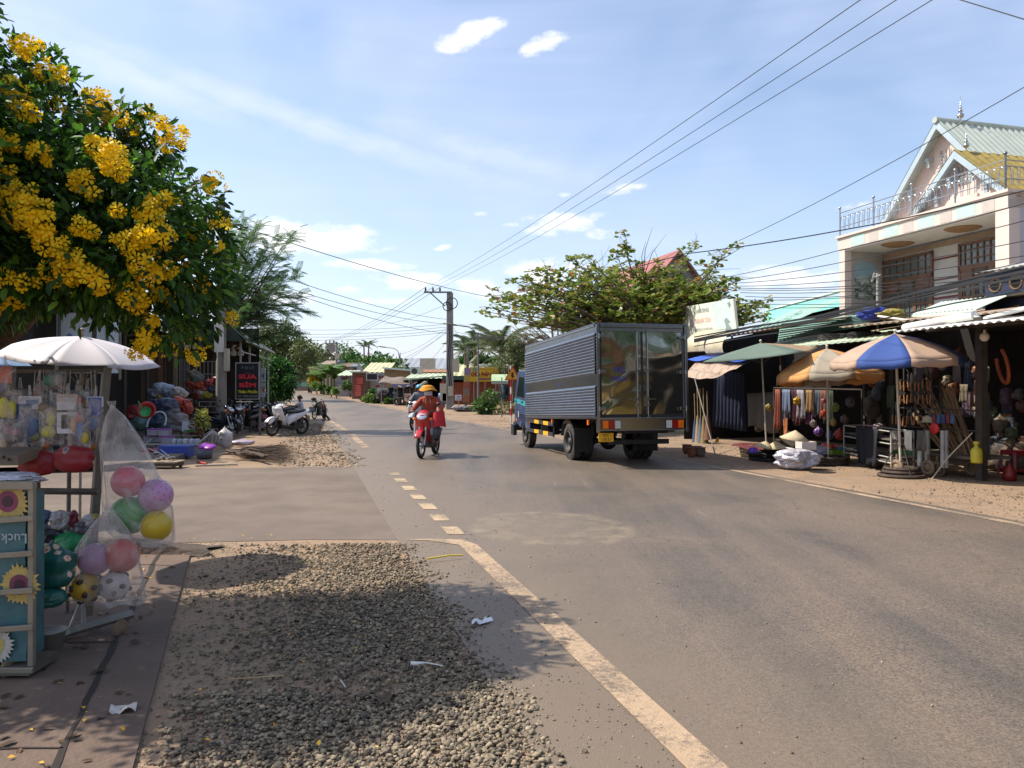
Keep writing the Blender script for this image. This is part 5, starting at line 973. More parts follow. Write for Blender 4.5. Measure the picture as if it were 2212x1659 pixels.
p=GZ(1722,966,.36); b=MB(); b.box(p-UP*.05,(.75,.42,.03),RZ+1.35,R(10),R(0)); b.box(p+RD*-.28+UP*.06,(.32,.3,.16),RZ+1.35); tag(b.build('white_carton',M('white_card','#c9bfb6',rough=.7,var=.07,dirt='#a9554a',dirt_amt=.08),base=p,bevel=.005),'white printed carton lid propped on the red tray','carton')
p=gp(1708,994); b=MB(); b.box(p+UP*.13,(.3,.5,.22),RZ,0,0,1.06); tag(b.build('red_tray',M('red_plastic','#8f1824',rough=.45,var=.1),base=p,bevel=.02),'red plastic tub behind the clear plastic bundle','tub')
m_foil=M('clear_wrap','#b6b4be',rough=.16,var=.35,scale=16,bump=2.2,bscale=15,spec=.8)
sack('plastic_bundle','shiny tied bundle of clear plastic bags on the sunlit ground','bundle',gp(1722,1014),.30,'',1.25,.85,.68,None,.15,.2,mat=m_foil,seed=3); sack('plastic_bundle','second clear plastic bundle tucked behind the first by the orange parasol base','bundle',gp(1760,996)+UP*.02,.26,'',1.2,.8,.62,None,.15,.22,mat=m_foil,seed=5)
p=gp(1800,996); cg=crate('green_crate','lime green basket full of bright toys right of the orange parasol pole',p,(.5,.42,.22),'#7f9a26',RZ+.15,rows=2,cols=10,gap=.9)
for k in range(11):
    c_=['#c9502a','#2f7f9a','#c94f5f','#d8a81e','#3d8f5a'][k%5]; q=p+Vector((random.uniform(-.18,.18),random.uniform(-.14,.14),.2+random.uniform(0,.1))); sack('small_toy',['orange','blue','pink','yellow','green'][k%5]+' soft toy piled in the lime green basket','toy',q,.065,c_,1,.9,.8,'toys in the lime green basket',.5,.15,seed=k)
# goods behind the truck edge
for k,(x,y0_,y1_,c_,nm) in enumerate(((1506,835,960,'#8a7a5a','straw broom'),(1512,840,965,'#55606b','grey mop'),(1519,838,958,'#7d6a4a','brown broom'),(1500,850,965,'#39466b','blue mop'),(1527,845,950,'#6b4b3a','dark brush'))):
    A,B=PT(x,y0_,11.0),PT(x+3,y1_,11.0); b=MB(); b.tube([A,A.lerp(B,.55)],.014,6); b.m=1; b.tube([A.lerp(B,.5),A.lerp(B,.7),B],[.03,.07,.12],9); tag(b.build('hanging_broom',[M('bamboo','#8d7a58',rough=.6,var=.15),M('bristle'+c_,c_,rough=.95,var=.3,scale=30)],base=A),nm+' hanging in the row of brooms beside the truck tail','broom','brooms hanging beside the truck')
A,B=PT(1500,815,10.7),G(1545,983); b=MB(); b.tube([A,B],.016,6); tag(b.build('leaning_pole',M('grey_pole','#6d675f',rough=.7),base=B),'thin grey pole leaning from the truck side down to the verge','pole')
p=PT(1552,945,11.6); b=MB(); b.lathe([(.02,0),(.05,-.12),(.16,-.32),(.0,-.32)],p,14,rotm(R(20),R(18),0),sy=.35); tag(b.build('yellow_brush',M('ochre_bristle','#9a7430',rough=.9,var=.2),base=p),'ochre fan-shaped brush head hanging in front of the dark blue curtain','brush')
for k,(x,y) in enumerate(((1494,985),(1505,982),(1484,978),(1513,985))): p=G(x,y+2); b=MB(); b.lathe([(.001,0),(.07,.0),(.12,.1),(.11,.2),(.13,.22),(.11,.22),(.09,.1),(.001,.08)],p,16); tag(b.build('clay_pot',M('clay'+str(k%2),['#8a5a42','#6d6258'][k%2],rough=.8,var=.2),base=p),['round terracotta pot on the ground right under the truck tail','grey pot beside the terracotta one','grey pot farthest left by the truck wheel','grey pot nearest the leaning pole'][k],'pot','pots on the ground beside the truck')
# --- low metal cart with dark trousers
p=G(1870,1010); ct=thing('wire_cart','low white metal cart with dark cloth draped over it between the two parasols','cart',p); b=MB()
u=(G(1918,1014)-G(1822,990)); L=u.length; u.normalize(); w=RN; o=p-u*L/2
fr=[];
for a in(0,L):
    for d in(0,.5): q=o+u*a+w*d; b.tube([q+UP*.12,q+UP*.78],.016,6)
for z in(.2,.3,.55,.78):
    for d in(0,.5): b.tube([o+w*d+UP*z,o+w*d+u*L+UP*z],.014,6)
    for a in(0,L): b.tube([o+u*a+UP*z,o+u*a+w*.5+UP*z],.014,6)
part(b,'frame',M('white_tube','#a39f96',rough=.5,var=.1,dirt='#6d5c4c',dirt_amt=.2),ct)
b=MB(); b.box(o+u*L/2+w*.25+UP*.23,(L-.06,.44,.02),math.atan2(u.y,u.x)); b.box(o+u*L/2+w*.25+UP*.62,(L-.06,.44,.02),math.atan2(u.y,u.x)); part(b,'shelf',M('grey_board','#5d564d',rough=.8,var=.2),ct)
for a in(.06,L-.06): b=MB(); q=o+u*a+UP*.06; b.torus(q,.04,.02,14,6,rotm(R(90),0,math.atan2(u.y,u.x))); part(b,'castor',m_rub,ct)
cloth('dark_trousers','dark navy trousers draped over the front of the low metal cart','trousers',o+u*L*.33-w*.04+UP*.8,o+u*L*.8-w*.04+UP*.8,.72,'#15161f',.035,3,bot=.8)
# --- tool cart
p=G(2010,1030)+RN*.6; tcart=thing('tool_cart','wheeled market cart with green edge, racks of hand tools and upright sticks','cart',p)
A=PT(1925,1003,11.0);B=PT(2105,1010,11.0);A.z=B.z=.38; u=(B-A); L=u.length; u.normalize(); zr=math.atan2(u.y,u.x)
b=MB(); b.box(A.lerp(B,.5)+RN*.4,(L,.8,.05),zr); part(b,'deck',M('grey_board'),tcart,bevel=.005)
b=MB(); b.box(A.lerp(B,.23)-RN*.015,(L*.46,.02,.12),zr); part(b,'green_edge',M('green_paint','#3f7a4a',rough=.6,var=.15,dirt='#6d5c4c',dirt_amt=.2),tcart)
for px in(1925,1992,2012,2086): 
    q=G(px,1030)+RN*.12; q.z=.16 if px!=2012 else .13; b=MB(); b.torus(q,.11,.04,22,8,rotm(R(90),0,zr+ (0 if px!=2012 else 1.2))); b.lathe([(.001,-.02),(.09,-.02),(.09,.02),(.001,.02)],q,16,rotm(R(90),0,zr)); b.tube([q,q+UP*.24],.02,6); part(b,'wheel',M('tan_rubber','#7a6650',rough=.85,var=.2),tcart)
b=MB()
for s,z in((.0,2.0),(.46,1.75),(.48,1.5),(1.,1.5)):
    q=A+u*L*s+RN*.3; b.tube([q,q+UP*(z-.38)],.016,6)
for z in(.85,1.2): b.tube([A+RN*.05+UP*(z-.38),B+RN*.05+UP*(z-.38)],.014,6)
for z in(1.35,1.62): b.tube([A+RN*.25+UP*(z-.38),A+u*L*.47+RN*.25+UP*(z-.38)],.014,6); b.box(A+u*L*.23+RN*.3+UP*(z-.38-.02),(L*.46,.12,.02),zr)
part(b,'rack',m_darkpost,tcart)
m_hand=M('wood_handle','#9b6a42',rough=.55,var=.2,scale=12,island=['#6a482e','#84603c','#8f5c32','#5d4430']); m_blade=M('dark_blade','#4a4a4a',rough=.4,metal=.7,var=.3)
GT='hand tools hung on the tool cart'
kinds=['hammer','sickle','pliers','trowel','saw']
for k in range(26):
    row=k//9; s=(k%9)/9*.44+.03; z=[1.72,1.45,1.05][row]; q=A+u*L*s+RN*(.16 if row<2 else -.02)+UP*(z-.38+random.uniform(-.03,.03)); b=MB(); tl=random.uniform(-.12,.12)
    h=q+u*tl*.3-UP*.17; b.tube([q,h],[.014,.017],7); b.m=1; kd=k%5
    if kd==0: b.box(q+UP*.02,(.12,.035,.035),zr)
    elif kd==1: b.tube([q+u*.13*math.sin(R(30*i))+UP*(.13-.13*math.cos(R(30*i))) for i in range(6)],[.012,.016,.018,.016,.01,.004],6,flat=.4)
    elif kd==2: b.tube([q,q+UP*.06+u*.03,q+UP*.14],[.02,.025,.008],6); b.tube([q+u*.04,h+u*.06],.01,6)
    elif kd==3: b.prism([(-.035,0),(.035,0),(.03,.14),(0,.19),(-.03,.14)],q,u,UP,RN,.006)
    else: b.prism([(-.02,0),(.05,0),(.02,.26),(-.02,.26)],q,u,UP,RN,.005)
    tag(b.build('hand_tool',[m_hand,m_blade],base=q),f"{kinds[kd]} in the tool cart's {['top','middle','lower'][row]} row, {['first','second','third','fourth','fifth','sixth','seventh','eighth','ninth'][k%9]} from the left",kinds[kd],GT)
GS='wooden sticks standing in the tool cart'
tops=[(1966,888),(1973,893),(1975,878),(1981,846),(1992,835),(2001,815),(2003,842),(2008,840),(2013,848),(2019,900),(2022,905),(2030,840),(2035,833),(2044,830),(2050,835),(2055,845),(2058,838),(1985,870),(1998,860),(2010,865),(2040,850),(2026,870)]
for k,(x,y) in enumerate(tops):
    T=PT(x*1.0,y,11.35); Bq=A+u*L*(.62+.36*k/len(tops)+random.uniform(-.03,.03))+RN*random.uniform(.15,.4); b=MB(); b.tube([Bq,T],.019 if k%3 else .025,7); tag(b.build('wooden_stick',M('stick_wood',rough=.65,var=.2,scale=9,island=['#7f6344','#94744c','#6d533a','#a58557']),base=Bq),'slim brown wooden tool handle in the sheaf at the tool cart right end','stick',GS)
for k,(x,c_) in enumerate(((1987,'#b5b3ad'),(2003,'#9b9994'),(2037,'#8d8b87'),(2045,'#7a7874'))):
    A_=PT(x,930,10.8); b=MB(); h=.72; b.tube([A_,A_-UP*h*.9],.045 if k!=3 else .03,10); tag(b.build('wrapped_roll',M('roll'+c_,c_,rough=.3,var=.25,scale=8,bump=1,bscale=12),base=A_),['plastic-wrapped pale roll standing at the front middle of the tool cart','plastic-wrapped roll right next to the palest one','dull metal tube standing left of the sticks','thin metal tube beside the dull one'][k],'roll','rolls standing in the tool cart')
p=PT(2018,925,10.75); b=MB(); b.lathe([(.001,.02),(.09,.018),(.105,0),(.09,-.02),(.001,-.02)],p,22,rotm(R(90),0,zr)); tag(b.build('red_reel',M('red_reel','#b01d1d',rough=.5,var=.15),base=p),'round red reel hanging at the centre of the tool cart','reel')
p=PT(2008,912,11.); b=MB(); b.lathe([(.22,0),(.13,.01),(.11,.09),(.07,.12),(.001,.12)],p,20); tag(b.build('straw_hat',m_straw,base=p),'tan straw hat lying on the tool cart above the red reel','hat')
for x,c_,lb in((1962,'#c7c2b4','white plastic apron hanging in front of the blue parasol pole'),(1935,'#77736d','grey cloth glove bundle left of the blue parasol pole'),(1990,'#55504a','dark work gloves hanging beside the wrapped roll')): q=PT(x,930,10.6); cloth('hanging_apron' if 'apron' in lb else 'work_gloves',lb,'apron' if 'apron' in lb else 'gloves',q-u*.1,q+u*.1,.36,c_,.03,1.5)
for k in range(6): q=PT(2008+k*10,905,10.95); b=MB(); b.box(q,(.075,.03,.16),zr,R(random.uniform(-5,5))); tag(b.build('packet',M('pk'+str(k%3),['#34436f','#6d2f38','#3f5a7a'][k%3],rough=.4,var=.2,scale=20),base=q,bevel=.004),f"small {['navy','dull red','blue'][k%3]} packet, {['first','second','third','fourth','fifth','sixth'][k]} from the left in the row across the sticks",'packet','packets in a row across the sticks')
p=PT(2109,1000,10.9); b=MB(); b.lathe([(.001,0),(.085,0),(.09,.03),(.09,.2),(.075,.24),(.03,.27),(.028,.31),(.045,.31),(.045,.36),(.001,.36)],p,22); tag(b.build('sprayer_bottle',M('yellow_plastic','#b3a52a',rough=.45,var=.1),base=p),'yellow plastic sprayer bottle hanging at the right end of the tool cart','sprayer')
p=G(2140,1040)+RN*.4; b=MB(); b.lathe([(.001,0),(.1,0),(.11,.1),(.08,.2),(.03,.26),(.03,.3),(.001,.3)],p,18); tag(b.build('red_jug',M('dim_red','#7a1c18',rough=.5,var=.1),base=p),'dim red plastic jug on the shaded floor left of the stool','jug')
# stool
p=G(2189,1026); st=thing('plastic_stool','red plastic stool standing on the shaded shed floor at the far right','stool',p,.3); m_st=M('stool_red','#8a2028',rough=.45,var=.08)
b=MB(); b.box((0,0,.44),(.3,.3,.03)); b.box((0,0,.40),(.31,.31,.06)); b.build('seat',m_st,st,bevel=.02)
for sx in(-1,1):
    for sy in(-1,1): b=MB(); b.tube([(sx*.125,sy*.125,.42),(sx*.17,sy*.17,0)],[.034,.026],4); b.build('leg',m_st,st)
b=MB()
for a in range(4): c,s_=math.cos(a*math.pi/2),math.sin(a*math.pi/2); b.box((c*.155,s_*.155,.1),(.02,.27,.05),a*math.pi/2)
b.build('stretcher',m_st,st)
# leaning tool at the cart foot
A_,B_=PT(2100,935,10.8),G(2013,1034); b=MB(); b.tube([A_,A_.lerp(B_,.6)+UP*.05,B_],.012,6); tag(b.build('garden_hook',M('pale_rod','#a39b8c',rough=.5),base=B_),'long bent pale rod leaning across the tool cart to the ground','rod')

# more goods crowded in the shade under the eaves
GD='dim goods hanging in the shade of the sheds'
where=['between the two parasols','behind the tool racks','under the white eave','beside the shed post','above the red stool','beside the dark curtain']
k=0
for wi,(x0,x1,y0,y1,t_,n_) in enumerate(((1862,1925,815,930,12.4,14),(1935,2105,770,850,12.6,18),(1980,2110,745,800,12.8,10),(2110,2135,790,900,12.2,8),(2140,2215,850,960,13.,14),(1610,1690,850,930,12.8,10))):
    for j in range(n_):
        c_=['#5a3a34','#3a4654','#6d6250','#4f5a44','#7a6a66','#5d4a5a','#8a5a3a','#44484f'][(j*3+wi)%8]; p=PT(random.uniform(x0,x1),random.uniform(y0,y1),t_+random.uniform(-.3,.3)); r=random.uniform(.07,.14); lb=f'{["brick","slate","khaki","olive","taupe","plum","rust","charcoal"][(j*3+wi)%8]} bundle {where[wi]}, {["topmost","upper","middle","lower"][j%4]} in its bunch'
        if j%3: sack('shaded_bundle',lb,'bundle',p-UP*r,r,c_,1,.6,random.uniform(.8,1.6),GD,.5,.15,knot=j%2==0,seed=300+k)
        else: cloth('shaded_cloth',lb.replace('bundle','cloth strip'),'cloth',p-RD*r,p+RD*r,random.uniform(.3,.6),c_,.03,2,GD)
        k+=1
for j in range(9): p=PT(2142+8.5*j,968+3*(j%3),12.7); sack('floor_sack',f'dim sack on the shaded shed floor, {["first","second","third","fourth","fifth","sixth","seventh","eighth","ninth"][j]} from the left behind the stool','sack',Vector((p.x,p.y,.02)),.2,['#4a4038','#3a3f45','#5a4a3a'][j%3],1,.8,random.uniform(.8,1.7),'sacks on the shaded shed floor',.7,.12,seed=380+j)
# ---------- left foreground: toy carts, ball bags, umbrella
m_galv=M('dull_galvanised','#6d675e',rough=.55,metal=.5,var=.2,scale=10,dirt='#54473b',dirt_amt=.25)
m_clear=M('clear_plastic','#cfc4bb',rough=.28,var=.1,scale=9,alpha=.34,spec=.6,bump=1.2,bscale=14)
m_clear2=M('bag_film','#cdc3bc',rough=.25,var=.1,scale=5,alpha=.27,spec=.6,bump=1.0,bscale=9)
YC=5.2
cart=thing('toy_cart','tall metal toy cart hung all over with packed toys under the flowering tree','cart',Vector((P(120,1300,5).x,5.0,0)))
b=MB(); T1=P(231,797,YC); T0=P(-260,800,YC); Bt=P(203,1140,YC-.1); 
b.tube([T1+UP*.01,P(216,960,YC-.03),Bt,P(190,1330,5.0)],.034,4); part(b,'post',m_galv,cart)
b=MB(); b.tube([T0,T1],.024,4); part(b,'top_rail',m_galv,cart)
b=MB(); b.tube([P(-200,1058,YC-.1),P(212,1062,YC-.1)],.022,4); part(b,'middle_rail',m_galv,cart)
b=MB(); b.tube([P(-200,900,YC+.25),P(215,900,YC+.25)],.012,6); part(b,'middle_rail',m_galv,cart)
for x in(84,150): b=MB(); b.tube([P(x,1000,YC+.2),P(x-4,1330,YC+.2)],.016,4); part(b,'upright',m_galv,cart)
b=MB(); A=P(-250,1180,YC); b.add([P(-250,1168,YC-.2),P(205,1168,YC-.2),P(205,1140,YC+.5),P(-250,1140,YC+.5)],[(0,1,2,3)]); part(b,'shelf',M('grey_board'),cart)
b=MB(); b.tube([P(60,1400,4.6),P(150,1365,4.85),P(288,1325,5.1)],.03,4); part(b,'foot_bar',M('pale_bar','#8c8b86',rough=.5,metal=.4,var=.15),cart)
b=MB(); b.tube([P(182,1290,5.0),P(182,1352,4.95)],.016,6); b.tube([P(176,1296,5.0),P(150,1358,4.9)],.008,5); part(b,'brace',MATS['pale_bar'],cart)
def castor(p,r,par):
    b=MB(); m=rotm(R(90),0,R(70)); b.torus(p+UP*r,r*.78,r*.24,22,8,m); b.lathe([(.001,-.012),(r*.7,-.012),(r*.7,.012),(.001,.012)],p+UP*r,18,m); b.tube([p+UP*r,p+UP*r*2.2],.014,6); return b.build('castor',M('tan_rubber'),par,par.location)
castor(G(262,1376),.055,cart)
# goods shelf clutter
def toy_pack(px,py,w,h,Y,label,toys,card=None,cc='#b8b4b2',tilt_=0.):
    s=Y/FX; c=P(px,py,Y); w*=s;h*=s; t=thing('toy_pack',label,'toy pack',c-UP*h/2,0,'packs hanging on the toy cart')
    b=MB(); b.grid(lambda u,v:Vector(((u-.5)*w,-(.16*w+.02)*math.sin(math.pi*u)**.5*math.sin(math.pi*min(1,v*1.05))**.5-.004*math.sin(40*u+9*v),h*(1-v))),14,14)
    b.tube([(0,0,h),(random.uniform(-.01,.01),0,h+.07)],[.012,.005],6); b.build('bag',m_clear,t)
    if card: b=MB(); b.box((0,-.004,h*.86),(w*.98,.006,h*.26)); b.m=1; b.box((w*.1,-.009,h*.87),(w*.5,.004,h*.1)); b.build('header_card',[M('card'+card,card,rough=.5,var=.12,scale=30),M('cardmark'+cc,cc,rough=.5,var=.2)],t)
    for (dx,dz,r,col,sx,sz) in toys:
        b=MB(); r*=s*1.; rr=random.Random(px+dz)
        if sx<0: b.box((dx*s,-.008,h/2+dz*s),(-sx*r*2,.012,sz*r*2))
        else: b.ball((dx*s,-.02,h/2+dz*s),r,sx,.5,sz,14,9)
        b.build('toy',M('toy'+col,col,rough=.45,var=.12,scale=18),t)
    return t
Yp=5.05
toy_pack(19,888,44,70,Yp,'clear bag with two yellow bottle-shaped toys at the left edge of the cart',[(-6,8,12,'#c9bd3a',1,1.9),(10,4,11,'#b8ad34',1,1.8)])
toy_pack(66,908,50,106,Yp,'tall blue toy pack with a white and blue card on the cart',[(-12,-6,16,'#23406f',-1,2.6),(8,-12,15,'#4d5f80',1,1.8),(14,-34,9,'#6b6a4a',1.4,1.2)],'#c2c3c8','#4a6a9e')
toy_pack(146,892,46,82,Yp-.06,'white boxed toy card with a dark square picture window on the cart',[(0,-10,20,'#c9c5c6',-1,1.7),(2,-19,13,'#2a2c3c',-1,1.15),(0,4,20,'#a95b5f',-1,.12)],'#b99a86','#c9c5c6')
toy_pack(112,914,54,96,Yp,'clear bag holding a yellow duck and brown blocks on the cart',[(2,10,11,'#c7bd4d',.9,1.5),(-3,-18,13,'#c9bd3f',1.2,1.),(-12,34,12,'#7d6a55',1.1,1.),(14,26,9,'#8a7a5a',1,1.2)])
toy_pack(172,925,50,86,Yp-.08,'clear bag with orange, blue and yellow plastic tools on the cart',[(-8,8,9,'#cc8f24',.8,1.9),(4,-6,11,'#2c5596',.9,2),(2,22,8,'#a33a24',1.2,1.6),(15,-20,8,'#b3a32c',1,1.6)])
toy_pack(206,898,36,84,Yp,'blue printed toy pack hanging nearest the right post of the cart',[(0,18,14,'#28459b',-1,1.5),(-2,-14,13,'#71809c',1,1.4)],'#b9bcc8','#a33')if False else toy_pack(206,898,36,84,Yp,'blue printed toy pack hanging nearest the right post of the cart',[(0,18,14,'#28459b',-1,1.5),(-2,-14,13,'#71809c',1,1.4)],'#b9bcc8','#5a3a6a')
toy_pack(166,862,34,38,Yp+.1,'small pack with a pink and red toy above the white boxed card',[(2,-2,11,'#b5434f',1.3,.9),(6,4,5,'#d08d96',1,1)])
toy_pack(122,822,46,44,Yp+.12,'green and grey tied bag hanging high from the top rail of the cart',[(-10,0,13,'#4f7a66',1.2,1.1),(9,2,11,'#8a8780',1,1.2)])
toy_pack(12,822,46,66,Yp,'clear bag with an orange rectangular toy at the top left corner of the cart',[(2,12,12,'#cf5a34',-1,1.5),(-8,-16,14,'#777086',1.3,.8)])
toy_pack(84,845,20,46,Yp+.05,'reddish brown doll tied by strings to the top rail of the cart',[(0,6,6,'#8f5847',1,1),(0,-9,6,'#99604c',.9,2)])
toy_pack(28,935,60,60,Yp-.05,'clear bag with small pink and purple toys low at the left of the cart',[(-6,8,9,'#8f4a5f',1,1.3),(10,2,8,'#b03f62',1,1),(2,-14,12,'#6d5a55',1.4,.8)])
toy_pack(92,955,46,50,Yp+.02,'pack of brown and dark toy animals below the blue pack',[(-6,2,11,'#5a4a3c',1.3,1),(10,-6,10,'#a35a34',1,1)])
toy_pack(200,950,34,60,Yp+.1,'dark toy pack half hidden behind the cart right post',[(0,6,11,'#2e2f42',1,1.6),(3,-14,9,'#97602f',1.2,1)])
EX='second row of packs behind'
for k,(x,y,w,h,c1,c2,lb) in enumerate(((44,860,34,44,'#7d8a9a','#a33f3a','small blue-grey pack above the yellow bottles'),(98,868,36,50,'#8a7a68','#5a6f9a','tan and blue pack between the blue pack and the boxed card'),(188,862,30,44,'#6d7a6a','#a8843a','sage pack under the top rail near the right post'),(150,955,40,44,'#4a4f6a','#8f3a4a','navy and red pack just above the red floral bags'),(50,962,44,40,'#7a5f4a','#a0a0a8','brown pack just above the left red floral bag'),(186,968,34,36,'#3f5a7a','#b0903a','blue and gold pack low beside the right post'),(130,866,26,40,'#8f8f98','#3f6a5a','pale pack hung behind the boxed card'),(4,952,44,50,'#6a5a6a','#b8a04a','plum pack low at the left edge of the cart'))): toy_pack(x,y,w,h,Yp+.12,lb,[(-5,4,9,c1,-1,1.5),(6,-6,9,c2,1,1.2),(2,10,6,'#b9b4b0',1,1)])
for x in(76,86,94,142,152,196,205): b=MB(); b.tube([P(x,800,YC-.02),P(x+random.uniform(-6,6),850,YC-.1)],.003,4); part(b,'string',M('pale_string','#a39a8c',rough=.8),cart)
def floral(cols,sc=9.):
    def g(nt,c,vec,b):
        L=nt.links.new; v=nd(nt,'ShaderNodeTexVoronoi',i_Scale=sc); L(vec,v.inputs['Vector']); n=nd(nt,'ShaderNodeTexNoise',i_Scale=sc*3,i_Detail=2.); L(vec,n.inputs['Vector'])
        ad=nd(nt,'ShaderNodeMath',operation='MULTIPLY_ADD',i_1=.35); L(n.outputs[0],ad.inputs[0]); L(v.outputs['Distance'],ad.inputs[2]); f=ramp(nt,cols,ad.outputs[0])
        mr=nd(nt,'ShaderNodeMapRange',i_1=.50,i_2=.56,i_3=1.,i_4=0.); L(ad.outputs[0],mr.inputs[0]); sc_=nd(nt,'ShaderNodeSeparateColor'); L(v.outputs['Color'],sc_.inputs[0]); gt=nd(nt,'ShaderNodeMath',operation='GREATER_THAN',i_1=.35); L(sc_.outputs[0],gt.inputs[0]); mu=nd(nt,'ShaderNodeMath',operation='MULTIPLY'); L(mr.outputs[0],mu.inputs[0]); L(gt.outputs[0],mu.inputs[1])
        mx=nd(nt,'ShaderNodeMix',data_type='RGBA'); L(mu.outputs[0],mx.inputs[0]); L(c,mx.inputs[6]); L(f,mx.inputs[7]); return mx.outputs[2]
    return g
m_redfl=M('red_floral','#8c2024',rough=.5,var=.12,scale=10,gen=floral([(.15,'#20304f'),(.32,'#31456b'),(.42,'#5f6d7d'),(.5,'#b09a86')],9.))
for k,(x,y,w,h) in enumerate(((82,1000,88,56),(160,992,84,58))): s=5.0/FX; sack('floral_bag',['red floral printed bag drooping low at the left of the cart','red floral printed bag beside the right post of the cart'][k],'bag',P(x,y+h/2,5.0-.05*k),w*s/2,'',1,.45,h/w,None,.5,.07,mat=m_redfl,seed=k+40)
b=MB(); p=P(20,985,4.85); b.box(p,(.26,.3,.06),.1,R(6)); b.m=1; 
for k in range(7): b.box(p+Vector((-.1+.033*k,-.152,.0+.01*math.sin(3*k))),(.014,.004,.02))
tag(b.build('flat_carton',[M('tan_card','#7d6a58',rough=.8,var=.12),m_blk],base=p),'flat tan carton with black marks lying on the cart at the left','carton')
# clutter on the shelf: little wrapped things
lab=['clear wrapped packet at the left end of the cart shelf','dark wrapped packet on the cart shelf','dull red bottle toy standing on the cart shelf','pale crumpled packet beside the red bottle','grey wrapped packet right of the red bottle','white packet next to the cart post','blue packet on the shelf behind the sunflower rack','yellow striped packet near the post']
for k,(x,y,r,c_,sz) in enumerate(((88,1150,22,'#7a7a82',.9),(112,1160,24,'#3d3a42',.7),(160,1125,9,'#6d1f2a',2.2),(132,1128,20,'#a39d9a',1.1),(178,1145,18,'#5d5a5f',.9),(196,1128,14,'#b3aeb0',1.1),(96,1118,16,'#4a5f7d',.9),(206,1120,9,'#a3923a',1.))):
    s=5.0/FX; sack('shelf_packet',lab[k],'packet',P(x,y+r*sz*.8,5.0),r*s,c_,1,.7,sz,'packets on the cart shelf',.3,.2,seed=k)
# ball bags
def ball(name,label,px,py,r,Y,col,dots=None,group='toy balls in clear bags'):
    s=Y/FX; c=P(px,py,Y); b=MB(); b.ball(c,r*s,n=32,k=20)
    if dots=='fine':
        b.m=1
        for i in range(90):
            z=1-2*(i+.5)/90; a=i*2.39996; q=math.sqrt(1-z*z); nrm=Vector((q*math.cos(a),q*math.sin(a),z)); b.ball(c+nrm*r*s*.985,.0042,n=6,k=4)
    if dots=='bean':
        b.m=1
        for i in range(16):
            z=1-2*(i+.5)/16; a=i*2.39996; q=math.sqrt(1-z*z); nrm=Vector((q*math.cos(a),q*math.sin(a),z)); u=nrm.cross(UP).normalized(); w=nrm.cross(u); th=a*1.7; pts=[c+(nrm*1.004+(u*math.cos(th+f)+w*math.sin(th+f))*.26*(1 if abs(f)<9 else 1)-(u*math.cos(th)+w*math.sin(th))*.24).normalized()*r*s*1.002 for f in(-.75,-.35,0,.35,.75)]; b.tube([c+(nrm*.99+(u*math.cos(th+f)+w*math.sin(th+f))*.22-(u*math.cos(th))*.2).normalized()*r*s for f in(-1.,-.5,0,.5,1.)],[.008,.014,.016,.014,.008],8)
    return tag(b.build(name,[M('ball'+col,col,rough=.28,var=.06,trans=.0),M('balldots'+('b' if dots=='bean' else col),'#3a2a26' if dots=='bean' else '#7a1f3a',rough=.5)],base=c),label,'ball',group)
ball('toy_ball','hot pink ball with tiny dots, topmost in the upper clear bag',277,1040,34,4.95,'#cc4560','fine'); ball('toy_ball','lilac ball at the right of the upper clear bag',337,1070,36,5.0,'#b886ab','fine'); ball('toy_ball','green ball low in the upper clear bag',280,1113,41,4.98,'#3f9a48'); ball('toy_ball','yellow ball at the bottom right of the upper clear bag',338,1136,33,4.93,'#c2a52f')
ball('toy_ball','lilac ball at the left of the lower clear bag',205,1208,34,4.75,'#a97da0'); ball('toy_ball','coral red ball at the right of the lower clear bag',264,1200,36,4.8,'#bd4a42'); ball('toy_ball','yellow ball with brown bean spots at the bottom of the lower bag',186,1268,32,4.72,'#b08d28','bean'); ball('toy_ball','white ball with dark bean spots at the bottom of the lower bag',248,1265,31,4.75,'#b5a9a2','bean')
def film(name,label,outline,Y,dep,seed):
    """a hanging clear bag: outline rows (y, xleft, xright) in the picture plane at distance Y, rounded in depth"""
    s=Y/FX; b=MB(); n=len(outline); rr=random.Random(seed); ph=[rr.uniform(0,6) for _ in range(4)]
    def fn(u,v):
        i=min(n-2,int(v*(n-1))); t=v*(n-1)-i; t2=t*t*(3-2*t); y,x0,x1=[outline[i][k]*(1-t2)+outline[i+1][k]*t2 for k in range(3)]; a=2*math.pi*u; w=(x1-x0)/2; k=1+.05*math.sin(9*a+ph[0]+3*v)+.04*math.sin(17*a+ph[1]-5*v)*(1-.4*v)
        c=P((x0+x1)/2,y,Y); return c+Vector((math.cos(a)*w*s*k,math.sin(a)*min(w*s,dep)*k,.012*math.sin(5*a+ph[2])*v))
    b.grid(fn,56,26); return tag(b.build(name,m_clear2,base=P(outline[0][1],outline[0][0],Y)),label,'bag','clear bags of balls on the cart')
film('clear_bag','large upper clear plastic bag holding pink, lilac, green and yellow balls',[(866,232,250),(880,238,248),(900,230,268),(960,222,305),(1040,226,345),(1100,228,372),(1150,240,374),(1172,285,372),(1180,350,370)],4.97,.13,1)
film('clear_bag','lower clear plastic bag holding lilac, coral and spotted balls',[(1085,222,250),(1100,228,242),(1130,205,262),(1180,172,292),(1240,155,306),(1290,150,314),(1300,190,312)],4.76,.12,2)
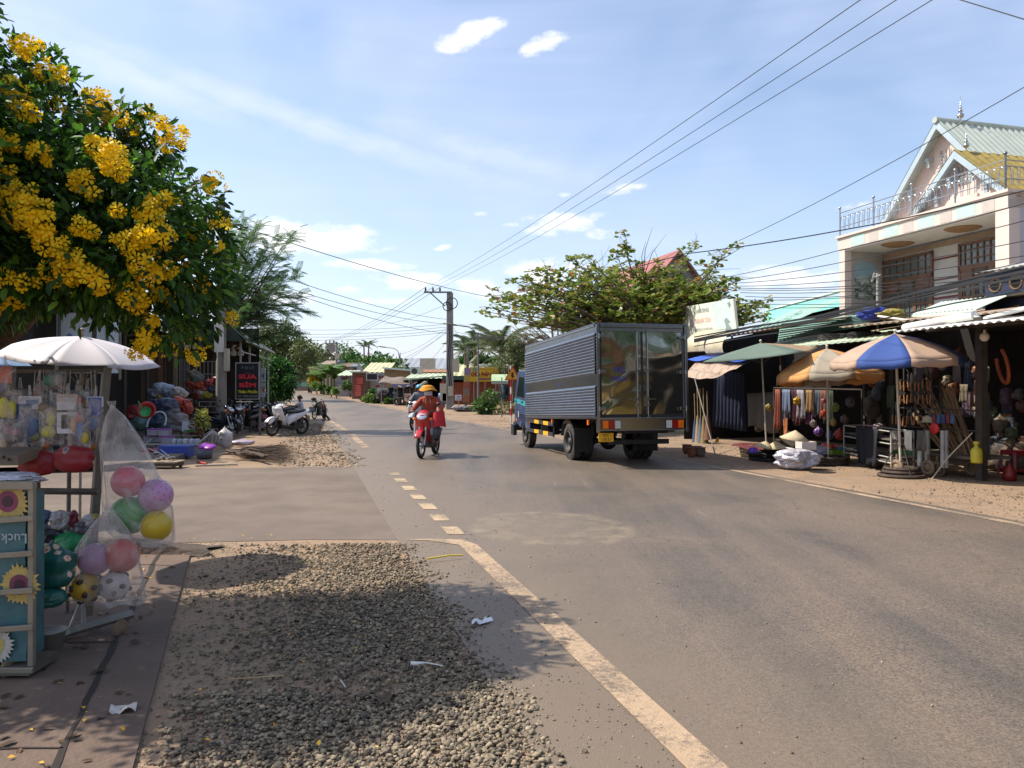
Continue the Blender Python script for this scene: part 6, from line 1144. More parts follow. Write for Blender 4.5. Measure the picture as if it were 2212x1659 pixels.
# floral bag, green bag and pail at the foot
m_teal=M('teal_floral','#1e5a52',rough=.35,var=.15,scale=8,gen=floral([(.15,'#7d3f38'),(.3,'#b9705a'),(.42,'#d9c3b0'),(.5,'#c9a08a')],15.))
sack('floral_bag','teal bag printed with roses hanging beside the sunflower rack','bag',P(114,1272,4.6),.135,'',1,.7,1.1,None,.4,.09,mat=m_teal,knot=True,seed=9); sack('floral_bag','lower dark teal floral bag under the rose bag','bag',P(100,1312,4.55),.115,'',1,.8,.5,None,.4,.08,mat=m_teal,seed=10)
sack('green_bag','bright green plastic bag behind the teal rose bag','bag',P(158,1205,5.0),.115,'#1f8a4f',1,.7,.75,None,.35,.1,seed=11)
p=P(108,1352,4.6); p.z=.02; b=MB(); b.lathe([(.001,0),(.07,0),(.088,.13),(.094,.13),(.09,.12),(.001,.1)],p,24); tag(b.build('pale_pail',M('pale_plastic','#8d8a88',rough=.5,var=.1),base=p),'pale grey plastic pail standing under the teal floral bags','pail')
# sunflower rack
rk=thing('sunflower_rack','metal rack with teal sunflower-printed bags at the left edge of the picture','rack',Vector((P(20,1400,4.2).x,4.2,0)))
XR=P(70,1200,4.2).x; zt_=P(0,1042,4.2).z
b=MB(); b.box((XR,4.2,zt_/2+.04),(.03,.03,zt_-.08)); part(b,'post',M('bright_galv','#8e8778',rough=.45,metal=.5,var=.15),rk,bevel=.003)
b=MB(); b.box((XR-.6,4.2,zt_/2+.04),(.03,.03,zt_-.08)); part(b,'post',MATS['bright_galv'],rk)
for k,z in enumerate((zt_,.88,.69,.49,.29,.08)):
    b=MB(); b.box((XR-.3,4.165,z-.012),(.66,.02,.03 if k else .045),0,0,R(-4 if 0<k<5 else 0)); part(b,'slat',MATS['bright_galv'],rk,bevel=.003)
b=MB(); b.box((XR-.3,4.3,.06),(.62,.28,.04)); part(b,'base_tray',m_galv,rk)
castor(G(68,1452),.05,rk); castor(G(30,1465)+Vector((-.02,.0,0)),.055,rk)
pn=thing('sunflower_bag','stack of teal bags printed with yellow sunflowers inside the metal rack','bag',Vector((XR-.3,4.28,.1)))
b=MB(); b.grid(lambda u,v:Vector((XR-.6+.56*u,4.215+.012*math.sin(8*u)*math.sin(7*v)-.02*math.sin(math.pi*u),.1+(zt_-.16)*v)),16,30); b.add([],[]); b.box((XR-.32,4.31,.1+(zt_-.16)/2),(.55,.15,zt_-.18)); part(b,'printed_cover',M('teal_print','#3d6468',rough=.45,var=.35,scale=4,bump=.6,bscale=7),pn)
def sunflower(px,py,r,cols,n=26):
    c=P(px,py,4.19); s=4.19/FX; c.y=4.188; b=MB(); R_=r*s
    for k in range(n):
        a=2*math.pi*k/n; q=.85+.25*random.random(); d=Vector((math.cos(a),0,math.sin(a))); e=Vector((-math.sin(a),0,math.cos(a))); b.m=0; b.add([c+d*R_*.3-e*R_*.1-Vector((0,.001*(k%2),0)),c+d*R_*.75-e*R_*.13-Vector((0,.001*(k%2),0)),c+d*R_*q-Vector((0,.001*(k%2),0)),c+d*R_*.75+e*R_*.13-Vector((0,.001*(k%2),0)),c+d*R_*.3+e*R_*.1-Vector((0,.001*(k%2),0))],[(0,1,2,3,4)])
    b.m=1; b.lathe([(.001,0),(R_*.5,0)],c-Vector((0,.003,0)),24,rotm(R(90),0,0)); b.m=2; b.lathe([(.001,0),(R_*.26,0)],c-Vector((0,.005,0)),20,rotm(R(90),0,0)); part(b,'printed_sunflower',[M('pf'+q,q,rough=.5,var=.2,scale=30) for q in cols],pn)
sunflower(18,1083,46,('#b59a55','#7d3350','#3f1f2c')); sunflower(44,1262,44,('#b39a52','#6d2f4a','#3a1d29')); sunflower(-8,1392,40,('#b8b1a5','#b8a55a','#8a7434')); sunflower(-60,1180,44,('#b59a55','#7d3350','#3f1f2c'))
b=MB(); b.text('Luck',P(30,1153,4.185),(-1,0,0),(0,0,-1),.075,bold=.01); part(b,'print_lettering',M('pale_ink','#9aa5a6',rough=.6),pn)
sack('clear_wrap_bag','crumpled pale clear bag lying on top of the sunflower rack','bag',P(22,1046,4.3),.16,'',1.1,.6,.22,None,.3,.2,mat=m_foil,seed=21)
# umbrellas over the cart
m_silk=M('white_umbrella_cloth','#cfc8cb',rough=.6,var=.04,scale=3,trans=.12); m_under=M('umbrella_pole','#8a8378',rough=.5)
bu=P(172,1000,6.95); bu.z=.0; parasol('sun_umbrella','large white umbrella with a dark underside standing just behind the toy cart',bu,P(176,727,6.95),.69,.2,[0],[M('navy_lining','#1b2033',rough=.8,var=.1),m_silk],(R(6),R(6)),8,0,R(10),.013,None,m_under,curve=.55,under=1)
bu=P(-75,1000,9.2); bu.z=0; parasol('sun_umbrella','pale blue umbrella whose right tip shows at the left edge of the picture',bu,P(-40,748,9.2),.62,.2,[0],[M('pale_blue_cloth','#8fa5bd',rough=.6,var=.05,trans=.12)],(0,R(8)),8,0,R(20),.013,None,m_under,curve=.5)
# ---------- left shops
m_lwall=M('old_board','#4a443f',rough=.9,var=.3,scale=2,dirt='#2e2823',dirt_amt=.35)
A1=thing('roadside_shop','dark open-fronted shop behind the flowering tree and the toy cart','shop',RT(20,-5,0))
def rquad(b,s0,t0,s1,t1,z0_,z1_): b.add([RT(s0,t0,z0_),RT(s1,t1,z0_),RT(s1,t1,z1_),RT(s0,t0,z1_)],[(0,1,2,3)])
b=MB(); rquad(b,18.6,-5.6,30,-5.6,0,4.6); rquad(b,18.6,-5.6,18.6,-12,0,4.4); part(b,'wall',m_shadewall,A1)
b=MB(); corr(b,RT(18.3,-4.3,3.3),RT(30,-4.3,3.4),-RN*1.4+UP*.9,.02,.2); corr(b,RT(18.3,-5.6,4.4),RT(30,-5.6,4.5),-RN*6+UP*.8,.02,.2); part(b,'roof',m_zinc,A1)
for s in(19,22,25,28): b=MB(); b.tube([RT(s,-4.5,0),RT(s,-4.5,3.4)],.05,8); part(b,'post',m_darkpost,A1)
sb=thing('shop_signboard','pale blue and white signboard under the tree above the white umbrella','sign',P(192,735,17.5)); b=MB()
A,B=P(124,676,17.5),P(260,806,17.5); b.box((A+B)/2,(B.x-A.x,.08,A.z-B.z)); part(b,'panel',M('sign_white','#aebcc4',rough=.5,var=.06,dirt='#8d9498',dirt_amt=.1),sb)
b=MB(); c=P(195,768,17.4); b.grid(lambda u,v:P(140+110*u,752+8*math.sin(3*u)+30*v,17.455),12,2,False); part(b,'blue_swash',M('sign_blue','#2f6a9a',rough=.5,var=.1),sb); b=MB(); b.grid(lambda u,v:P(134+30*u,724+14*v+4*math.sin(9*u),17.455),8,2,False); part(b,'blue_mark',MATS['sign_blue'],sb)
for x in(128,231,259): b=MB(); b.tube([P(x,670,17.44),P(x,820,17.44)],.03,6); part(b,'frame_bar',m_galv,sb)
# shop B with green awning
B1=thing('awning_shop','dark shop with a dark green hanging awning and white window grilles beside the concrete pole','shop',P(420,836,27.5)-UP*1.6)
m_col=M('terracotta_column','#9c6a52',rough=.8,var=.12,scale=4,dirt='#6d5c4c',dirt_amt=.2)
for x,w,mm in((349,.15,m_col),(379,.11,M('tan_column','#8a7a64',rough=.8,var=.12))): p=P(x,836,26.5); b=MB(); b.box((p.x,26.5,1.7),(w,w,3.4)); part(b,'column',mm,B1)
Xa,Xb=P(300,836,27.2).x,P(492,836,27.2).x
b=MB(); b.add([(Xa-4,31.5,0),(Xb-.3,31.5,0),(Xb-.3,31.5,4),(Xa-4,31.5,4)],[(0,1,2,3)]); b.add([(Xa-4,26.9,3.1),(Xb,26.9,3.1),(Xb,26.9,3.9),(Xa-4,26.9,3.9)],[(0,1,2,3)]); rquad(b,30,-3.4,40.5,-3.4,0,1.0); rquad(b,40.5,-3.4,40.5,-9,0,3.6); part(b,'wall',m_shadewall,B1)
b=MB(); b.add([(Xa-4,26.7,3.9),(Xb+.15,26.7,3.9),RT(40.6,-3.2,3.8),RT(40.6,-9,4.6),(Xa-4,34,4.6)],[(0,1,2,3,4)]); part(b,'roof',m_zinc,B1)
b=MB(); E0,E1=P(500,737,26.2),P(571,762,39); U0,U1=P(500,706,26.0),P(560,738,39.); n=10
b.grid(lambda u,v:U0.lerp(U1,u).lerp(E0.lerp(E1,u),v)+RN*(.5*v)+UP*(.03*math.sin(u*40)*v),30,3); b.add([U0,U0-RN*1.4+UP*.3,U1-RN*1.4+UP*.3,U1],[(0,1,2,3)]); b.add([U0,E0+RN*.4,E0-RN*1.4,U0-RN*1.4+UP*.3],[(0,1,2,3)]); part(b,'awning',M('dark_green_canvas','#35453f',rough=.8,var=.2,scale=4),B1)
b=MB(); b.tube([E0+RN*.5,E1+RN*.5],.04,6); b.tube([E0+RN*.3-UP*.35,E1+RN*.3-UP*.35],.03,6); part(b,'awning_rail',M('pale_bar'),B1)
for k in range(5): q=E0.lerp(E1,.03+.23*k)+RN*.25; b=MB(); b.tube([Vector((q.x,q.y,0)),q],.035,6); part(b,'post',MATS['pale_bar'],B1)
m_gril=M('white_grille','#8d8b86',rough=.5,metal=.2,var=.1)
def grille(x0,x1,y0,y1,Y,n,rows=2):
    b=MB()
    for k in range(n+1): x=x0+(x1-x0)*k/n; b.tube([P(x,y0,Y),P(x,y1,Y)],.012 if 0<k<n else .022,5)
    for k in range(rows+1): y=y0+(y1-y0)*k/rows; b.tube([P(x0,y,Y),P(x1,y,Y)],.014,5)
    part(b,'grille',m_gril,B1)
grille(388,408,776,842,26.8,6,3); grille(424,466,781,862,26.6,5,3); grille(466,486,781,850,26.9,3,3); grille(408,424,842,870,26.7,2,1); grille(430,480,868,878,25.5,2,1)
for k,(x0,x1) in enumerate(((398,412),(416,423),(470,485),(500,520))): b=MB(); b.add([P(x0,745,31.4),P(x1,745,31.4),P(x1,754,31.4),P(x0,754,31.4)],[(0,1,2,3)]); part(b,'vent_window',M('bright_pane','#b9c4c8',rough=.3,var=.05),B1)
for k,x in enumerate((504,520)): p=P(x,762,27.5); b=MB(); b.lathe([(.001,-.12),(.1,-.1),(.12,.0),(.05,.12),(.02,.2)],p,14); tag(b.build('hanging_lamp',M('lamp_globe'),base=p),['white hanging lamp nearer the concrete pole under the green awning','white hanging lamp farther from the concrete pole under the green awning'][k],'lamp','lamps under the green awning')
# a low concrete terrace along the left stalls
b=MB(); b.add([RT(16,-9,.13),RT(30,-9,.13),RT(30,-1.75,.13),RT(17.2,-2.6,.13),RT(16,-3.6,.13),RT(16,-9,0),RT(30,-9,0),RT(30,-1.75,0),RT(17.2,-2.6,0),RT(16,-3.6,0)],[(0,1,2,3,4),(2,7,8,3),(3,8,9,4),(1,6,7,2)]); struct(b.build('terrace',M('terrace_concrete','#6d5f50',rough=.9,var=.25,scale=2,bump=.6,bscale=20,dirt='#5a4838',dirt_amt=.3)))
# concrete pole on the left with boxes
def cpole(label,base,h,r0,r1,name='utility_pole',group=None,col='#7d776c',n=12):
    t=thing(name,label,'pole',base,0,group); b=MB(); b.tube([Vector(base)-UP*.2,Vector(base)+UP*h*.5,Vector(base)+UP*h],[r0,(r0+r1)/2,r1],n); b.build('shaft',M('pole_concrete'+col,col,rough=.85,var=.15,scale=2,dirt='#5a5048',dirt_amt=.2),t,base); return t
pb=P(478,836,25.6); pb.z=0; lp_=cpole('round concrete pole with meter boxes between the shop grilles and the black sign',pb,7.95,.19,.11)
b=MB(); b.box(pb+Vector((.22,-.1,2.5)),(.14,.2,.75)); part(b,'meter_box',M('cream_box','#a8a08c',rough=.6,var=.08),lp_,bevel=.01); b=MB(); b.box(pb+Vector((.0,-.2,3.2)),(.3,.06,.9)); part(b,'faded_notice',M('white_card'),lp_)
b=MB(); b.tube([pb+Vector((-.25,0,7.6)),pb+Vector((.25,0,7.6))],.012,5); part(b,'cross_pin',m_darkpost,lp_)
# black shop sign
sp_=G(562,939); sg=thing('shop_sign','black sign with red and yellow lettering on a single steel post beside the white scooter','sign',sp_)
b=MB(); b.tube([sp_,P(562,780,sp_.y)],.035,8); part(b,'post',M('steel_post','#6d6a66',rough=.5,metal=.4),sg)
b=MB(); b.tube([sp_+UP*1.1,sp_+UP*1.1+Vector((-.8,0,0))],.015,5); part(b,'bracket',MATS['steel_post'],sg)
Yq=sp_.y-.05; A,B=P(510,784,Yq),P(560,862,Yq); b=MB(); b.box((A+B)/2,(B.x-A.x,.05,A.z-B.z)); part(b,'panel',M('sign_black','#121317',rough=.4,var=.1),sg)
b=MB(); 
for q,w in(((A.x,(A.z+B.z)/2),(.03,A.z-B.z)),((B.x,(A.z+B.z)/2),(.03,A.z-B.z))): b.box((q[0],Yq,q[1]),(w[0],.07,w[1]))
for z in(A.z,B.z): b.box(((A.x+B.x)/2,Yq,z),(B.x-A.x+.03,.072,.03))
part(b,'frame',M('sign_frame','#a5a39e',rough=.4,metal=.5,var=.1),sg)
m_sr=M('sign_red','#c2272d',rough=.5,var=.05); m_sy=M('sign_yellow','#c9bd2f',rough=.5,var=.05); m_sw=M('sign_grey_white','#8d9490',rough=.5)
for tx,y,h,w,mm,bo in(('ĐẠI LÝ',797,.11,.44,M('sign_dull','#5a6f66',rough=.5),.02),('SỮA',818,.2,.62,m_sr,.045),('BỈM',836,.19,.56,m_sr,.045),('Thiên Phước',849,.13,.66,m_sy,.03),('ĐT: 0985.235.739',857.5,.075,.66,m_sw,.01)):
    b=MB(); b.text(tx,P(535,y,Yq-.032),(1,0,0),(0,0,1),h,w=w,bold=bo); part(b,'lettering',mm,sg)
w2=G(571,925); ws=thing('white_sign','narrow white sign with blue H and red N, half behind the black sign','sign',w2); Y2=w2.y; b=MB(); b.tube([w2,P(572,795,Y2)],.03,6); part(b,'post',MATS['steel_post'],ws)
b=MB(); A,B=P(535,794,Y2-.05),P(573,858,Y2-.05); b.box((A+B)/2,(B.x-A.x,.04,A.z-B.z)); b.m=1; b.box(((A.x+B.x)/2,Y2-.05,(A.z+B.z)/2),(B.x-A.x+.01,.045,.03)); part(b,'panel',[M('sign_pale','#b9c2c4',rough=.5,var=.05),MATS['steel_post']],ws)
for tx,y,mm in(('H',819,m_ink),('N',847,m_sr)): b=MB(); b.text(tx,P(567,y,Y2-.09),(1,0,0),(0,0,1),.36,bold=.02,sx=.6); part(b,'lettering',mm,ws)
b=MB(); p=P(683,893,46); b.box(p+UP*.0,(.75,.4,.8)); b.m=1; b.box(p+Vector((.1,-.22,.05)),(.4,.03,.5)); b.m=0; b.box(p-UP*.6,(.5,.3,.45)); tag(b.build('electric_cabinet',[M('cabinet_grey','#77848a',rough=.5,var=.1),M('cabinet_pale','#94a2a8',rough=.5)],base=p,bevel=.01),'grey electric cabinet below the round dark tree by the far road','cabinet')
# ---------- motorbikes
def gpt(px,py):
    Y=H*FX/(py-CY) if py>CY+1 else 1e9
    if Y>40: Y=(H+.88)/((py-CY)/FX+.022)
    p=P(px,CY,Y); p.z=gz(Y); return p
m_mt=M('moto_tyre','#1b1a1a',rough=.85,var=.15,scale=20,dirt='#5d5247',dirt_amt=.2); m_chr=M('chrome','#b0aeaa',rough=.2,metal=1,var=.1); m_eng=M('engine_grey','#4d4b4a',rough=.5,metal=.6,var=.25); m_seat=M('seat_black','#17171a',rough=.6,var=.1); m_hl=M('headlamp_glass','#bfc6cb',rough=.08,metal=.5,var=.2,scale=20)
def moto(label,pos,head,col,style='under',lean=0.,sc=1.,group='motorbikes parked by the left shops',col2=None,steer=0.):
    """x forward, z up, origin on the ground between the wheels"""
    t=thing('motorbike' if style!='scooter' else 'scooter',label,'motorbike' if style!='scooter' else 'scooter',pos,0,group); t.rotation_euler=(lean,0,math.atan2(head[1],head[0])); t.scale=(sc,)*3
    mc=M('moto'+col,col,rough=.25,var=.05,coat=.6,dirt='#6b6258',dirt_amt=.08); m2=M('moto'+(col2 or '#1a1a1c'),col2 or '#1a1a1c',rough=.4,var=.08)
    sct=style=='scooter'; wb=.66 if sct else .62; r=.30
    def wheel_(x,front):
        b=MB(); b.torus((x,0,r),r-.045,.045 if not front else .04,30,10,rotm(R(90),0,0)); w=b.build('wheel',m_mt,t)
        b=MB(); b.torus((x,0,r),r-.085,.016,28,6,rotm(R(90),0,0)); b.lathe([(.001,-.05),(.05,-.045),(.05,.045),(.001,.05)],(x,0,r),14,rotm(R(90),0,0))
        for k in range(5 if sct else 16): a=2*math.pi*k/(5 if sct else 16); b.tube([(x+.04*math.cos(a),(.02 if k%2 else -.02) if not sct else 0,r+.04*math.sin(a)),(x+(r-.085)*math.cos(a),0,r+(r-.085)*math.sin(a))],.016 if sct else .0045,5)
        b.build('rim',m_chr if not sct else m_eng,w)
    wheel_(wb,True); wheel_(-wb,False)
    b=MB(); top=Vector((.40,0,.86))
    for y in(-.075,.075): b.tube([(wb,y,r),(wb-.12,y,r+.32),(.43,y*.9,.80)],[.024,.026,.026],8)
    b.box((.445,0,.78),(.06,.2,.04)); b.build('fork',m_chr if not sct else m_eng,t)
    b=MB(); b.grid(lambda u,v:Vector((wb+(r+.035)*math.cos(R(30)+R(125)*u),(v-.5)*.15,r+(r+.035+.02*math.cos((v-.5)*2.5))*math.sin(R(30)+R(125)*u))),12,5)
    if sct: b.loft([((wb-.02,0,r+.30),(0,.085,0),(.06,0,.06)),((wb+.10,0,r+.22),(0,.085,0),(.03,0,.08)),((wb+.2,0,r+.14),(0,.06,0),(.02,0,.04))],12)
    o=b.build('front_fender',mc,t); o.modifiers.new('t','SOLIDIFY').thickness=.008
    # leg shield and nose
    b=MB()
    w0=.2 if sct else .115
    b.grid(lambda u,v:Vector((.50-.10*v-.20*v*v+.06*(1-abs(2*u-1)**2)-(.05 if not sct else .02)*abs(2*u-1)*v,(2*u-1)*(w0+.06*math.sin(math.pi*min(1,v*1.1)))*(1-.35*max(0,v-.7)/.3),.98-.62*v)),14,12)
    o=b.build('leg_shield',mc,t); o.modifiers.new('t','SOLIDIFY').thickness=.03
    if not sct:
        for s in(-1,1): b=MB(); b.prism([(0,0),(.2,.03),(.2,-.36),(.02,-.3)],(.42,s*.15,.83),(-.4,s*.25,.1),(0,0,1),(0,s,0),.05); b.build('side_panel',m2,t)
    b=MB(); b.loft([((.30,0,1.0),(0,.07,0),(-.02,0,.05)),((.40,0,1.01),(0,.13,0),(-.02,0,.075)),((.50,0,.98),(0,.12,0),(-.03,0,.07)),((.56,0,.95),(0,.08,0),(-.02,0,.045))],16); hd=b.build('headlamp_cowl',mc,t)
    b=MB(); b.loft([((.535,0,.945),(0,.13,0),(-.03,0,.075)),((.585,0,.925),(0,.11,0),(-.025,0,.06)),((.605,0,.915),(0,.05,0),(-.012,0,.03))],16); b.build('headlight',m_hl,hd)
    b=MB()
    for s in(-1,1): b.tube([(.40,s*.05,1.02),(.38,s*.2,1.05),(.31,s*.35,1.03)],.013,7)
    h=b.build('handlebar',m_seat if not sct else m_chr,t)
    for s in(-1,1):
        b=MB(); b.tube([(.33,s*.27,1.04),(.30,s*.38,1.025)],.02,8); b.build('grip',m_seat,h)
        b=MB(); b.tube([(.37,s*.2,1.05),(.36,s*.27,1.14),(.34,s*.31,1.2)],.006,5); b.loft([((.35,s*.32,1.22),(0,.055,0),(0,0,.035)),((.335,s*.32,1.22),(0,.055,0),(0,0,.035))],14); b.build('mirror',m_seat,h)
        b=MB(); b.ball((.50,s*.19,.88),.04,.7,1,.8,n=10,k=6); b.build('indicator',m_or,t)
    # body and tail
    b=MB()
    if sct: b.loft([((.08,0,.42),(0,.13,0),(0,0,.1)),((-.02,0,.55),(0,.15,0),(0,0,.17)),((-.2,0,.62),(0,.165,0),(0,0,.16)),((-.45,0,.68),(0,.17,0),(0,0,.12)),((-.7,0,.76),(0,.13,0),(0,0,.08)),((-.92,0,.84),(0,.06,0),(0,0,.03))],18,2.6)
    else: b.loft([((.36,0,.62),(0,.06,0),(.03,0,.08)),((.15,0,.52),(0,.07,0),(0,0,.09)),((-.05,0,.56),(0,.12,0),(0,0,.12)),((-.3,0,.63),(0,.13,0),(0,0,.12)),((-.6,0,.72),(0,.11,0),(0,0,.09)),((-.86,0,.8),(0,.05,0),(0,0,.03))],16,2.4)
    b.build('tail_fairing',mc,t)
    if sct: b=MB(); b.box((.18,0,.31),(.46,.3,.09)); b.loft([((.40,0,.40),(0,.14,0),(.03,0,.1)),((.34,0,.7),(0,.16,0),(.03,0,.1)),((.36,0,.92),(0,.12,0),(.03,0,.05))],12); b.build('floorboard',m2,t,bevel=.02)
    b=MB(); b.loft([((.08,0,.78),(0,.06,0),(0,0,.04)),((-.05,0,.79),(0,.12,0),(0,0,.06)),((-.3,0,.79),(0,.14,0),(0,0,.06)),((-.55,0,.83),(0,.13,0),(0,0,.06)),((-.72,0,.86),(0,.08,0),(0,0,.035))],16); b.build('seat',m_seat,t)
    b=MB(); b.box((-.03 if not sct else -.35,0,.33),(.3,.2,.24)); b.tube([(-.0,0,.33),(.22,0,.36)],.07,10); b.box((-.4,.06,.31),(.5,.05,.07)); b.tube([(-.35,.15,.36),(-.55,.15,.62)],.03,8); b.tube([(-.35,-.15,.36),(-.55,-.15,.62)],.03,8); b.tube([(0,-.25,.22),(0,.25,.22)],.012,6); b.build('engine',m_eng,t,bevel=.02)
    b=MB(); b.tube([(.12,-.1,.26),(-.1,-.15,.24),(-.35,-.17,.28),(-.8,-.19,.36)],[.02,.025,.05,.045],12); b.build('exhaust',m_chr,t)
    b=MB(); b.loft([((-.84,0,.80),(0,.07,0),(0,0,.035)),((-.9,0,.81),(0,.05,0),(0,0,.025))],10); b.build('tail_light',m_rd,t)
    b=MB(); b.box((-.9,0,.60),(.012,.19,.14),0,0,R(20)); b.grid(lambda u,v:Vector((-.75-.2*u,(v-.5)*.13,.72-.28*u)),4,2); b.build('plate',m_wh,t)
    b=MB(); b.tube([(-.1,.12,.3),(-.12,.22,.0)],.012,6); b.build('kick_stand',m_eng,t)
    return t
sf,sr=G(588,943),G(651,938.5); hd=(sf-sr); scooter=moto('white scooter with black seat parked at an angle beside the black sign',(sf+sr)/2,hd,'#d3d3d6','scooter',R(-5),.98)
dk=['#16171c','#1c1a22','#20242c','#121418']
for k,(x,y,hx,hy,c_,st,lb) in enumerate(((598,930,-.7,-.7,dk[0],'scooter','black scooter parked right behind the white scooter'),(616,922,-.6,-.8,dk[1],'under','dark motorbike whose handlebar the standing child holds'),(574,926,-.5,-.86,dk[2],'under','dark motorbike with white trim left of the black scooter'),(540,934,-.3,-.95,dk[3],'under','dark motorbike parked in the shade under the black sign'),(467,944,.9,-.3,'#1b2a3d','under','dark blue motorbike in the shade left of the concrete pole'),(505,938,.5,-.8,'#27272b','under','dark motorbike just right of the concrete pole'))):
    p=G(x,y); moto(lb,p,(hx,hy),c_,st,R(-4),.95)
rf=G(909.5,991); rdir=Vector((-.16,-.987,0)).normalized(); redc=rf-rdir*.62; red=moto('red motorbike ridden towards the camera down the middle of the road',redc,rdir,'#a81c22','under',0,1.,'motorbikes being ridden or pushed',col2='#8e9094')
wd=Vector((-.2,-.98,0)).normalized(); wsc=moto('white scooter following right behind the red motorbike',gpt(893,930)-wd*.6,wd,'#c9c9cd','scooter',0,1.,'motorbikes being ridden or pushed')
kb=gpt(680,906); kd=Vector((-.25,-.97,0)); kbike=moto('small dark bike being pushed by the bending child',kb-kd*.45,kd,'#1c2733','under',0,.8,'motorbikes being ridden or pushed')
# ---------- people
m_skin=M('skin','#8a5a44',rough=.55,var=.08,scale=8); m_hair=M('black_hair','#0f0d0c',rough=.6,var=.2,scale=40)
def skinmesh(name,verts,edges,rad,mat,parent,sub=2,root=0,base=None):
    me=bpy.data.meshes.new(name); b=Vector(base or (0,0,0)); me.from_pydata([tuple(Vector(v)-b) for v in verts],edges,[]); me.materials.append(mat); o=bpy.data.objects.new(name,me); COL.objects.link(o); o.parent=parent
    md=o.modifiers.new('skin','SKIN'); md.use_smooth_shade=True
    sv=me.skin_vertices[0].data
    for i,q in enumerate(rad): sv[i].radius=(q,q) if not hasattr(q,'__len__') else q; sv[i].use_root=(i==root)
    s=o.modifiers.new('sub','SUBSURF'); s.levels=s.render_levels=sub; return o
def person(label,J,shirt,trous,sleeve='long',group=None,sc=1.,face=None,hair=True,skin=None,shoes='#2a2522'):
    """J: joints in world space; face: the way the head looks"""
    sk=skin or m_skin; base=J['pelvis'].copy(); base.z=min(J[k].z for k in ('la','ra'))-.06*sc; t=thing('person',label,'person',base,0,group); V=[];E=[];Rd=[]
    def add(p,r,par=None):
        V.append(Vector(p)); Rd.append(r if not hasattr(r,'__len__') else r); i=len(V)-1
        if par is not None: E.append((par,i))
        return i
    f=(face or Vector((0,-1,0))).normalized(); hc=J['head']; upv=(hc-J['neck']).normalized(); s=sc
    i0=add(J['pelvis'],.12*s); i1=add(J['pelvis'].lerp(J['chest'],.5),.11*s,i0); i2=add(J['chest'],.125*s,i1); i3=add(J['neck'],.05*s,i2); i4=add(hc-upv*.07*s+f*.02*s,.068*s,i3); i5=add(hc+upv*.0,.09*s,i4); i6=add(hc+upv*.075*s-f*.01*s,.07*s,i5); add(hc-upv*.02*s+f*.105*s,.014*s,i5)
    hands=[]
    for q in 'lr':
        a=add(J[q+'s'],.055*s,i2); b=add(J[q+'e'],.043*s,a); c=add(J[q+'w'],.03*s,b); d=(J[q+'w']-J[q+'e']).normalized(); side=d.cross(UP); side=side.normalized() if side.length>.1 else Vector((1,0,0)); dn=side.cross(d)
        pm=add(J[q+'w']+d*.05*s,(.036*s,.02*s),c)
        for k in range(4):
            o=side*(.03-.02*k)*s; l=[.075,.085,.08,.062][k]*s; g1=add(V[pm]+d*.03*s+o,.009*s,pm); g2=add(V[g1]+d*l*.5-dn*.012*s*(-1),.0085*s,g1); add(V[g2]+d*l*.3+dn*.03*s,.007*s,g2)
        g1=add(J[q+'w']+d*.03*s+side*.04*s,.0095*s,c); add(V[g1]+d*.035*s+side*.015*s+dn*.015*s,.008*s,g1)
        h=add(J[q+'h'],.082*s,i0); k_=add(J[q+'k'],.056*s,h); an=add(J[q+'a'],.036*s,k_); td=J.get(q+'t',J[q+'a']+Vector((0,-.15,-.05))*s); add(td,.03*s,an)
    body=skinmesh('body',V,E,Rd,sk,t,2,0,base)
    def chain(name,keys,rad,mat,edges,root=0,sub=2): return skinmesh(name,[k for k in keys],edges,rad,mat,t,sub,root,base)
    k=.0
    ve=[J['pelvis']-(J['chest']-J['pelvis'])*.12,J['pelvis'].lerp(J['chest'],.5),J['chest'],J['neck']-(J['neck']-J['chest'])*.25]; ed=[(0,1),(1,2),(2,3)]; rd=[.142*s,.135*s,.15*s,.085*s]
    for q in 'lr':
        a=len(ve); ve.append(J[q+'s']); rd.append(.082*s); ed.append((2,a)); ve.append(J[q+'e']); rd.append(.062*s if sleeve=='long' else .07*s)
        if sleeve!='long': ve[-1]=J[q+'s'].lerp(J[q+'e'],.75)
        ed.append((a,a+1))
        if sleeve=='long': ve.append(J[q+'w']); rd.append(.05*s); ed.append((a+1,a+2))
    chain('shirt',ve,rd,shirt,ed)
    ve=[J['pelvis']+(J['chest']-J['pelvis'])*.12,J['pelvis']]; rd=[.13*s,.14*s]; ed=[(0,1)]
    for q in 'lr': a=len(ve); ve+= [J[q+'h'],J[q+'k'],J[q+'a']+(J[q+'k']-J[q+'a'])*.06]; rd+=[.098*s,.072*s,.056*s]; ed+=[(1,a),(a,a+1),(a+1,a+2)]
    chain('trousers',ve,rd,trous,ed,1)
    for q in 'lr':
        td=J.get(q+'t',J[q+'a']+Vector((0,-.15,-.05))*s); b=MB(); d=(td-J[q+'a']); c=J[q+'a'].lerp(td,.5)-UP*.015*s; b.loft([(J[q+'a']-d*.35-UP*.03*s,Vector((-d.y,d.x,0)).normalized()*.035*s,UP*.03*s),(c,Vector((-d.y,d.x,0)).normalized()*.045*s,UP*.035*s),(td+d*.25-UP*.01*s,Vector((-d.y,d.x,0)).normalized()*.04*s,UP*.022*s)],12); b.build('shoe',M('shoe'+shoes,shoes,rough=.6),t,base)
    sd=upv.cross(f).normalized(); fr=Matrix((sd,-f,upv)).transposed() if True else None; m=Matrix([[sd[i],-f[i],upv[i]] for i in range(3)])
    b=MB()
    for q in(-1,1): b.ball(hc+f*.085*s+sd*q*.033*s+upv*.012*s,.012*s,n=8,k=5); 
    b.ball(hc+f*.082*s-upv*.052*s,.018*s,1.2,.5,.4,n=8,k=5,m=m); b.build('face_features',M('eye_dark','#1d1210',rough=.3),t,base)
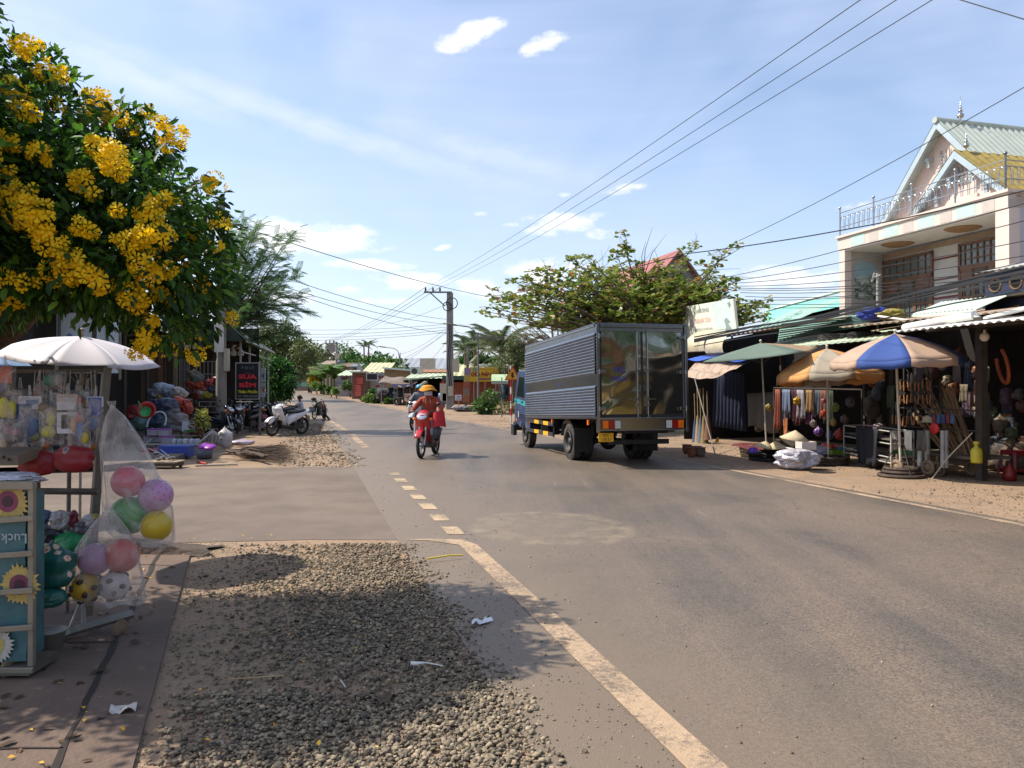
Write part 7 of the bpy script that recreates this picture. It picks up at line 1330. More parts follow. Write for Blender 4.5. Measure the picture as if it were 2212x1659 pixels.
    for q in(-1,1): b=MB(); b.ball(hc+sd*q*.092*s-f*.0,.03*s,.35,.7,1.1,n=10,k=6,m=m); b.build('ear',sk,t,base)
    if hair: b=MB(); b.grid(lambda u,v:hc+m@Vector((math.cos(2*math.pi*u)*math.sin(v*(1.75-.55*math.cos(2*math.pi*u-math.pi*1.5)))*.104*s,math.sin(2*math.pi*u)*math.sin(v*(1.75-.55*math.cos(2*math.pi*u-math.pi*1.5)))*.112*s+.012*s,math.cos(v*(1.75-.55*math.cos(2*math.pi*u-math.pi*1.5)))*.118*s+.02*s)),24,10); o=b.build('hair',m_hair,t,base); o.modifiers.new('t','SOLIDIFY').thickness=.012
    return t,m
def fr_(o,d):   # local frame of a bike: forward d
    d=Vector((d[0],d[1],0)).normalized(); l=Vector((-d.y,d.x,0)); return lambda x,y,z:o+d*x+l*y+UP*z
# rider in the orange hat
q=fr_(redc,rdir)
J=dict(pelvis=q(-.22,0,.93),chest=q(-.12,0,1.23),neck=q(-.05,0,1.36),head=q(.02,0,1.5),ls=q(-.08,.19,1.3),rs=q(-.08,-.19,1.3),le=q(.05,.33,1.1),re=q(.05,-.33,1.1),lw=q(.27,.31,1.05),rw=q(.27,-.31,1.05),lh=q(-.2,.1,.88),rh=q(-.2,-.1,.88),lk=q(.2,.2,.74),rk=q(.2,-.2,.74),la=q(.02,.2,.34),ra=q(.02,-.2,.34),lt=q(.16,.21,.29),rt=q(.16,-.21,.29))
J={k:Vector(v) for k,v in J.items()}
m_rust=M('rust_hoodie','#93402a',rough=.85,var=.18,scale=12,bump=.5,bscale=18)
rid,hm=person('person in yellow bucket hat, face mask and rust hoodie riding the red motorbike',J,m_rust,M('dark_trouser','#1f2026',rough=.85,var=.15),'long','people on and beside motorbikes',1.,rdir)
base=rid.location; hc=J['head']
b=MB(); b.grid(lambda u,v:hc+hm@Vector((math.cos(6.2832*u)*(.02+.115*min(1,v*2.2)+(.066*max(0,v-.5)*2)),math.sin(6.2832*u)*(.02+.125*min(1,v*2.2)+.075*max(0,v-.5)*2)+.0,.155-.02*v-(.12*max(0,v-.25)/.75)-.02*math.sin(3*6.28*u+1)*max(0,v-.5)*2)),30,12); o=b.build('bucket_hat',M('orange_hat','#d08a1c',rough=.8,var=.1,scale=12),rid,base); o.modifiers.new('t','SOLIDIFY').thickness=.008
b=MB(); b.grid(lambda u,v:hc+hm@Vector((.096*math.sin((u-.5)*2.7),-.098*math.cos((u-.5)*2.7)-.028*math.sin(math.pi*v)*math.cos((u-.5)*2.7),.005-.115*v)),14,8); o=b.build('face_mask',M('mask_white','#c3c5cb',rough=.8,var=.05),rid,base); o.modifiers.new('t','SOLIDIFY').thickness=.004
b=MB(); b.torus(J['neck']+Vector((0,0,-.01))-rdir*.03,.1,.04,20,8); b.build('hood',m_rust,rid,base)
for s in(-.04,.05): b=MB(); b.tube([J['neck']+q(.13,s,-.03)-redc,J['chest']+q(.165,s*1.3,.0)-redc],.006,5); b.build('drawstring',M('cream_cord','#c9b59a',rough=.8),rid,base)
b=MB(); c=q(.34,.34,.88); b.grid(lambda u,v:c+Vector((1,0,0))*(.16*math.cos(6.2832*u))*(1-.25*(1-v))+rdir*(.11*math.sin(6.2832*u))+UP*(.17-.34*v)+UP*.02*math.sin(12*u),20,8); tag(b.build('red_bag',M('red_cloth_bag','#b5202c',rough=.7,var=.15,scale=9,bump=.4,bscale=14),base=c),'red cloth bag hung over the handlebar of the red motorbike','bag')
b=MB(); c=q(.28,.24,.55); b.loft([(c+UP*.17,rdir*.1,Vector((.09,0,0))),(c+UP*.05,rdir*.13,Vector((.13,0,0))),(c-UP*.12,rdir*.11,Vector((.10,0,0)))],14); tag(b.build('grey_bag',M('grey_bag','#4d4f57',rough=.6,var=.25,scale=10),base=c),'grey plastic bag hanging low below the red bag on the motorbike','bag')
# second rider
wp=gpt(893,930)-wd*.6; q=fr_(wp,wd)
J=dict(pelvis=q(-.25,0,.93),chest=q(-.18,0,1.25),neck=q(-.14,0,1.4),head=q(-.1,0,1.54),ls=q(-.14,.19,1.33),rs=q(-.14,-.19,1.33),le=q(.0,.3,1.12),re=q(.0,-.3,1.12),lw=q(.26,.3,1.06),rw=q(.26,-.3,1.06),lh=q(-.2,.1,.88),rh=q(-.2,-.1,.88),lk=q(.18,.17,.74),rk=q(.18,-.17,.74),la=q(.14,.15,.44),ra=q(.14,-.15,.44),lt=q(.28,.15,.39),rt=q(.28,-.15,.39)); J={k:Vector(v) for k,v in J.items()}
r2,hm=person('person in a light blue helmet and grey jacket riding the white scooter behind',J,M('grey_jacket','#6d7078',rough=.8,var=.15,scale=10),M('dark_trouser'),'long','people on and beside motorbikes',1.,wd,hair=False)
b=MB(); hc=J['head']; b.grid(lambda u,v:hc+hm@Vector((.125*math.cos(6.2832*u)*math.sin(v*1.65),.14*math.sin(6.2832*u)*math.sin(v*1.65)+.01,.03+.125*math.cos(v*1.65))),22,10); o=b.build('helmet',M('pale_blue_helmet','#5aa5b8',rough=.25,var=.05,coat=.4),r2,r2.location); o.modifiers.new('t','SOLIDIFY').thickness=.012
# child standing at the dark motorbike
kp=gpt(650,925); f=Vector((-1,-.1,0)).normalized(); q=fr_(kp,f); k=.93
J=dict(pelvis=q(-.02,0,.70*k),chest=q(.0,0,.98*k),neck=q(.02,0,1.12*k),head=q(.05,0,1.26*k),ls=q(.0,.15,1.05*k),rs=q(.0,-.15,1.05*k),le=q(.2,.19,.92*k),re=q(.2,-.17,.90*k),lw=q(.42,.17,.95*k),rw=q(.42,-.15,.93*k),lh=q(-.02,.08,.66*k),rh=q(-.02,-.08,.66*k),lk=q(.03,.09,.37*k),rk=q(.0,-.09,.37*k),la=q(-.02,.09,.07*k),ra=q(-.06,-.09,.07*k),lt=q(.11,.09,.04),rt=q(.07,-.09,.04)); J={a:Vector(v) for a,v in J.items()}
person('child in a white short-sleeved shirt standing sideways beside the dark motorbike',J,M('white_shirt_cloth','#b5b4c2',rough=.85,var=.08),M('navy_short','#20222e',rough=.85),'short','people on and beside motorbikes',.86,f)
# child bending over the small bike
kp=gpt(700,909); f=Vector((-.95,-.3,0)).normalized(); q=fr_(kp,f); k=.95
J=dict(pelvis=q(.0,0,.66*k),chest=q(.26,0,.88*k),neck=q(.36,0,.97*k),head=q(.46,0,1.06*k),ls=q(.27,.14,.93*k),rs=q(.27,-.14,.93*k),le=q(.06,.26,1.0*k),re=q(.43,-.16,.74*k),lw=q(.0,.2,.8*k),rw=q(.52,-.12,.58*k),lh=q(-.02,.08,.61*k),rh=q(-.02,-.08,.61*k),lk=q(.0,.1,.35*k),rk=q(.02,-.09,.33*k),la=q(-.25,.1,.08*k),ra=q(-.06,-.09,.07*k),lt=q(-.13,.1,.03),rt=q(.07,-.09,.04)); J={a:Vector(v) for a,v in J.items()}
person('child in a grey-green shirt bending forward to push the small dark bike',J,M('sage_shirt','#7d8274',rough=.85,var=.12),M('dark_trouser'),'short','people on and beside motorbikes',.9,(f+Vector((0,0,-.35))))
# ---------- stall goods on the left (positions read from the photograph)
def lp2(x,y): return 285.1+x*.1523,777.7+y*.1523
def on(x,y,z): px,py=lp2(x,y); return GZ(px,py,z)
def oY(x,y,Y): px,py=lp2(x,y); return P(px,py,Y)
tb=on(560,1300,.1); rack=thing('display_stand','low white display stand stepped with lidded boxes and small wares','stand',Vector((tb.x,tb.y,.0)))
b=MB(); A=on(190,1190,.25);B=on(930,1190,.25);Ax=(B-A); n_=Vector((0,1,0))
def bar(b,p,q,r=.014): b.tube([p,q],r,5)
for p in(A,B):
    bar(b,Vector((p.x,p.y,0.02)),p); bar(b,Vector((p.x,p.y+.9,0.02)),Vector((p.x,p.y+.9,.5)))
for z in(.12,.24): bar(b,Vector((A.x,A.y,z)),Vector((B.x,B.y,z)),.018)
bar(b,A,Vector((A.x,A.y+.9,.5))); bar(b,B,Vector((B.x,B.y+.9,.5))); part(b,'frame',M('white_tube'),rack)
b=MB(); b.box(((A.x+B.x)/2,A.y+.3,.235),(abs(B.x-A.x),.6,.02)); b.box(((A.x+B.x)/2,A.y+.2,.115),(abs(B.x-A.x),.4,.02)); b.box((A.x+.45,A.y+.72,.40),(.95,.35,.02)); part(b,'shelf',M('grey_board'),rack)
m_box=M('clear_box','#8f8b93',rough=.25,var=.15,spec=.6); m_lid=M('purple_lid','#7a1f86',rough=.4,var=.08); m_lidw=M('white_lid','#b9bcc6',rough=.4,var=.1)
ords=['first','second','third','fourth','fifth','sixth','seventh','eighth','ninth','tenth','eleventh','twelfth']
def lidbox(label,c,w,d,h,ml,group): 
    t=thing('storage_box',label,'box',c,0,group); b=MB(); b.box((0,0,h*.42),(w,d,h*.84),0,0,0,1.06); b.build('tub',m_box,t,bevel=.01); b=MB(); b.box((0,0,h*.91),(w*1.1,d*1.1,h*.18)); b.build('lid',ml,t,bevel=.012)
for k,(x,y,z) in enumerate(((310,1070,.42),(470,1075,.42),(260,1165,.25),(375,1165,.25),(510,1180,.25))): lidbox(f'clear box with purple lid, {ords[k]} in the stepped rows on the white stand',on(x,y,z),.24,.2,.17,m_lid,'purple-lidded boxes on the stand')
for k,x in enumerate((600,680,760,850,920)): p=on(x,1185,.25); b=MB(); b.lathe([(.001,0),(.06,0),(.075,.05),(.07,.09),(.075,.1),(.001,.12)],p,14); tag(b.build('small_bowl',M('bowl'+str(k%3),['#b3b6c2','#a3a7b8','#c2c2c6'][k%3],rough=.25,var=.1),base=p),f'small shiny pale bowl, {ords[k]} from the left along the stand edge','bowl','bowls along the stand edge')
for k,x in enumerate((350,420,600,690,780,860)): p=on(x,1258,.125); b=MB(); b.box(p+UP*.06,(.12,.1,.12),random.uniform(-.3,.3)); b.m=1; b.box(p+UP*.06-Vector((0,.052,0)),(.08,.006,.06)); tag(b.build('small_packet',[M('pkc'+str(k%4),['#a3a3a8','#b09a90','#8f9aa8','#a86a5a'][k%4],rough=.5,var=.15),M('pkl'+str(k%3),['#a33','#36a','#c9a']and['#9a3a34','#34609a','#b58a9a'][k%3],rough=.5)],base=p,bevel=.005),f'small packet, {ords[k]} from the left on the lower shelf of the white stand','packet','packets on the lower shelf of the stand')
p=on(635,1372,.04); b=MB(); b.box(p+UP*.13,(.62,.36,.26),0,0,0,1.05); 
for x_ in range(-5,6): b.box(p+Vector((x_*.055,-.193,.13)),(.012,.012,.2))
for z_ in(.03,.235): b.box(p+UP*z_,(.68,.4,.02))
tag(b.build('blue_crate',M('crate_blue','#2b459a',rough=.5,var=.1,dirt='#6d5c4c',dirt_amt=.15),base=p,bevel=.008),'blue plastic crate on the ground under the white stand','crate')
p=on(330,1345,.06); b=MB(); b.box(p+UP*.07,(.5,.3,.13),0,0,0,1.08); tag(b.build('red_tray',M('dull_red_plastic','#7a1f24',rough=.5,var=.1),base=p,bevel=.015),'dull red plastic tray left of the blue crate under the stand','tray')
p=on(440,1440,.13); t=thing('low_table','low wooden table holding metal ladles at the front of the left stalls','table',Vector((p.x,p.y,0))); b=MB(); b.box(p,(.72,.45,.03)); part(b,'top',M('pale_wood','#8a7860',rough=.7,var=.2),t,bevel=.005); b=MB(); b.box(p-UP*.05,(.66,.4,.06)); part(b,'apron',M('dark_wood','#4a3a2c',rough=.8,var=.2),t)
for sx in(-.28,.28):
    for sy in(-.16,.16): b=MB(); b.box((p.x+sx,p.y+sy,.05),(.05,.05,.1)); part(b,'leg',MATS['dark_wood'],t)
for k,(x,y) in enumerate(((340,1345),(440,1400),(520,1415),(380,1425),(570,1405))):
    q=on(x,y,.17); b=MB(); b.lathe([(.001,-.03),(.04,-.02),(.06,.02),(.065,.03),(.05,.012),(.001,-.02)],q+UP*.02,16); 
    if k<3: b.tube([q+Vector((.05,0,.04)),q+Vector((-.18,.05,.14+.03*k))],.008,5)
    tag(b.build('metal_ladle' if k<3 else 'metal_bowl',m_chr,base=q),['shiny metal ladle at the left of the low wooden table','shiny ladle in the middle of the low wooden table','shiny ladle at the right of the low wooden table','small metal bowl at the front left of the low table','small metal bowl at the right end of the low table'][k],'ladle' if k<3 else 'bowl','metal kitchenware on the low table')
p=on(1030,1390,.02); b=MB(); b.lathe([(.001,0),(.16,0),(.2,.2),(.19,.2),(.15,.02)],p,22); tag(b.build('grey_tub',M('grey_plastic','#5a5a63',rough=.5,var=.15),base=p),'grey plastic tub with purple lids right of the white stand','tub')
for k,(x,y) in enumerate(((1020,1230),(1110,1245))): q=on(x,y,.3); b=MB(); b.lathe([(.001,0),(.12,0),(.13,.03),(.1,.05),(.001,.055)],q,18,rotm(R(20),0,0)); tag(b.build('purple_plate',m_lid,base=q),['purple plastic lid standing on the grey tub','second purple lid at the right on the grey tub'][k],'lid')
def pack(label,x,y,w,h,col,seed,melon=False,sz=1.):
    p=on(x,y,.03); s=p.y/FX*.1523; r=w*s/2; o=sack('plastic_pack',label,'pack',p,r,'',1,.55,h/w,'clear packs on the ground by the brooms',.3,.12,mat=M('pack'+col,col,rough=.25,var=.3,scale=7,spec=.6,gen=floral([(.2,'#b9575a'),(.35,'#5f8a55'),(.5,'#c5b8b4')],7.)),seed=seed,knot=True)
pack('pale clear pack of toys left of the striped pack',1140,1200,170,230,'#948a86',61); pack('tall clear pack with green and red stripes beside the brooms',1320,1245,210,310,'#b7aeac',62); pack('flat pack of pink and purple goods lying towards the brooms',1560,1215,330,100,'#a99aa6',63)
# brooms lying in a pile
for k in range(11):
    x0,y0_=1280+18*(k%5)+random.uniform(0,60),1255+12*(k%6); A_=on(x0,y0_+20,.05+.05*(k%4)); B_=on(1750+random.uniform(0,250),1290+random.uniform(-60,90),.05+.06*(k%3)); m_=A_.lerp(B_,.5); b=MB(); b.tube([A_,m_],.022,6); b.m=1; b.tube([A_.lerp(B_,.42),m_.lerp(B_,.4)+UP*.05,B_],[.025,.05,.04],9,flat=.6)
    tag(b.build('twig_broom',[M('broom_stick','#5a4838',rough=.8,var=.2),M('broom_twigs','#4a3b30',rough=.95,var=.4,scale=22,bump=1.5,bscale=30,stretch=(1,1,1))],base=A_),'brown twig broom lying in the pile on the ground behind the front stalls','broom','pile of twig brooms')
n=2600; P0=on(1600,1290,.12); pts=[];dd=[]
for k in range(n): x=random.uniform(1450,2050); y=1290+random.uniform(-70,90)*(x-1300)/600; q=on(x,y,.03+random.random()*.14); pts.append(q); dd.append([.9+random.gauss(0,.2),random.gauss(0,.25)-.1,random.gauss(0,.12)])
tw=scatter('broom_twigs',[(0,.008,0),(0,-.008,0),(1,0,-.03)],[(0,1,2)],np.array(pts),dir_rot(np.array(dd),.5),rng.uniform(.3,.75,n),M('broom_twigs')); tag(tw,'loose spray of brown twigs at the bristle end of the broom pile','twigs',None,'stuff')
sack('black_bag','big black rubbish bag slumped between the stalls','bag',on(810,950,.25),.36,'#15161b',1,.8,.75,None,.35,.12,seed=31)
for k in range(9): x,y=[(640,580),(690,610),(760,620),(720,660),(780,660),(800,700),(600,690),(660,590),(770,730)][k]; p=oY(x,y,20.8); sack('fruit_bag',f'red and orange packed bag, {ords[k]} in the bunch above the black bag','bag',p-UP*.1,.13,['#a8382c','#b5502a','#8f2f2a'][k%3],1,.9,.9,'red and orange bags in a bunch',.35,.14,seed=70+k)
tbl=thing('goods_table','table under the tree heaped with white and clear bags','table',Vector((oY(450,565,22).x,22,0))); A=oY(230,565,22);B=oY(690,565,22); b=MB(); b.box(((A.x+B.x)/2,A.y+.4,A.z),(abs(B.x-A.x),.8,.04)); part(b,'top',M('grey_board'),tbl)
for p in(A,B): b=MB(); b.box((p.x,p.y+.05,p.z/2),(.05,.05,p.z)); part(b,'leg',m_darkpost,tbl)
for k,(x,y,r,c_) in enumerate(((330,520,.22,'#8a8f9a'),(410,470,.26,'#9aa0ad'),(490,480,.24,'#8d97a5'),(560,530,.2,'#6f7a86'),(400,540,.15,'#9a8a3a'),(610,545,.16,'#4f8a60'),(640,490,.2,'#a89a94'),(700,520,.18,'#9a8f88'),(540,560,.14,'#a8a4a0'))): p=oY(x,y,22.3); sack('goods_bag',f'{["pale","large white","second large white","blue-grey","mustard","green","pinkish","beige","small pale"][k]} bag in the heap on the table under the tree','bag',p-UP*.05,r,c_,1,.8,.7,'bags heaped on the table',.35,.14,seed=80+k)
for k,(x,y,r,c_) in enumerate(((330,660,.26,'#20283f'),(480,650,.28,'#3a3f55'),(430,760,.2,'#4a4a50'),(560,760,.22,'#5d5a5c'),(640,850,.26,'#77706e'),(600,940,.24,'#6d6a70'),(120,900,.3,'#4d6a64'),(150,830,.16,'#2f7a4a'),(380,860,.3,'#34465a'),(480,900,.24,'#5a6470'),(60,760,.3,'#7a3330'))): p=oY(x,y,20.4); sack('wrapped_bundle',f'{["navy","slate","dark grey","grey","pale grey","silver","sea green","bright green","blue","steel","brick red"][k]} wrapped bundle stacked in the shaded left stall','bundle',p-UP*r*.7,r,c_,1.1,.8,.75,'bundles stacked in the left stall',.35,.12,seed=90+k)
p=oY(210,710,18.6); m=rotm(R(75),0,R(15)); b=MB(); b.lathe([(.001,-.08),(.12,-.07),(.2,.03),(.215,.03),(.2,.04),(.12,-.05)],p,24,m); tag(b.build('red_basin',M('red_basin','#a8201f',rough=.4,var=.1),base=p),'red plastic basin tilted to face the road at the left stall','basin'); p=p+Vector((.02,-.1,-.04)); b=MB(); b.lathe([(.001,-.05),(.08,-.04),(.12,.02),(.13,.025),(.1,-.01),(.001,-.03)],p,20,m); b.tube([p+Vector((-.08,-.05,.1)),p+Vector((-.14,-.08,.26))],.016,6); tag(b.build('green_strainer',M('green_plastic','#2f8a4a',rough=.4,var=.1),base=p),'green plastic strainer hanging in front of the red basin','strainer')
p=oY(350,890,19.2); b=MB(); m=rotm(R(70),R(20),R(10)); pts=[p+m@Vector((.2*math.cos(R(18*i)),.3*math.sin(R(18*i)),0)) for i in range(13)]; b.tube(pts,.022,8); tag(b.build('white_arch',M('white_plastic','#b5b7bc',rough=.4),base=p),'white plastic arch handle over the blue bundle in the left stall','handle')
p=oY(800,1010,19.6); b=MB(); b.box(p+UP*.12,(.3,.04,.26),.2,R(-14)); b.m=1; b.box(p+UP*.01-Vector((-.05,.03,0)),(.26,.1,.06),.2); tag(b.build('white_box',[M('box_white','#a9a9b3',rough=.5,var=.08),M('green_plastic')],base=p,bevel=.005),'white card box standing on a green tray at the back of the stand','box')
for k,(lb,x,y,c_) in enumerate((('brown and red beaded plant in a pot beside the white box',910,1020,['#4a3a28','#7a3f2a','#8a7a3a']),('yellow-green flower bunch behind the beaded plant',1000,900,['#8a8f3a','#a3a04a','#6d7a34']))):
    p=oY(x,y,19.2); t=thing('flower_bunch',lb,'plant',p-UP*.45); b=MB(); b.tube([p-UP*.45,p],.03,6); part(b,'stem',M('dark_wood'),t); pp,d=blob_pts([(p.x,p.y,p.z+.1,.16,.14,.26)],320,.3); scatter('leaves',*QLEAF,pp,dir_rot(d,.6),rng.uniform(.05,.1,320),leafmat('fl'+str(k),c_,.2),t,t.location)
GB='bags lined up under the black sign'
for k,(x,y,c_,h) in enumerate(((1450,850,'#8f8688',1.3),(1500,840,'#5f7a62',1.1),(1545,850,'#6d5f78',1.0),(1590,800,'#a82a2a',1.),(1620,840,'#8a5a6d',1.),(1670,830,'#b3b0b2',1.2),(1710,830,'#7a6a70',1.),(1770,930,'#8d8590',1.6),(1840,900,'#b58a94',1.5),(1850,760,'#b06f7d',1.1),(1860,650,'#b5701f',.9))): p=oY(x,y,27.6)-UP*.2; sack('shopping_bag',f'{["pale","green","violet","red","plum","white","mauve","tall grey","tall pink","rose","orange"][k]} bag in the row of bags below the black sign','bag',p,.17 if k!=10 else .12,c_,1,.8,h*.55,GB,.35,.13,seed=110+k,knot=True)
for k,(x,y,c_) in enumerate(((860,340,'#8a3a2c'),(930,250,'#5f6a60'),(980,350,'#b5542a'),(1040,400,'#a8442a'),(1090,330,'#7a2a2c'),(1110,390,'#3a4358'),(870,460,'#5d3a3a'),(930,480,'#8f3f34'),(1000,470,'#a3a09c'),(1050,470,'#a39a3a'),(880,200,'#77685a'),(1230,280,'#6d2a30'))): px,py=lp2(x,y); p=P(px,py,26.3); sack('hanging_bag',f'{["brick","sage","bright orange","orange red","maroon","navy","dark brown","russet","white","mustard","tan","crimson"][k]} bag hanging at the window grille of the awning shop','bag',p-UP*.2,.22,c_,1,.7,.9,'bags hanging on the shop grille',.4,.14,seed=130+k,knot=True)
p=on(510,350,1.0); sack('pink_bundle','pink bundle on the goods beside the terracotta column','bundle',p-UP*.3,.3,'#a8787a',1,.7,1.,None,.6,.1,seed=150)
p=G(480,960); b=MB(); b.lathe([(.001,0),(.16,.0),(.22,.3),(.2,.3),(.15,.03)],on(1130,915,.13),20); tag(b.build('tan_basket',M('tan_basket','#8a7a5a',rough=.8,var=.2,scale=20),base=on(1130,915,.13)),'tan woven basket at the foot of the dark motorbike by the pole','basket')
for k,(x0,y0_,x1,y1_) in enumerate(((900,1500,1330,1485),(1340,1480,1500,1478),(920,1440,1060,1470))): A_=on(x0,y0_,.03);B_=on(x1,y1_,.03); b=MB(); b.tube([A_,B_],.02,6); tag(b.build('ground_stick',M('stick'+str(k),['#8f857a','#9a8f7c','#a33a2c'][k],rough=.8,var=.15),base=A_),['pale stick lying along the edge of the side road','short pale stick right of the long one on the ground','red stick lying by the dark board on the ground'][k],'stick')
# ---------- far side of the road, left of the truck
def Z6(x,y): return 674+x*.2109,691.3+y*.2109
def bx(label,name,cat,x0,x1,yt,yb,Y,depth,wallm,group=None,base=True):
    """a building whose camera-facing wall spans x0..x1 (photo px) at distance Y"""
    A,B=P(x0,yt,Y),P(x1,yb,Y); g=gz(Y); t=thing(name,label,cat,((A.x+B.x)/2,Y,g),0,group); b=MB(); zt=A.z; b.box(((A.x+B.x)/2,Y+depth/2,(zt+g-.3)/2),(B.x-A.x,depth,zt-g+.3)); part(b,'wall',wallm,t); return t
def flat(t,name,mat,pts,Y=None,th=.0):
    b=MB(); v=[P(*q) if len(q)==3 else P(q[0],q[1],Y) for q in pts]; b.add(v,[tuple(range(len(v)))])
    o=part(b,name,mat,t)
    if th: o.modifiers.new('t','SOLIDIFY').thickness=th
    return o
def roofsheet(t,name,mat,x0,x1,ye,Ye,yr,Yr,wave=.03,per=.3):
    b=MB(); a,c=P(x0,ye,Ye),P(x1,ye,Ye); d=P(x0,yr,Yr)-a; d.x*=.2; corr(b,a,c,d,wave,per); return part(b,name,mat,t)
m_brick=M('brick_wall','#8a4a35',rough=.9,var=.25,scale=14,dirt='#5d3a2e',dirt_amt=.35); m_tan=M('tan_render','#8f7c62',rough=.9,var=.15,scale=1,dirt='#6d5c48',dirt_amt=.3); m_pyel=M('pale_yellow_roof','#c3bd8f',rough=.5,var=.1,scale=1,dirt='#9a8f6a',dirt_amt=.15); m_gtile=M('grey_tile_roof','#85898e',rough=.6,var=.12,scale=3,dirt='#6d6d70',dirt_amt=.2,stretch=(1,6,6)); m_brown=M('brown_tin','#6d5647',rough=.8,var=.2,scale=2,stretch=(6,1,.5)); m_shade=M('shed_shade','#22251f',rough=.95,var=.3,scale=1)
m_txt=M('sign_text_red','#7a0f14',rough=.6); m_txb=M('sign_text_blue','#2f5a8f',rough=.6)
def board(label,name,cat,x0,x1,y0,y1,Y,mat,texts=(),posts=(),frame=None,rz=0,yb=None):
    A,B=P(x0,y0,Y),P(x1,y1,Y); t=thing(name,label,cat,((A.x+B.x)/2,Y,gz(Y))); b=MB(); b.box(((A.x+B.x)/2,Y,(A.z+B.z)/2),(B.x-A.x,.06,A.z-B.z)); part(b,'panel',mat,t,bevel=.005)
    for tx,cx,cy,hpx,wpx,mm,bo in texts:
        b=MB(); b.text(tx,P(cx,cy,Y-.036),(1,0,0),(0,0,1),hpx*1.35*Y/FX,w=wpx*Y/FX,bold=bo); part(b,'lettering',mm,t)
    for x in posts: q=P(x,y1,Y); b=MB(); b.tube([Vector((q.x,Y+.06,gz(Y)-.1)),Vector((q.x,Y+.06,A.z-.02))],.04,6); part(b,'post',M('steel_post'),t)
    if frame:
        b=MB(); w=.05; cz=(A.z+B.z)/2
        for x in(A.x,B.x): b.box((x,Y,cz),(w,.09,A.z-B.z+w))
        for z in(A.z,B.z): b.box(((A.x+B.x)/2,Y,z),(B.x-A.x+w,.092,w))
        part(b,'frame',frame,t)
    return t
# temple sign and brick shed
bs=thing('brick_shed','long brick shed with a pale yellow corrugated roof behind the temple sign','shed',onroad(1050,56)); Yb=56.
A,B=P(950,866,Yb),P(1150,866,Yb); g=gz(Yb); b=MB(); b.box(((A.x+B.x)/2,Yb,g+.75),(B.x-A.x,.25,1.7)); part(b,'wall',m_brick,bs); b=MB(); b.box(((A.x+B.x)/2,Yb+6,g+1.0),(B.x-A.x,.3,2.2)); part(b,'shade_wall',m_shade,bs)
for x in(958,1030,1072,1110): b=MB(); q=P(x,850,Yb); b.box((q.x,Yb,g+.95),(.5 if x==1072 else .2,.4,1.9)); part(b,'pillar',m_brick,bs)
roofsheet(bs,'roof',m_pyel,960,1150,814,Yb-1.2,786,Yb+7,.05,.5)
b=MB(); A,B=P(955,813,Yb-1.25),P(1060,812,Yb-1.25); b.box((A+B)/2-UP*.12,(B.x-A.x,.05,.3)); part(b,'green_fascia',M('dark_green_paint','#2f4a3a',rough=.7,var=.15),bs)
m_tsign=M('temple_yellow','#c9a11f',rough=.5,var=.06,dirt='#9a8430',dirt_amt=.08)
board('yellow temple sign with red lettering on steel posts in front of the brick shed','temple_sign','sign',1015.5,1077.5,793.5,824.5,50,m_tsign,[('GIÁO HỘI PHẬT GIÁO VIỆT NAM',1049,798.6,2.3,43,M('ink_dark','#4a3a12',rough=.6),.0),('CHÙA PHÁP HÒA',1046,812.8,8.6,57,m_txt,.06)],(1024,1048,1071))
t=[o for o in COL.objects if o.name=='temple_sign'][0]; b=MB(); A,B=P(1035,816.7,49.9),P(1060,820.5,49.9); b.box((A+B)/2,(B.x-A.x,.03,A.z-B.z)); b.m=1; b.text('CÁCH 500m',P(1047.5,819.7,49.87),(1,0,0),(0,0,1),.08,w=.65,bold=.03); part(b,'red_strip',[m_txt,m_sw],t); b=MB(); c=P(1026,798,49.95); b.lathe([(.001,0),(.16,0)],c,18,rotm(R(90),0,0)); part(b,'round_emblem',M('emblem_green','#6d8a6a',rough=.6),t)
# warning triangle
w0=P(1104.,913,34.5); w0.z=0; wt=thing('warning_sign','triangular yellow road warning sign with red border on a red and white post','road sign',w0); Yw=34.5
ap,bl,br=P(1107.,789.5,Yw),P(1089.5,821.5,Yw),P(1124.5,821.5,Yw); c=(ap+bl+br)/3
b=MB(); b.prism([(0,0)]*0 or [((q-c).x,(q-c).z) for q in(bl,br,ap)],c,(1,0,0),UP,(0,1,0),.03); part(b,'red_border',M('sign_red_border','#b5401f',rough=.4,var=.06),wt); b=MB(); b.prism([((q-c).x*.74,(q-c).z*.74) for q in(bl,br,ap)],c-Vector((0,.006,0)),(1,0,0),UP,(0,1,0),.01); part(b,'yellow_face',M('sign_yellow_face','#d39a1c',rough=.4,var=.05),wt)
b=MB(); o=c-Vector((0,.012,0)); s=.85*Yw/FX; 
b.prism([(-2.2*s,-7*s),(2.2*s,-7*s),(2.2*s,-3.4*s),(6*s,-3.4*s),(6*s,-1.4*s),(2.4*s,-1.4*s),(3.2*s,5*s),(1.6*s,8*s),(-1.6*s,8*s),(-3.2*s,5*s),(-2.4*s,-.2*s),(-5*s,-.2*s),(-5*s,-2*s),(-2.2*s,-2*s)],o,(1,0,0),UP,(0,1,0),.004); part(b,'junction_symbol',m_blk,wt)
b=MB()
for k in range(9): b.m=k%2; z0_=.0+.32*k if k else -.1; b.tube([Vector((w0.x,Yw+.05,z0_)),Vector((w0.x,Yw+.05,min(.32*(k+1),ap.z-.3)))],.045,10)
part(b,'post',[M('post_white','#c2bdb3',rough=.5,dirt='#8a7a68',dirt_amt=.2),M('post_red','#9a2427',rough=.5)],wt)
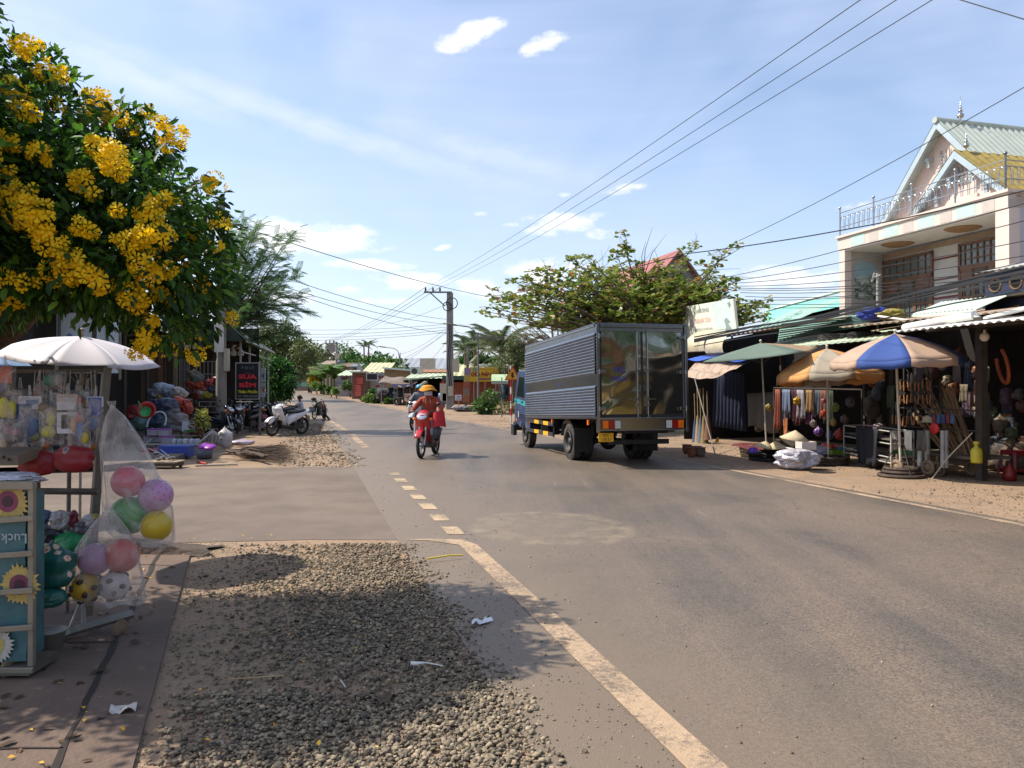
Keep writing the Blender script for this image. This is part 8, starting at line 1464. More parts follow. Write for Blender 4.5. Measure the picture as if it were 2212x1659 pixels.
# green awning stand, boards
ga=thing('awning_stand','small pale green barrel awning on a thin pole beside the warning triangle','awning',gpt(1084,902)); Yg=ga.location.y
b=MB(); A,B=P(1061,822,Yg),P(1098,822,Yg); b.grid(lambda u,v:Vector((A.x+(B.x-A.x)*u,Yg-.6*(1-math.cos(v*1.7))*.8+.9,A.z-.02+.36*(1-v*v))) ,20,8); o=part(b,'canopy',M('pale_green_stripe','#a3b58f',rough=.6,var=.15,scale=5,stretch=(6,1,1)),ga); b=MB(); b.grid(lambda u,v:Vector((A.x+(B.x-A.x)*u,Yg-.04,A.z-.02-.16*v)),12,2); part(b,'glass_skirt',M('dusty_pane','#8f948a',rough=.4,var=.2),ga)
b=MB(); b.tube([ga.location,P(1084,815,Yg)],.03,6); part(b,'post',M('green_post','#4a6a5a',rough=.6),ga)
fb_=thing('framed_board','empty grey framed board on thin legs beside the potted shrub','board',gpt(1075,892)); Yf=fb_.location.y; b=MB(); q=[P(1061.5,846,Yf),P(1090,851,Yf),P(1086,872,Yf),P(1059,868,Yf)]; b.add([p for p in q]+[p+Vector((0,.04,0)) for p in q],[(3,2,1,0),(4,5,6,7),(0,1,5,4),(1,2,6,5),(2,3,7,6),(3,0,4,7)]); part(b,'panel',M('slate_board','#5a5a52',rough=.8,var=.2),fb_)
b=MB(); 
for k in range(4): b.tube([q[k]-Vector((0,.02,0)),q[(k+1)%4]-Vector((0,.02,0))],.035,5)
part(b,'frame',M('grey_pole'),fb_)
for x in(1064,1083): b=MB(); p=P(x,868,Yf); b.tube([p,Vector((p.x,Yf,gz(Yf)))],.03,5); part(b,'leg',M('grey_pole'),fb_)
q=gpt(1052,895); shrub('bushy potted shrub with upright leaves on the verge beside the side lane',[(q.x-.3,q.y,q.z+.5,.5,.4,.4),(q.x+.2,q.y,q.z+.9,.4,.35,.5),(q.x-.1,q.y,q.z+.3,.6,.5,.3)],900,(.12,.3),m_gn,'potted_shrub','plant',None,LEAF,pot=.35)
q=gpt(1073,893); shrub('dry yellow-brown weeds below the framed board',[(q.x+.4,q.y,q.z+.3,.8,.4,.35),(q.x+1.2,q.y,q.z+.25,.6,.4,.3)],600,(.1,.25),leafmat('dry_weed',['#8a7a4a','#9a8a58','#6d6a3a'],.2),'weeds','weeds')
board('small white no-dumping sign on a thin stick right of the big pole','no_dumping_sign','sign',983,996.7,853,865,47,M('sign_pale'),[('CẤM',990,858.6,3.2,8,m_txt,.03),('ĐỔ RÁC',990,863.3,2.4,10,m_txt,.02)],(991,))
cb=thing('banner_wrapped_post','leaning post wrapped in faded coloured banners right of the no-dumping sign','pole',gpt(1006,884)); Yc_=cb.location.y; b=MB(); p0_,p1_=cb.location.copy(),P(1012,750,Yc_); cols=['#5d5a55','#8f5a38','#77655a','#8a4a38','#a08a45','#7d6f8f','#6a675f','#6a675f','#75716a']
for k in range(9): b.m=k; b.tube([p0_.lerp(p1_,k/9),p0_.lerp(p1_,(k+1)/9)],.2 if 0<k<6 else .09,8)
part(b,'shaft',[M('wrap'+str(k),c_,rough=.8,var=.2,scale=6) for k,c_ in enumerate(cols)],cb)
sack('rubbish_heap','small heap of rubbish bags at the foot of the leaning post','rubbish',gpt(1003,889),.5,'#5d5a5c',1.3,.7,.35,None,.6,.25,seed=201)
# big twin concrete pole
bp=gpt(972,884); big=thing('utility_pole','tall twin concrete utility pole with crossarm and wires left of the truck','pole',bp); Yp_=bp.y; zp=P(968,632,Yp_).z
for dx,r in((-.1,.17),(.1,.155)): b=MB(); b.box((bp.x+dx,Yp_,(bp.z+zp)/2),(r*1.7,r*1.7,zp-bp.z),0,0,0,.72); part(b,'shaft',M('grey_concrete','#8a8783',rough=.85,var=.15,scale=2,dirt='#5d5850',dirt_amt=.3),big,bevel=.03)
ca=P(918,632,Yp_); cb_=P(968,632,Yp_); b=MB(); b.box(((ca.x+cb_.x)/2+.1,Yp_-.2,ca.z),(cb_.x-ca.x+.3,.1,.1)); b.tube([P(930,633,Yp_)-Vector((0,.2,0)),P(962,662,Yp_)-Vector((0,.2,0))],.04,5); part(b,'crossarm',M('steel_post'),big)
INS=[]
for x in(920,936,951): p=P(x,630,Yp_)-Vector((0,.2,0)); b=MB(); b.lathe([(.03,0),(.07,.02),(.04,.08),(.08,.1),(.04,.16),(.06,.18),(.01,.28)],p,10); part(b,'insulator',M('brown_glaze','#5a3a2c',rough=.3),big); INS.append(p+UP*.26)
for x,y,w,h in((958,848,.4,1.1),(985,790,.4,.8),(973,845,.3,.6),(961,858,.3,.5)): p=P(x,y,Yp_-.4); b=MB(); b.box(p,(w,.25,h)); part(b,'meter_box',M('cream_box'),big,bevel=.01)
b=MB(); pts=[P(969,700+30*k,Yp_-.32)+Vector((.08*math.sin(k*1.7),0,0)) for k in range(6)]; b.tube(pts,.04,5); b.tube([p+Vector((.12,0,0)) for p in pts],.03,5); b.torus(P(976,655,Yp_-.3),.35,.03,20,5,rotm(R(90),0,0)); b.torus(P(966,662,Yp_-.3),.28,.03,20,5,rotm(R(80),0,.4)); part(b,'cable_loop',m_blk,big)
# street lamps
def lamp(label,base,top,hx,hy,group='street lamps'):
    Y=base.y; t=thing('street_lamp',label,'street lamp',base,0,group); T=P(top[0],top[1],Y); b=MB(); b.tube([base,T],[.07,.05],8); part(b,'pole',M('steel_post'),t); h=P(hx,hy,Y); a=P(top[0]+(hx-top[0])*.06,top[1]+8,Y); m_=P(top[0]+(hx-top[0])*.4,hy+(top[1]-hy)*.22,Y); b=MB(); b.tube([Vector((T.x,Y,a.z-.3)),a,P(top[0]+(hx-top[0])*.15,hy+(top[1]-hy)*.62,Y),m_,h.lerp(m_,.3),h],.035,6); part(b,'arm',M('steel_post'),t); b=MB(); d=(h-m_).normalized(); b.loft([(h-d*.1,Vector((0,.09,0)),UP*.05),(h+d*.35,Vector((0,.14,0)),UP*.06),(h+d*.75,Vector((0,.07,0)),UP*.03)],10); part(b,'lamp_head',m_galv,t); return t
lamp('curved-arm street lamp between the big pole and the temple sign',gpt(1033,888),(1032.5,722),983,702); lamp('farther curved-arm street lamp above the tarpaulin stall',gpt(864,855),(864,762),831,750); lamp('thin street lamp rising behind the warning triangle',onroad(1104,62),(1104,724),1092,726)
b=MB(); p=P(1032,731,gpt(1033,888).y); b.box(p+Vector((.5,0,0)),(1.8,.06,.08)); b.tube([p+Vector((1.0,0,0)),p+Vector((.1,0,-1.0))],.03,5); tag(b.build('steel_bracket',m_galv,base=p),'steel bracket arm fixed near the top of the nearer street lamp','bracket')
# centre shed with dark opening
cs=thing('roadside_shed','dark open shed with pale green roof edge between the tarpaulin stall and the big pole','shed',onroad(920,58)); Yc2=57.; g=gz(Yc2)
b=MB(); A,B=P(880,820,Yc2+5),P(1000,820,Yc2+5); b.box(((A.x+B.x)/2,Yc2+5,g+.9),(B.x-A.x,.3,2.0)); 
for x in(884,962): q=P(x,820,Yc2+2.5); b.box((q.x,Yc2+2.5,g+.85),(.2,5,1.9))
part(b,'wall',m_shade,cs); roofsheet(cs,'roof',M('pale_green_roof'),874,968,817,Yc2-1,806,Yc2+5.2,.03,.4)
b=MB(); A,B=P(872,820,Yc2-1.1),P(968,812,Yc2-1.1); b.box((A+B)/2,((B-A).length,.3,.1),0,0,-math.atan2(B.z-A.z,B.x-A.x)); part(b,'eave',m_pgreen,cs)
for x in(886,923,959): q=P(x,850,Yc2-.8); b=MB(); b.tube([Vector((q.x,q.y,g)),Vector((q.x,q.y,P(x,818,Yc2-.8).z))],.06,6); part(b,'post',MATS['steel_post'],cs)
t2=bx('small grey-walled house with a rusty brown roof above the dark shed','small_house','house',908,962,803,830,63,4,M('grey_render')); roofsheet(t2,'roof',M('orange_brown_roof','#9a6a48',rough=.7,var=.15),903,968,804,62,798,67,.03,.4)
b=MB(); p=P(900,802,61); b.box(p,(.95,.4,.7)); b.m=1; b.lathe([(.001,0),(.24,0)],p+Vector((-.15,-.205,0)),18,rotm(R(90),0,0)); tag(b.build('air_conditioner',[M('white_case','#a8a6a0',rough=.5,var=.06),M('fan_dark','#3a3a3c',rough=.6)],base=p,bevel=.02),'white air conditioner unit on the roof of the dark shed','air conditioner')
bt_=thing('grey_tile_house','long low house with a wide grey tiled roof beyond the sheds','house',onroad(905,95)); 
b=MB(); A,B=P(850,800,95),P(970,800,95); b.box(((A.x+B.x)/2,97,gz(95)+1.1),(B.x-A.x,6,2.5)); part(b,'wall',M('grey_render'),bt_); roofsheet(bt_,'roof',m_gtile,850,968,797,92,774,104,.03,.8)
bq_=bx('low tan-walled building with a pale flat roof edge left of the grey tiles','tan_building','house',830,900,797,822,66,6,m_tan); b=MB(); A,B=P(829,795,65.6),P(905,801,65.6); b.box((A+B)/2,((B-A).length,.8,.14),0,0,math.atan2(A.z-B.z,B.x-A.x)); part(b,'roof_edge',M('pale_coping'),bq_)
b=MB(); q=P(924,790,85); b.box(q,(1.6,1.2,1.6)); tag(b.build('roof_tower',M('cream_tower','#b5ad9a',rough=.8,var=.08),base=q-UP*.8),'small cream stair tower on the roof below the grey tiles','tower')
py=thing('yellow_roof_house','house with a pale yellow corrugated roof and white gable by the black sign','house',onroad(805,82)); b=MB(); A,B=P(772,806,82),P(838,806,82); b.box(((A.x+B.x)/2,85,gz(82)+.9),(B.x-A.x,5,2.2)); part(b,'wall',M('white_wall','#a9a59a',rough=.85,var=.1,dirt='#7d766a',dirt_amt=.2),py); roofsheet(py,'roof',m_pyel,781,838,804,81,783.5,88,.04,.5); b=MB(); v=[P(768,806,81),P(786,806,81),P(774,781,81)]; b.add(v+[p+Vector((0,.3,0)) for p in v],[(0,1,2),(3,5,4),(0,2,5,3),(1,4,5,2)]); part(b,'gable',M('white_wall'),py)
# shops on the bend
ps=bx('white shop front covered in posters behind the black sign','poster_shop','shop',794,832,805,856,68,4,M('white_wall'))
for k,(x0,x1,y0,y1,c_) in enumerate(((815,829,807,813,'#8f8a92'),(818,823,812,817,'#a33034'),(825,829,812,819,'#2f2f38'),(797,806,826,853,'#9a988f'),(812,820,832,836,'#a83a38'),(822,828,824,831,'#77808f'))):
    b=MB(); A,B=P(x0,y0,67.95),P(x1,y1,67.95); b.box((A+B)/2,(B.x-A.x,.03,A.z-B.z)); part(b,'poster' if k!=3 else 'shutter',M('poster'+c_,c_,rough=.6,var=.3,scale=4),ps)
board('blank black sign panel on a post in front of the poster shop','black_sign','sign',792,815.7,807,821,64,M('sign_black'),(),(805,),M('sign_pale'))
ts=bx('brown tin shop hung with tall red banners at the bend','tin_shop','shop',760.5,790,805,858,66,4,m_brown); b=MB(); A,B=P(758,804,65.4),P(793,803,65.4); b.box((A+B)/2,(B.x-A.x,1.,.1)); part(b,'roof_edge',m_zinc,ts)
for k,(x0,x1,y0,y1) in enumerate(((768,785,815,829.5),(766,781,830.5,856))):
    b=MB(); A,B=P(x0,y0,65.9),P(x1,y1,65.9); b.box((A+B)/2,(B.x-A.x,.04,A.z-B.z)); bn=part(b,'red_banner',M('banner_red','#b53a32',rough=.6,var=.15),ts)
    for j in range(3+k*2):
        yy=y0+(y1-y0)*(j+.7)/(3.2+k*2); b=MB(); b.text(['SỬA','XE MÁY','GIÁ RẺ','RỬA XE','NHỚT'][j],P((x0+x1)/2+1,yy+1,65.86),(1,0,0),UP,3.4*65.9/FX,w=(x1-x0)*.62*65.9/FX,bold=.02); b.build('lettering',M('pale_pink','#d0a39a',rough=.6),bn,ts.location)
pw=bx('low grey shop wall with faded signs between the bananas and the tin shop','grey_shop','shop',729,760,810,845,72,4,M('grey_poster','#8a858c',rough=.7,var=.2,scale=2)); b=MB(); A,B=P(737,814.5,71.9),P(753,820,71.9); b.box((A+B)/2,(B.x-A.x,.04,A.z-B.z)); part(b,'maroon_sign',M('maroon_sign','#5d3040',rough=.6,var=.3,scale=6),pw); b=MB(); b.box((P(729,826,71.9)+P(747,829,71.9))/2,(.75,.04,.06)); part(b,'blue_line',m_txb,pw); roofsheet(pw,'roof',m_pgreen,727,762,811,71,800,76,.03,.4)
def barrel(label,x,y,r,h,col,group='blue barrels'): p=gpt(x,y); b=MB(); b.lathe([(.001,0),(r,0),(r*1.04,h*.3),(r*1.02,h*.32),(r*1.05,h*.5),(r*1.02,h*.68),(r*1.04,h*.7),(r,h),(.001,h)],p,20); tag(b.build('blue_barrel',M('barrel'+col,col,rough=.5,var=.12,dirt='#8a8478',dirt_amt=.2),base=p),label,'barrel',group)
barrel('blue barrel standing on the verge below the white lettered sign',825,869,.19,.72,'#2f4a85'); barrel('blue barrel at the foot of the red banners',782,861.5,.2,.75,'#2a3f6d'); barrel('tall blue barrel inside the dark shed beside the big pole',954,880,.22,.95,'#2f4f85'); 
p=gpt(940,878); b=MB(); b.lathe([(.001,0),(.25,0),(.3,.5),(.32,.5),(.31,.46)],p,18); tag(b.build('blue_basin',M('periwinkle','#4a55a8',rough=.5,var=.08),base=p),'periwinkle blue tub beside the tall blue barrel','tub')
board('white sign with blue lettering standing above a blue barrel','lettered_sign','sign',815.5,838,838.5,855,58,M('sign_pale'),[('ĐẤT NỀN GIÁ RẺ',826,847.5,2.6,18,m_txb,.02),('LH CHÍNH CHỦ',828,851.8,1.9,11,m_txb,.02)],(820,834))
board('small sign with red RỬA XE lettering in front of old tyres','wash_sign','sign',874,888.2,850.5,867,52,M('pale_orange_sign','#c2a598',rough=.6,var=.06),[('RỬA',881,857.6,4.4,11,m_txt,.04),('XE',881,864.8,3.8,6,m_txt,.04)],(878,885))
ts_=thing('tarpaulin_stall','low stall under sagging grey-brown tarpaulins crowded with dark goods','stall',onroad(858,56)); Yt=56.; b=MB(); A,B=P(820,829,Yt),P(902,829,Yt); g=gz(Yt)
b.grid(lambda u,v:Vector((A.x+(B.x-A.x)*u,Yt-.6+3*v,A.z+(.16*math.sin(math.pi*2*u+.5)-.1*math.sin(math.pi*u))*1.0+.55*v*(1-.3*math.sin(9*u)))),30,8); o=part(b,'canopy',M('grey_brown_tarp','#76685c',rough=.8,var=.2,scale=3),ts_)
b=MB(); b.grid(lambda u,v:Vector((A.x+1+(B.x-A.x)*u*.55,Yt-.62,A.z-.02-.3*v*(.6+.4*math.sin(14*u)))),24,3); part(b,'valance',M('violet_grey_cloth','#6a6a8a',rough=.8,var=.2),ts_)
for x in(824,852,858,872,897): q=P(x,850,Yt-.4); b=MB(); b.tube([Vector((q.x,q.y,g)),Vector((q.x,q.y,A.z))],.035,5); part(b,'post',MATS['steel_post'],ts_)
for k,(x,y,r,c_) in enumerate(((828,858,.55,'#2a2622'),(845,852,.5,'#232a36'),(852,856,.45,'#8f8f92'),(866,850,.45,'#33302c'),(876,846,.4,'#4a463f'),(890,850,.5,'#5d4a3a'),(838,862,.4,'#2f4a6a'),(883,858,.4,'#3a3530'))): sack('stall_goods',f'{["brown-black","navy","white","charcoal","taupe","rusty","blue","dark"][k]} sack of goods inside the tarpaulin stall','goods',P(x,y,Yt+.6)-UP*.3,r,c_,1,.7,.8,'goods inside the tarpaulin stall',.8,.2,seed=210+k)
for k,x in enumerate((858,866,873,880,888)):
    p=gpt(x,876); b=MB(); tyre(b,p+UP*.3,.3,.2,.6,24); m=rotm(0,0,R(90)+.3*k-.5); b.v=[tuple(p+m@(Vector(q)-p)) for q in b.v]; tag(b.build('old_tyre',m_rub,base=p),f'old tyre standing on the verge, {ords[k]} from the left below the tarpaulin stall','tyre','tyres below the tarpaulin stall')
b=MB(); A,B=P(899,832,54),P(934,866,54); 
def fn(u,v): return Vector((A.x+(B.x-A.x)*(u*(1-.25*(1-v))+.125*(1-v)),54-.3*math.sin(math.pi*u)+.06*math.sin(16*u)*v,A.z+(B.z-A.z)*v))
b.grid(fn,26,8); tag(b.build('blue_tarp_cover',M('blue_tarp'),base=A),'blue tarpaulin cover draped like a coat in front of the dark shed','tarpaulin')
b=MB(); q=[P(901,835,53.8),P(917,824,53.8),P(921,827,53.8),P(906,837,53.8)]; b.add([p for p in q]+[p+Vector((0,.3,.05)) for p in q],[(3,2,1,0),(4,5,6,7),(0,1,5,4),(1,2,6,5),(2,3,7,6),(3,0,4,7)]); tag(b.build('tilted_board',M('pale_board','#b3ac92',rough=.6,var=.08),base=q[0]),'pale board tilted upward over the blue tarpaulin cover','board')
# far left end of the road
gh=bx('small house with green lower walls and a flat tiled porch at the far left bend','green_house','house',637,668,800,836,92,5,M('brown_grey_wall','#7d7064',rough=.9,var=.12)); 
for x0,x1,y0,y1,c_,nm in((651,667,826,835,'#6fa58a','green_dado'),(641,652,803,812,'#9ab5b0','pale_panel'),(643,650,813,834,'#4f8a7d','green_door'),(637,641,810,835,'#b5a59a','side_panel')): b=MB(); A,B=P(x0,y0,91.9),P(x1,y1,91.9); b.box((A+B)/2,(B.x-A.x,.06,A.z-B.z)); part(b,nm,M('gh'+c_,c_,rough=.7,var=.08),gh)
b=MB(); A,B=P(634,797,91),P(700,793,91); b.box((A+B)/2,(B.x-A.x,2.6,.3)); part(b,'porch_roof',M('tan_roof','#a0876c',rough=.8,var=.2),gh)
lt=thing('lean_to','white-edged lean-to roof above the yellow bush at the far bend','shelter',onroad(685,84)); b=MB(); A,B=P(665,812,84),P(700,797,84); b.add([A,B,B+Vector((0,4,.2)),A+Vector((0,4,.2)),A-UP*.22,B-UP*.22],[(0,1,2,3),(0,4,5,1)]); part(b,'roof',M('white_roof'),lt); b=MB(); q=P(668,820,84.3); b.box((q.x,84.4,gz(84)+1),(.3,.3,2.4)); part(b,'post',m_darkpost,lt)
dg=thing('dark_gable_house','house with dark slate roof and blue-grey gable above the far bend','house',onroad(700,125)); b=MB(); A,B=P(674,778,125),P(726,778,125); b.box(((A.x+B.x)/2,128,gz(125)+2),(B.x-A.x,6,4.6)); v=[P(692,775,124.8),P(726,775,124.8),P(710,759,124.8)]; b.add(v+[p+Vector((0,.4,0)) for p in v],[(0,1,2),(3,5,4)]); part(b,'wall',M('blue_grey_wall','#6f7a85',rough=.8,var=.1),dg)
b=MB(); r0,r1=P(710,757.5,124),P(672,758.5,128); b.add([P(711,757.5,124),P(694,774,123.5),P(668,776,127),P(672,758.5,129)],[(0,1,2,3)]); b.add([P(711,757.5,124),P(728,774,124),P(728,774,130),P(711,757.5,130)],[(0,1,2,3)]); o=part(b,'roof',M('dark_slate','#43474e',rough=.7,var=.15),dg); o.modifiers.new('t','SOLIDIFY').thickness=.3
b=MB(); p=P(717,754,120); b.lathe([(.001,-.2),(.5,-.1),(.85,.15)],p,20,rotm(R(70),R(20),0)); b.tube([p,p-UP*2],.05,5); tag(b.build('satellite_dish',M('dish_grey','#9a8a86',rough=.6),base=p),'round satellite dish beside the dark gabled house','satellite dish')
for k,(x0,x1,y0,y1,Y,c_,lb) in enumerate(((728,752,785,806,96,'#75685c','brown-roofed house behind the banana plants'),(746,772,787,806,100,'#6d7a7d','grey-green roofed house left of the yellow roof'),(690,716,780,796,105,'#a39c90','pale house glimpsed above the banana plants'))): t=bx(lb,'far_house','house',x0,x1,y0+6,y1+20,Y,5,M('fh'+c_,c_,rough=.85,var=.15)); roofsheet(t,'roof',M('fr'+c_,['#6d5648','#6f7f7a','#8a7a6a'][k],rough=.8,var=.2),x0-2,x1+2,y0+7,Y-1,y0-1,Y+5,.03,.5)
# far pole with transformer arm
fp=gpt(727,839); far=thing('utility_pole','slim far utility pole with a one-sided crossarm above the banana plants','pole',fp); Yfp=fp.y; zt2=P(727,738,Yfp).z; b=MB(); b.tube([fp,Vector((fp.x,Yfp,zt2))],[.2,.14],8); part(b,'shaft',M('grey_concrete'),far); b=MB(); A=P(703,742,Yfp); b.box(((A.x+fp.x)/2+.2,Yfp-.15,A.z),(fp.x-A.x+.6,.12,.12)); b.tube([P(709,743,Yfp),P(726,758,Yfp)],.05,5); part(b,'crossarm',MATS['steel_post'],far)
FI=[]
for x in(704,712,720): p=P(x,741,Yfp-.15); b=MB(); b.lathe([(.06,0),(.1,.1),(.05,.2),(.09,.3),(.03,.4)],p,8); part(b,'insulator',MATS['brown_glaze'],far); FI.append(p+UP*.4)
for x,y in((722,829),(728,770)): b=MB(); b.box(P(x,y,Yfp-.3),(.35 if y>800 else .5,.3,.8)); part(b,'box',M('cream_box'),far)
# vegetation at the bend
m_ban=leafmat('banana_leaf',['#3a5a2a','#55743a','#6d8a4a','#2f4a24'],.35)
def bleaf(): 
    v=[];f=[]
    for i in range(7): x=i/6; w=.17*math.sin(math.pi*min(1,x*.93+.07))**.6; z=.35*x-.75*x*x; v+=[(x,w,z-.05),(x,0,z),(x,-w,z-.05)]
    for i in range(6): f+=[(3*i,3*i+3,3*i+4,3*i+1),(3*i+1,3*i+4,3*i+5,3*i+2)]
    return v,f
for k,(x,Y,h) in enumerate(((700,78,2.6),(708,76,3.2),(716,77,3.0),(722,79,2.4),(694,80,2.0))):
    g0=onroad(x,Y); t=thing('banana_plant',f'banana plant with long arching leaves, {ords[k]} in the clump by the far pole','banana plant',g0,0,'banana clump by the far pole'); b=MB(); b.tube([g0,g0+UP*h*.7],[.16,.1],8); part(b,'stem',M('banana_stem','#6d6a45',rough=.8,var=.2),t); n=11; a=np.arange(n)*2.4+k; d=np.stack([np.cos(a),np.sin(a),rng.uniform(.5,1.4,n)],-1); scatter('leaves',*bleaf(),np.tile(np.array(g0+UP*h*.68),(n,1)),dir_rot(d,.15),rng.uniform(1.3,2.2,n),m_ban,t,g0)
def sblob(x,y,r,Y): p=P(x,y,Y); k=r/FX*Y; return (p.x,p.y,p.z,k,k,k)
shrub('yellow-leaved croton bush by the far green house',[sblob(677,815,7,80),sblob(684,818,7,80),sblob(672,822,5,80)],700,(.15,.35),leafmat('yellow_leaf',['#b59a2f','#c9ad3a','#8f8a35'],.3),'yellow_bush','bush')
GH='hedge shrubs along the far verge'
for k,(x,y,r,Y,lb) in enumerate(((680,832,7,78,'low green shrub below the yellow bush'),(695,835,6,76,'low green shrub at the foot of the banana plants'),(712,841,6,70,'spreading low weeds left of the white goods pile'),(724,844,5,67,'low weeds right of the far pole'),(750,832,10,70,'tall light green bush before the grey shop wall'),(807,848,8,60,'dark slim shrub at the foot of the black sign'),(798,860,8,58,'leafy roadside plant left of the lettered sign'),(812,862,7,57,'leafy roadside plant under the lettered sign'),(840,868,7,56,'green plants beside the right post of the lettered sign'),(788,864,5,60,'small plant beside the left blue barrel'))): shrub(lb,[sblob(x,y,r,Y),sblob(x+r*.8,y+r*.4,r*.7,Y),sblob(x-r*.7,y+r*.3,r*.7,Y)],520,(.1,.28),m_gn if k%3 else leafmat('light_leaf',['#55743a','#7d9a4f','#9aad62','#48652f'],.3),'roadside_shrub','bush',GH)
sack('goods_pile','pile of white and dark sacks on the verge left of the red banners','goods',gpt(755,856),.75,'#a8a6a4',1.2,.7,.5,None,.7,.25,seed=230); sack('dark_sack','dark sack beside the white goods pile','sack',gpt(763,856),.35,'#3a3f4a',1,.8,.75,None,.7,.15,seed=231); sack('feed_sack','cream sack on the verge beside the left blue barrel','sack',gpt(795,866),.32,'#b3a48f',1,.8,.7,None,.7,.2,seed=232)
for k,(x,Y,h,cr_) in enumerate(((735,140,7,3),(752,150,6,2.6),(765,135,5,2.2),(690,150,6,3),(660,118,7,3.4),(820,110,4.5,2.4),(842,92,3.6,2.),(672,140,6,3),(800,150,5,3),(780,128,4,2))):
    g0=onroad(x,Y); tree('roadside_tree',f'bushy green tree among the far roofs, {ords[k]} of the scattered ones beyond the bend',g0,[(g0.x,Y,g0.z+h*.7,cr_,cr_,h*.35),(g0.x+cr_*.6,Y,g0.z+h*.55,cr_*.7,cr_*.7,h*.25)],900,(.4,.8),[m_gn,m_ol,m_dk][k%3],.2,'trees among the far roofs',QLEAF)
# distant wooded ridge
b=MB(); nx_,ny_=90,10
def hillf(u,v):
    x=-420+840*u; ridge=19+3.5*math.sin(x*.011+1.)+2.2*math.sin(x*.03)+(6 if x>60 else 0)*min(1,(x-60)/80 if x>60 else 0); return Vector((x,380+v*260,2.0+ridge*math.sin(math.pi*.5*v)**.8))
b.grid(hillf,nx_,ny_); o=b.build('hills',M('wooded_hill','#46583a',rough=1,var=.3,scale=.06,dirt='#5d6a48',dirt_amt=.4)); struct(o)
n=5200; u=rng.random(n); v=rng.random(n)**1.0; pp=np.array([hillf(a,c) for a,c in zip(u,v)]); cl=np.repeat(pp,7,axis=0)+rng.normal(0,1.,(n*7,3))*np.array([1.7,1.7,.8])+np.array([0,0,1.])
o=scatter('hill_woods',*QLEAF,cl,rand_rot(n*7,.9),rng.uniform(1.6,3.4,n*7),leafmat('hill_leaf',['#3f5236','#4d6340','#5f7350','#4a5a3f','#6d7d5a'],.2)); o['kind']='stuff'
# ---------- wires
m_wire=M('wire_black','#1a1a1c',rough=.6,var=0); WG='overhead wires'
def wire(label,pts,r=.014,sag=.0,name='overhead_wire',group=WG):
    out=[]; r*=.72
    for i in range(len(pts)-1):
        a,c=Vector(pts[i]),Vector(pts[i+1]); n=16
        for k in range(n+(i==len(pts)-2)): t=k/n; out.append(a.lerp(c,t)-UP*sag*(c-a).length*4*t*(1-t))
    b=MB(); b.tube(out,r,5,False); tag(b.build(name,m_wire,base=out[0]),label,'wire',group)
for k,(x0,y0_) in enumerate(((1857,0),(1935,0),(2012,0))): p=P(x0,y0_,9.5); d=(p-INS[k]); wire(['leftmost','middle','rightmost'][k]+' of the three long power lines running from the big pole to the top right',[INS[k],p,p+d.normalized()*14],.0085,.006)
for k in range(3): wire(['upper','middle','lower'][k]+' power line from the big pole crossarm down to the far pole',[INS[k],FI[k]],.02,.01)
px=P(492,480,25.5); wire('cable sagging from the left concrete pole top to the big pole',[px,P(1050,640,50),P(1480,548,24),P(1830,495,20),P(2260,400,15)],.022,.008)
wire('thin wire crossing the sky to the upper right over the house roof',[P(1596,520,24),P(2230,178,14)],.012,.01); wire('short wire cutting the top right corner of the sky',[P(2070,-4,12),P(2240,48,11)],.012,.0)
for k,(a,c) in enumerate((((622,602,27),(968,690,50)),((622,622,27),(968,700,50)),((618,628,27),(965,720,50)),((640,712,60),(968,700,50)),((640,722,60),(968,706,50)),((660,728,62),(968,712,50)),((640,735,60),(966,718,50)),((830,700,70),(968,655,50)))): wire(f'{ords[k]} of the thin wires gathering at the big pole from the left',[P(*a),P(*c)],.016,.01)
for k,(a,c) in enumerate((((975,700,50),(864,765,70)),((975,705,50),(850,790,70)),((975,712,50),(800,800,75)),((970,730,50),(905,800,62)),((980,720,50),(1034,735,48)),((980,716,50),(1104,728,60)),((980,708,50),(1010,755,48)),((985,735,50),(1092,770,58)),((1034,725,48),(1300,690,30)),((990,700,50),(1180,715,38)))): wire(f'{ords[k]} of the drop wires spreading from the big pole to the roofs',[P(*a),P(*c)],.014,.015)
ww=[(1560,600,1815,540,2240,432),(1570,608,1820,566,2240,470),(1580,612,1820,588,2240,515),(1585,618,1830,606,2240,548),(1590,622,1840,618,2240,572),(1595,626,1860,622,2240,590),(1600,632,1870,628,2240,598),(1610,640,1830,640,2240,560),(1610,648,1880,640,2240,582),(1600,655,1870,655,2240,604),(1620,664,1890,660,2240,618)]
for k,(a,b_,c,d,e,f) in enumerate(ww): wire(f'{ords[k]} wire from the top of the fan of cables crossing before the two-storey house',[P(a,b_,21),P(c,d,16),P(e,f,11.5)],.011,.006)
b=MB(); pts=[P(1500,735,22),P(1620,712,19.5),P(1760,690,17),P(1880,660,15),P(2000,632,13.3),P(2120,606,12.2),P(2250,580,11.4)]
for k in range(5): b.tube([p+Vector((0,0,.03*math.sin(k*2+i))) +UP*(.028*k-.05) for i,p in enumerate(pts)],.02,5,False)
tag(b.build('cable_bundle',m_wire,base=pts[0]),'thick black bundle of cables crossing low before the two-storey house','cable bundle')
b=MB(); pts=[P(1500,748,22),P(1640,724,19),P(1790,704,16.5),P(1900,690,15),P(2060,655,13.2),P(2250,622,11.4)]
b.tube(pts,.014,5,False); tag(b.build('cable',m_wire,base=pts[0]),'single loose cable running below the thick black bundle','cable')
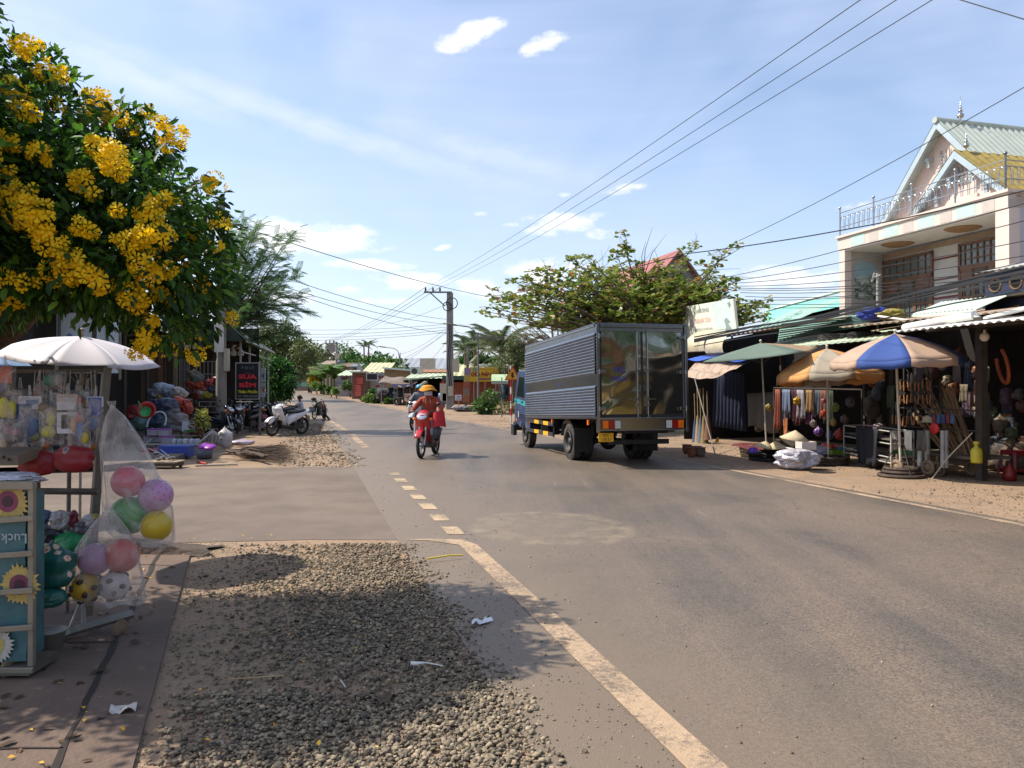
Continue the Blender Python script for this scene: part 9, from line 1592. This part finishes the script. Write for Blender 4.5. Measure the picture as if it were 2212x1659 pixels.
# ---------- the street corner behind the viewer, seen in the truck's polished doors
for k,(x,y,h,cr_,mm) in enumerate(((15,-5,9,3.4,m_dk),(21,-10,11,4.2,m_gn),(25,-1,10,4,m_dk),(17,-14,10,4,m_dk),(29,-9,11,4.5,m_dk))): tree('corner_tree',['dark leafy tree behind the viewer, nearest the road','tall green tree at the corner behind the viewer','dark tree at the far right behind the viewer','dark tree farthest back behind the viewer','broad dark tree beyond the corner shops'][k],(x,y,0),[(x,y,h*.6,cr_,cr_,h*.4)],2600,(.3,.6),mm,.25,'trees at the corner behind the viewer',QLEAF)
rs=thing('corner_shop','red and white fronted shop at the corner behind the viewer','shop',(17,-3,0)); rs.rotation_euler=(0,0,R(-125))
b=MB(); b.box((0,1.6,2.2),(9,3,4.4)); b.build('wall',M('tan_render'),rs); b=MB(); b.box((2.6,-.1,4.6),(2.6,.2,2.2)); b.build('red_board',M('board_red','#8a4038',rough=.6),rs); b=MB(); b.box((.2,-.1,4.6),(1.9,.2,2.0)); b.build('white_board',M('white_card'),rs); b=MB(); b.box((.5,-.4,.75),(7.5,.2,1.0)); b.build('yellow_panel',M('panel_yellow','#8f7c38',rough=.7,var=.2),rs); b=MB(); b.box((-2.6,-.1,2.4),(1.8,.2,1.6)); b.build('cream_panel',M('cream_card'),rs); b=MB(); b.box((0,-.9,3.2),(9,2.0,.08),0,R(10)); b.build('awning',m_zinc,rs)
yc=thing('reflection_kiosk','unseen yellow kiosk added beside the viewer for the door reflection','kiosk',(9.2,5.2,0)); yc.rotation_euler=(0,0,RZ); b=MB(); b.box((0,0,1.1),(.9,4.6,2.2)); b.build('body',M('kiosk_ochre','#857334',rough=.7,var=.2),yc,bevel=.02); b=MB(); b.box((-.46,1.2,1.45),(.04,1.1,.9)); b.build('hatch',M('cream_card'),yc); b=MB(); b.box((-.2,0,2.35),(1.6,5,.06),0,0,R(-10)); b.build('awning',M('mint_sheet'),yc)  # kiosk added out of view to put yellow into the door reflection
cloth('reflection_sheet','unseen cream cloth sheet added beside the kiosk for the door reflection','cloth',(9.7,2.4,3.0),(10.5,.4,3.0),1.9,'#b39a7d',.05,3)  # sheet added out of view to lighten the door reflection
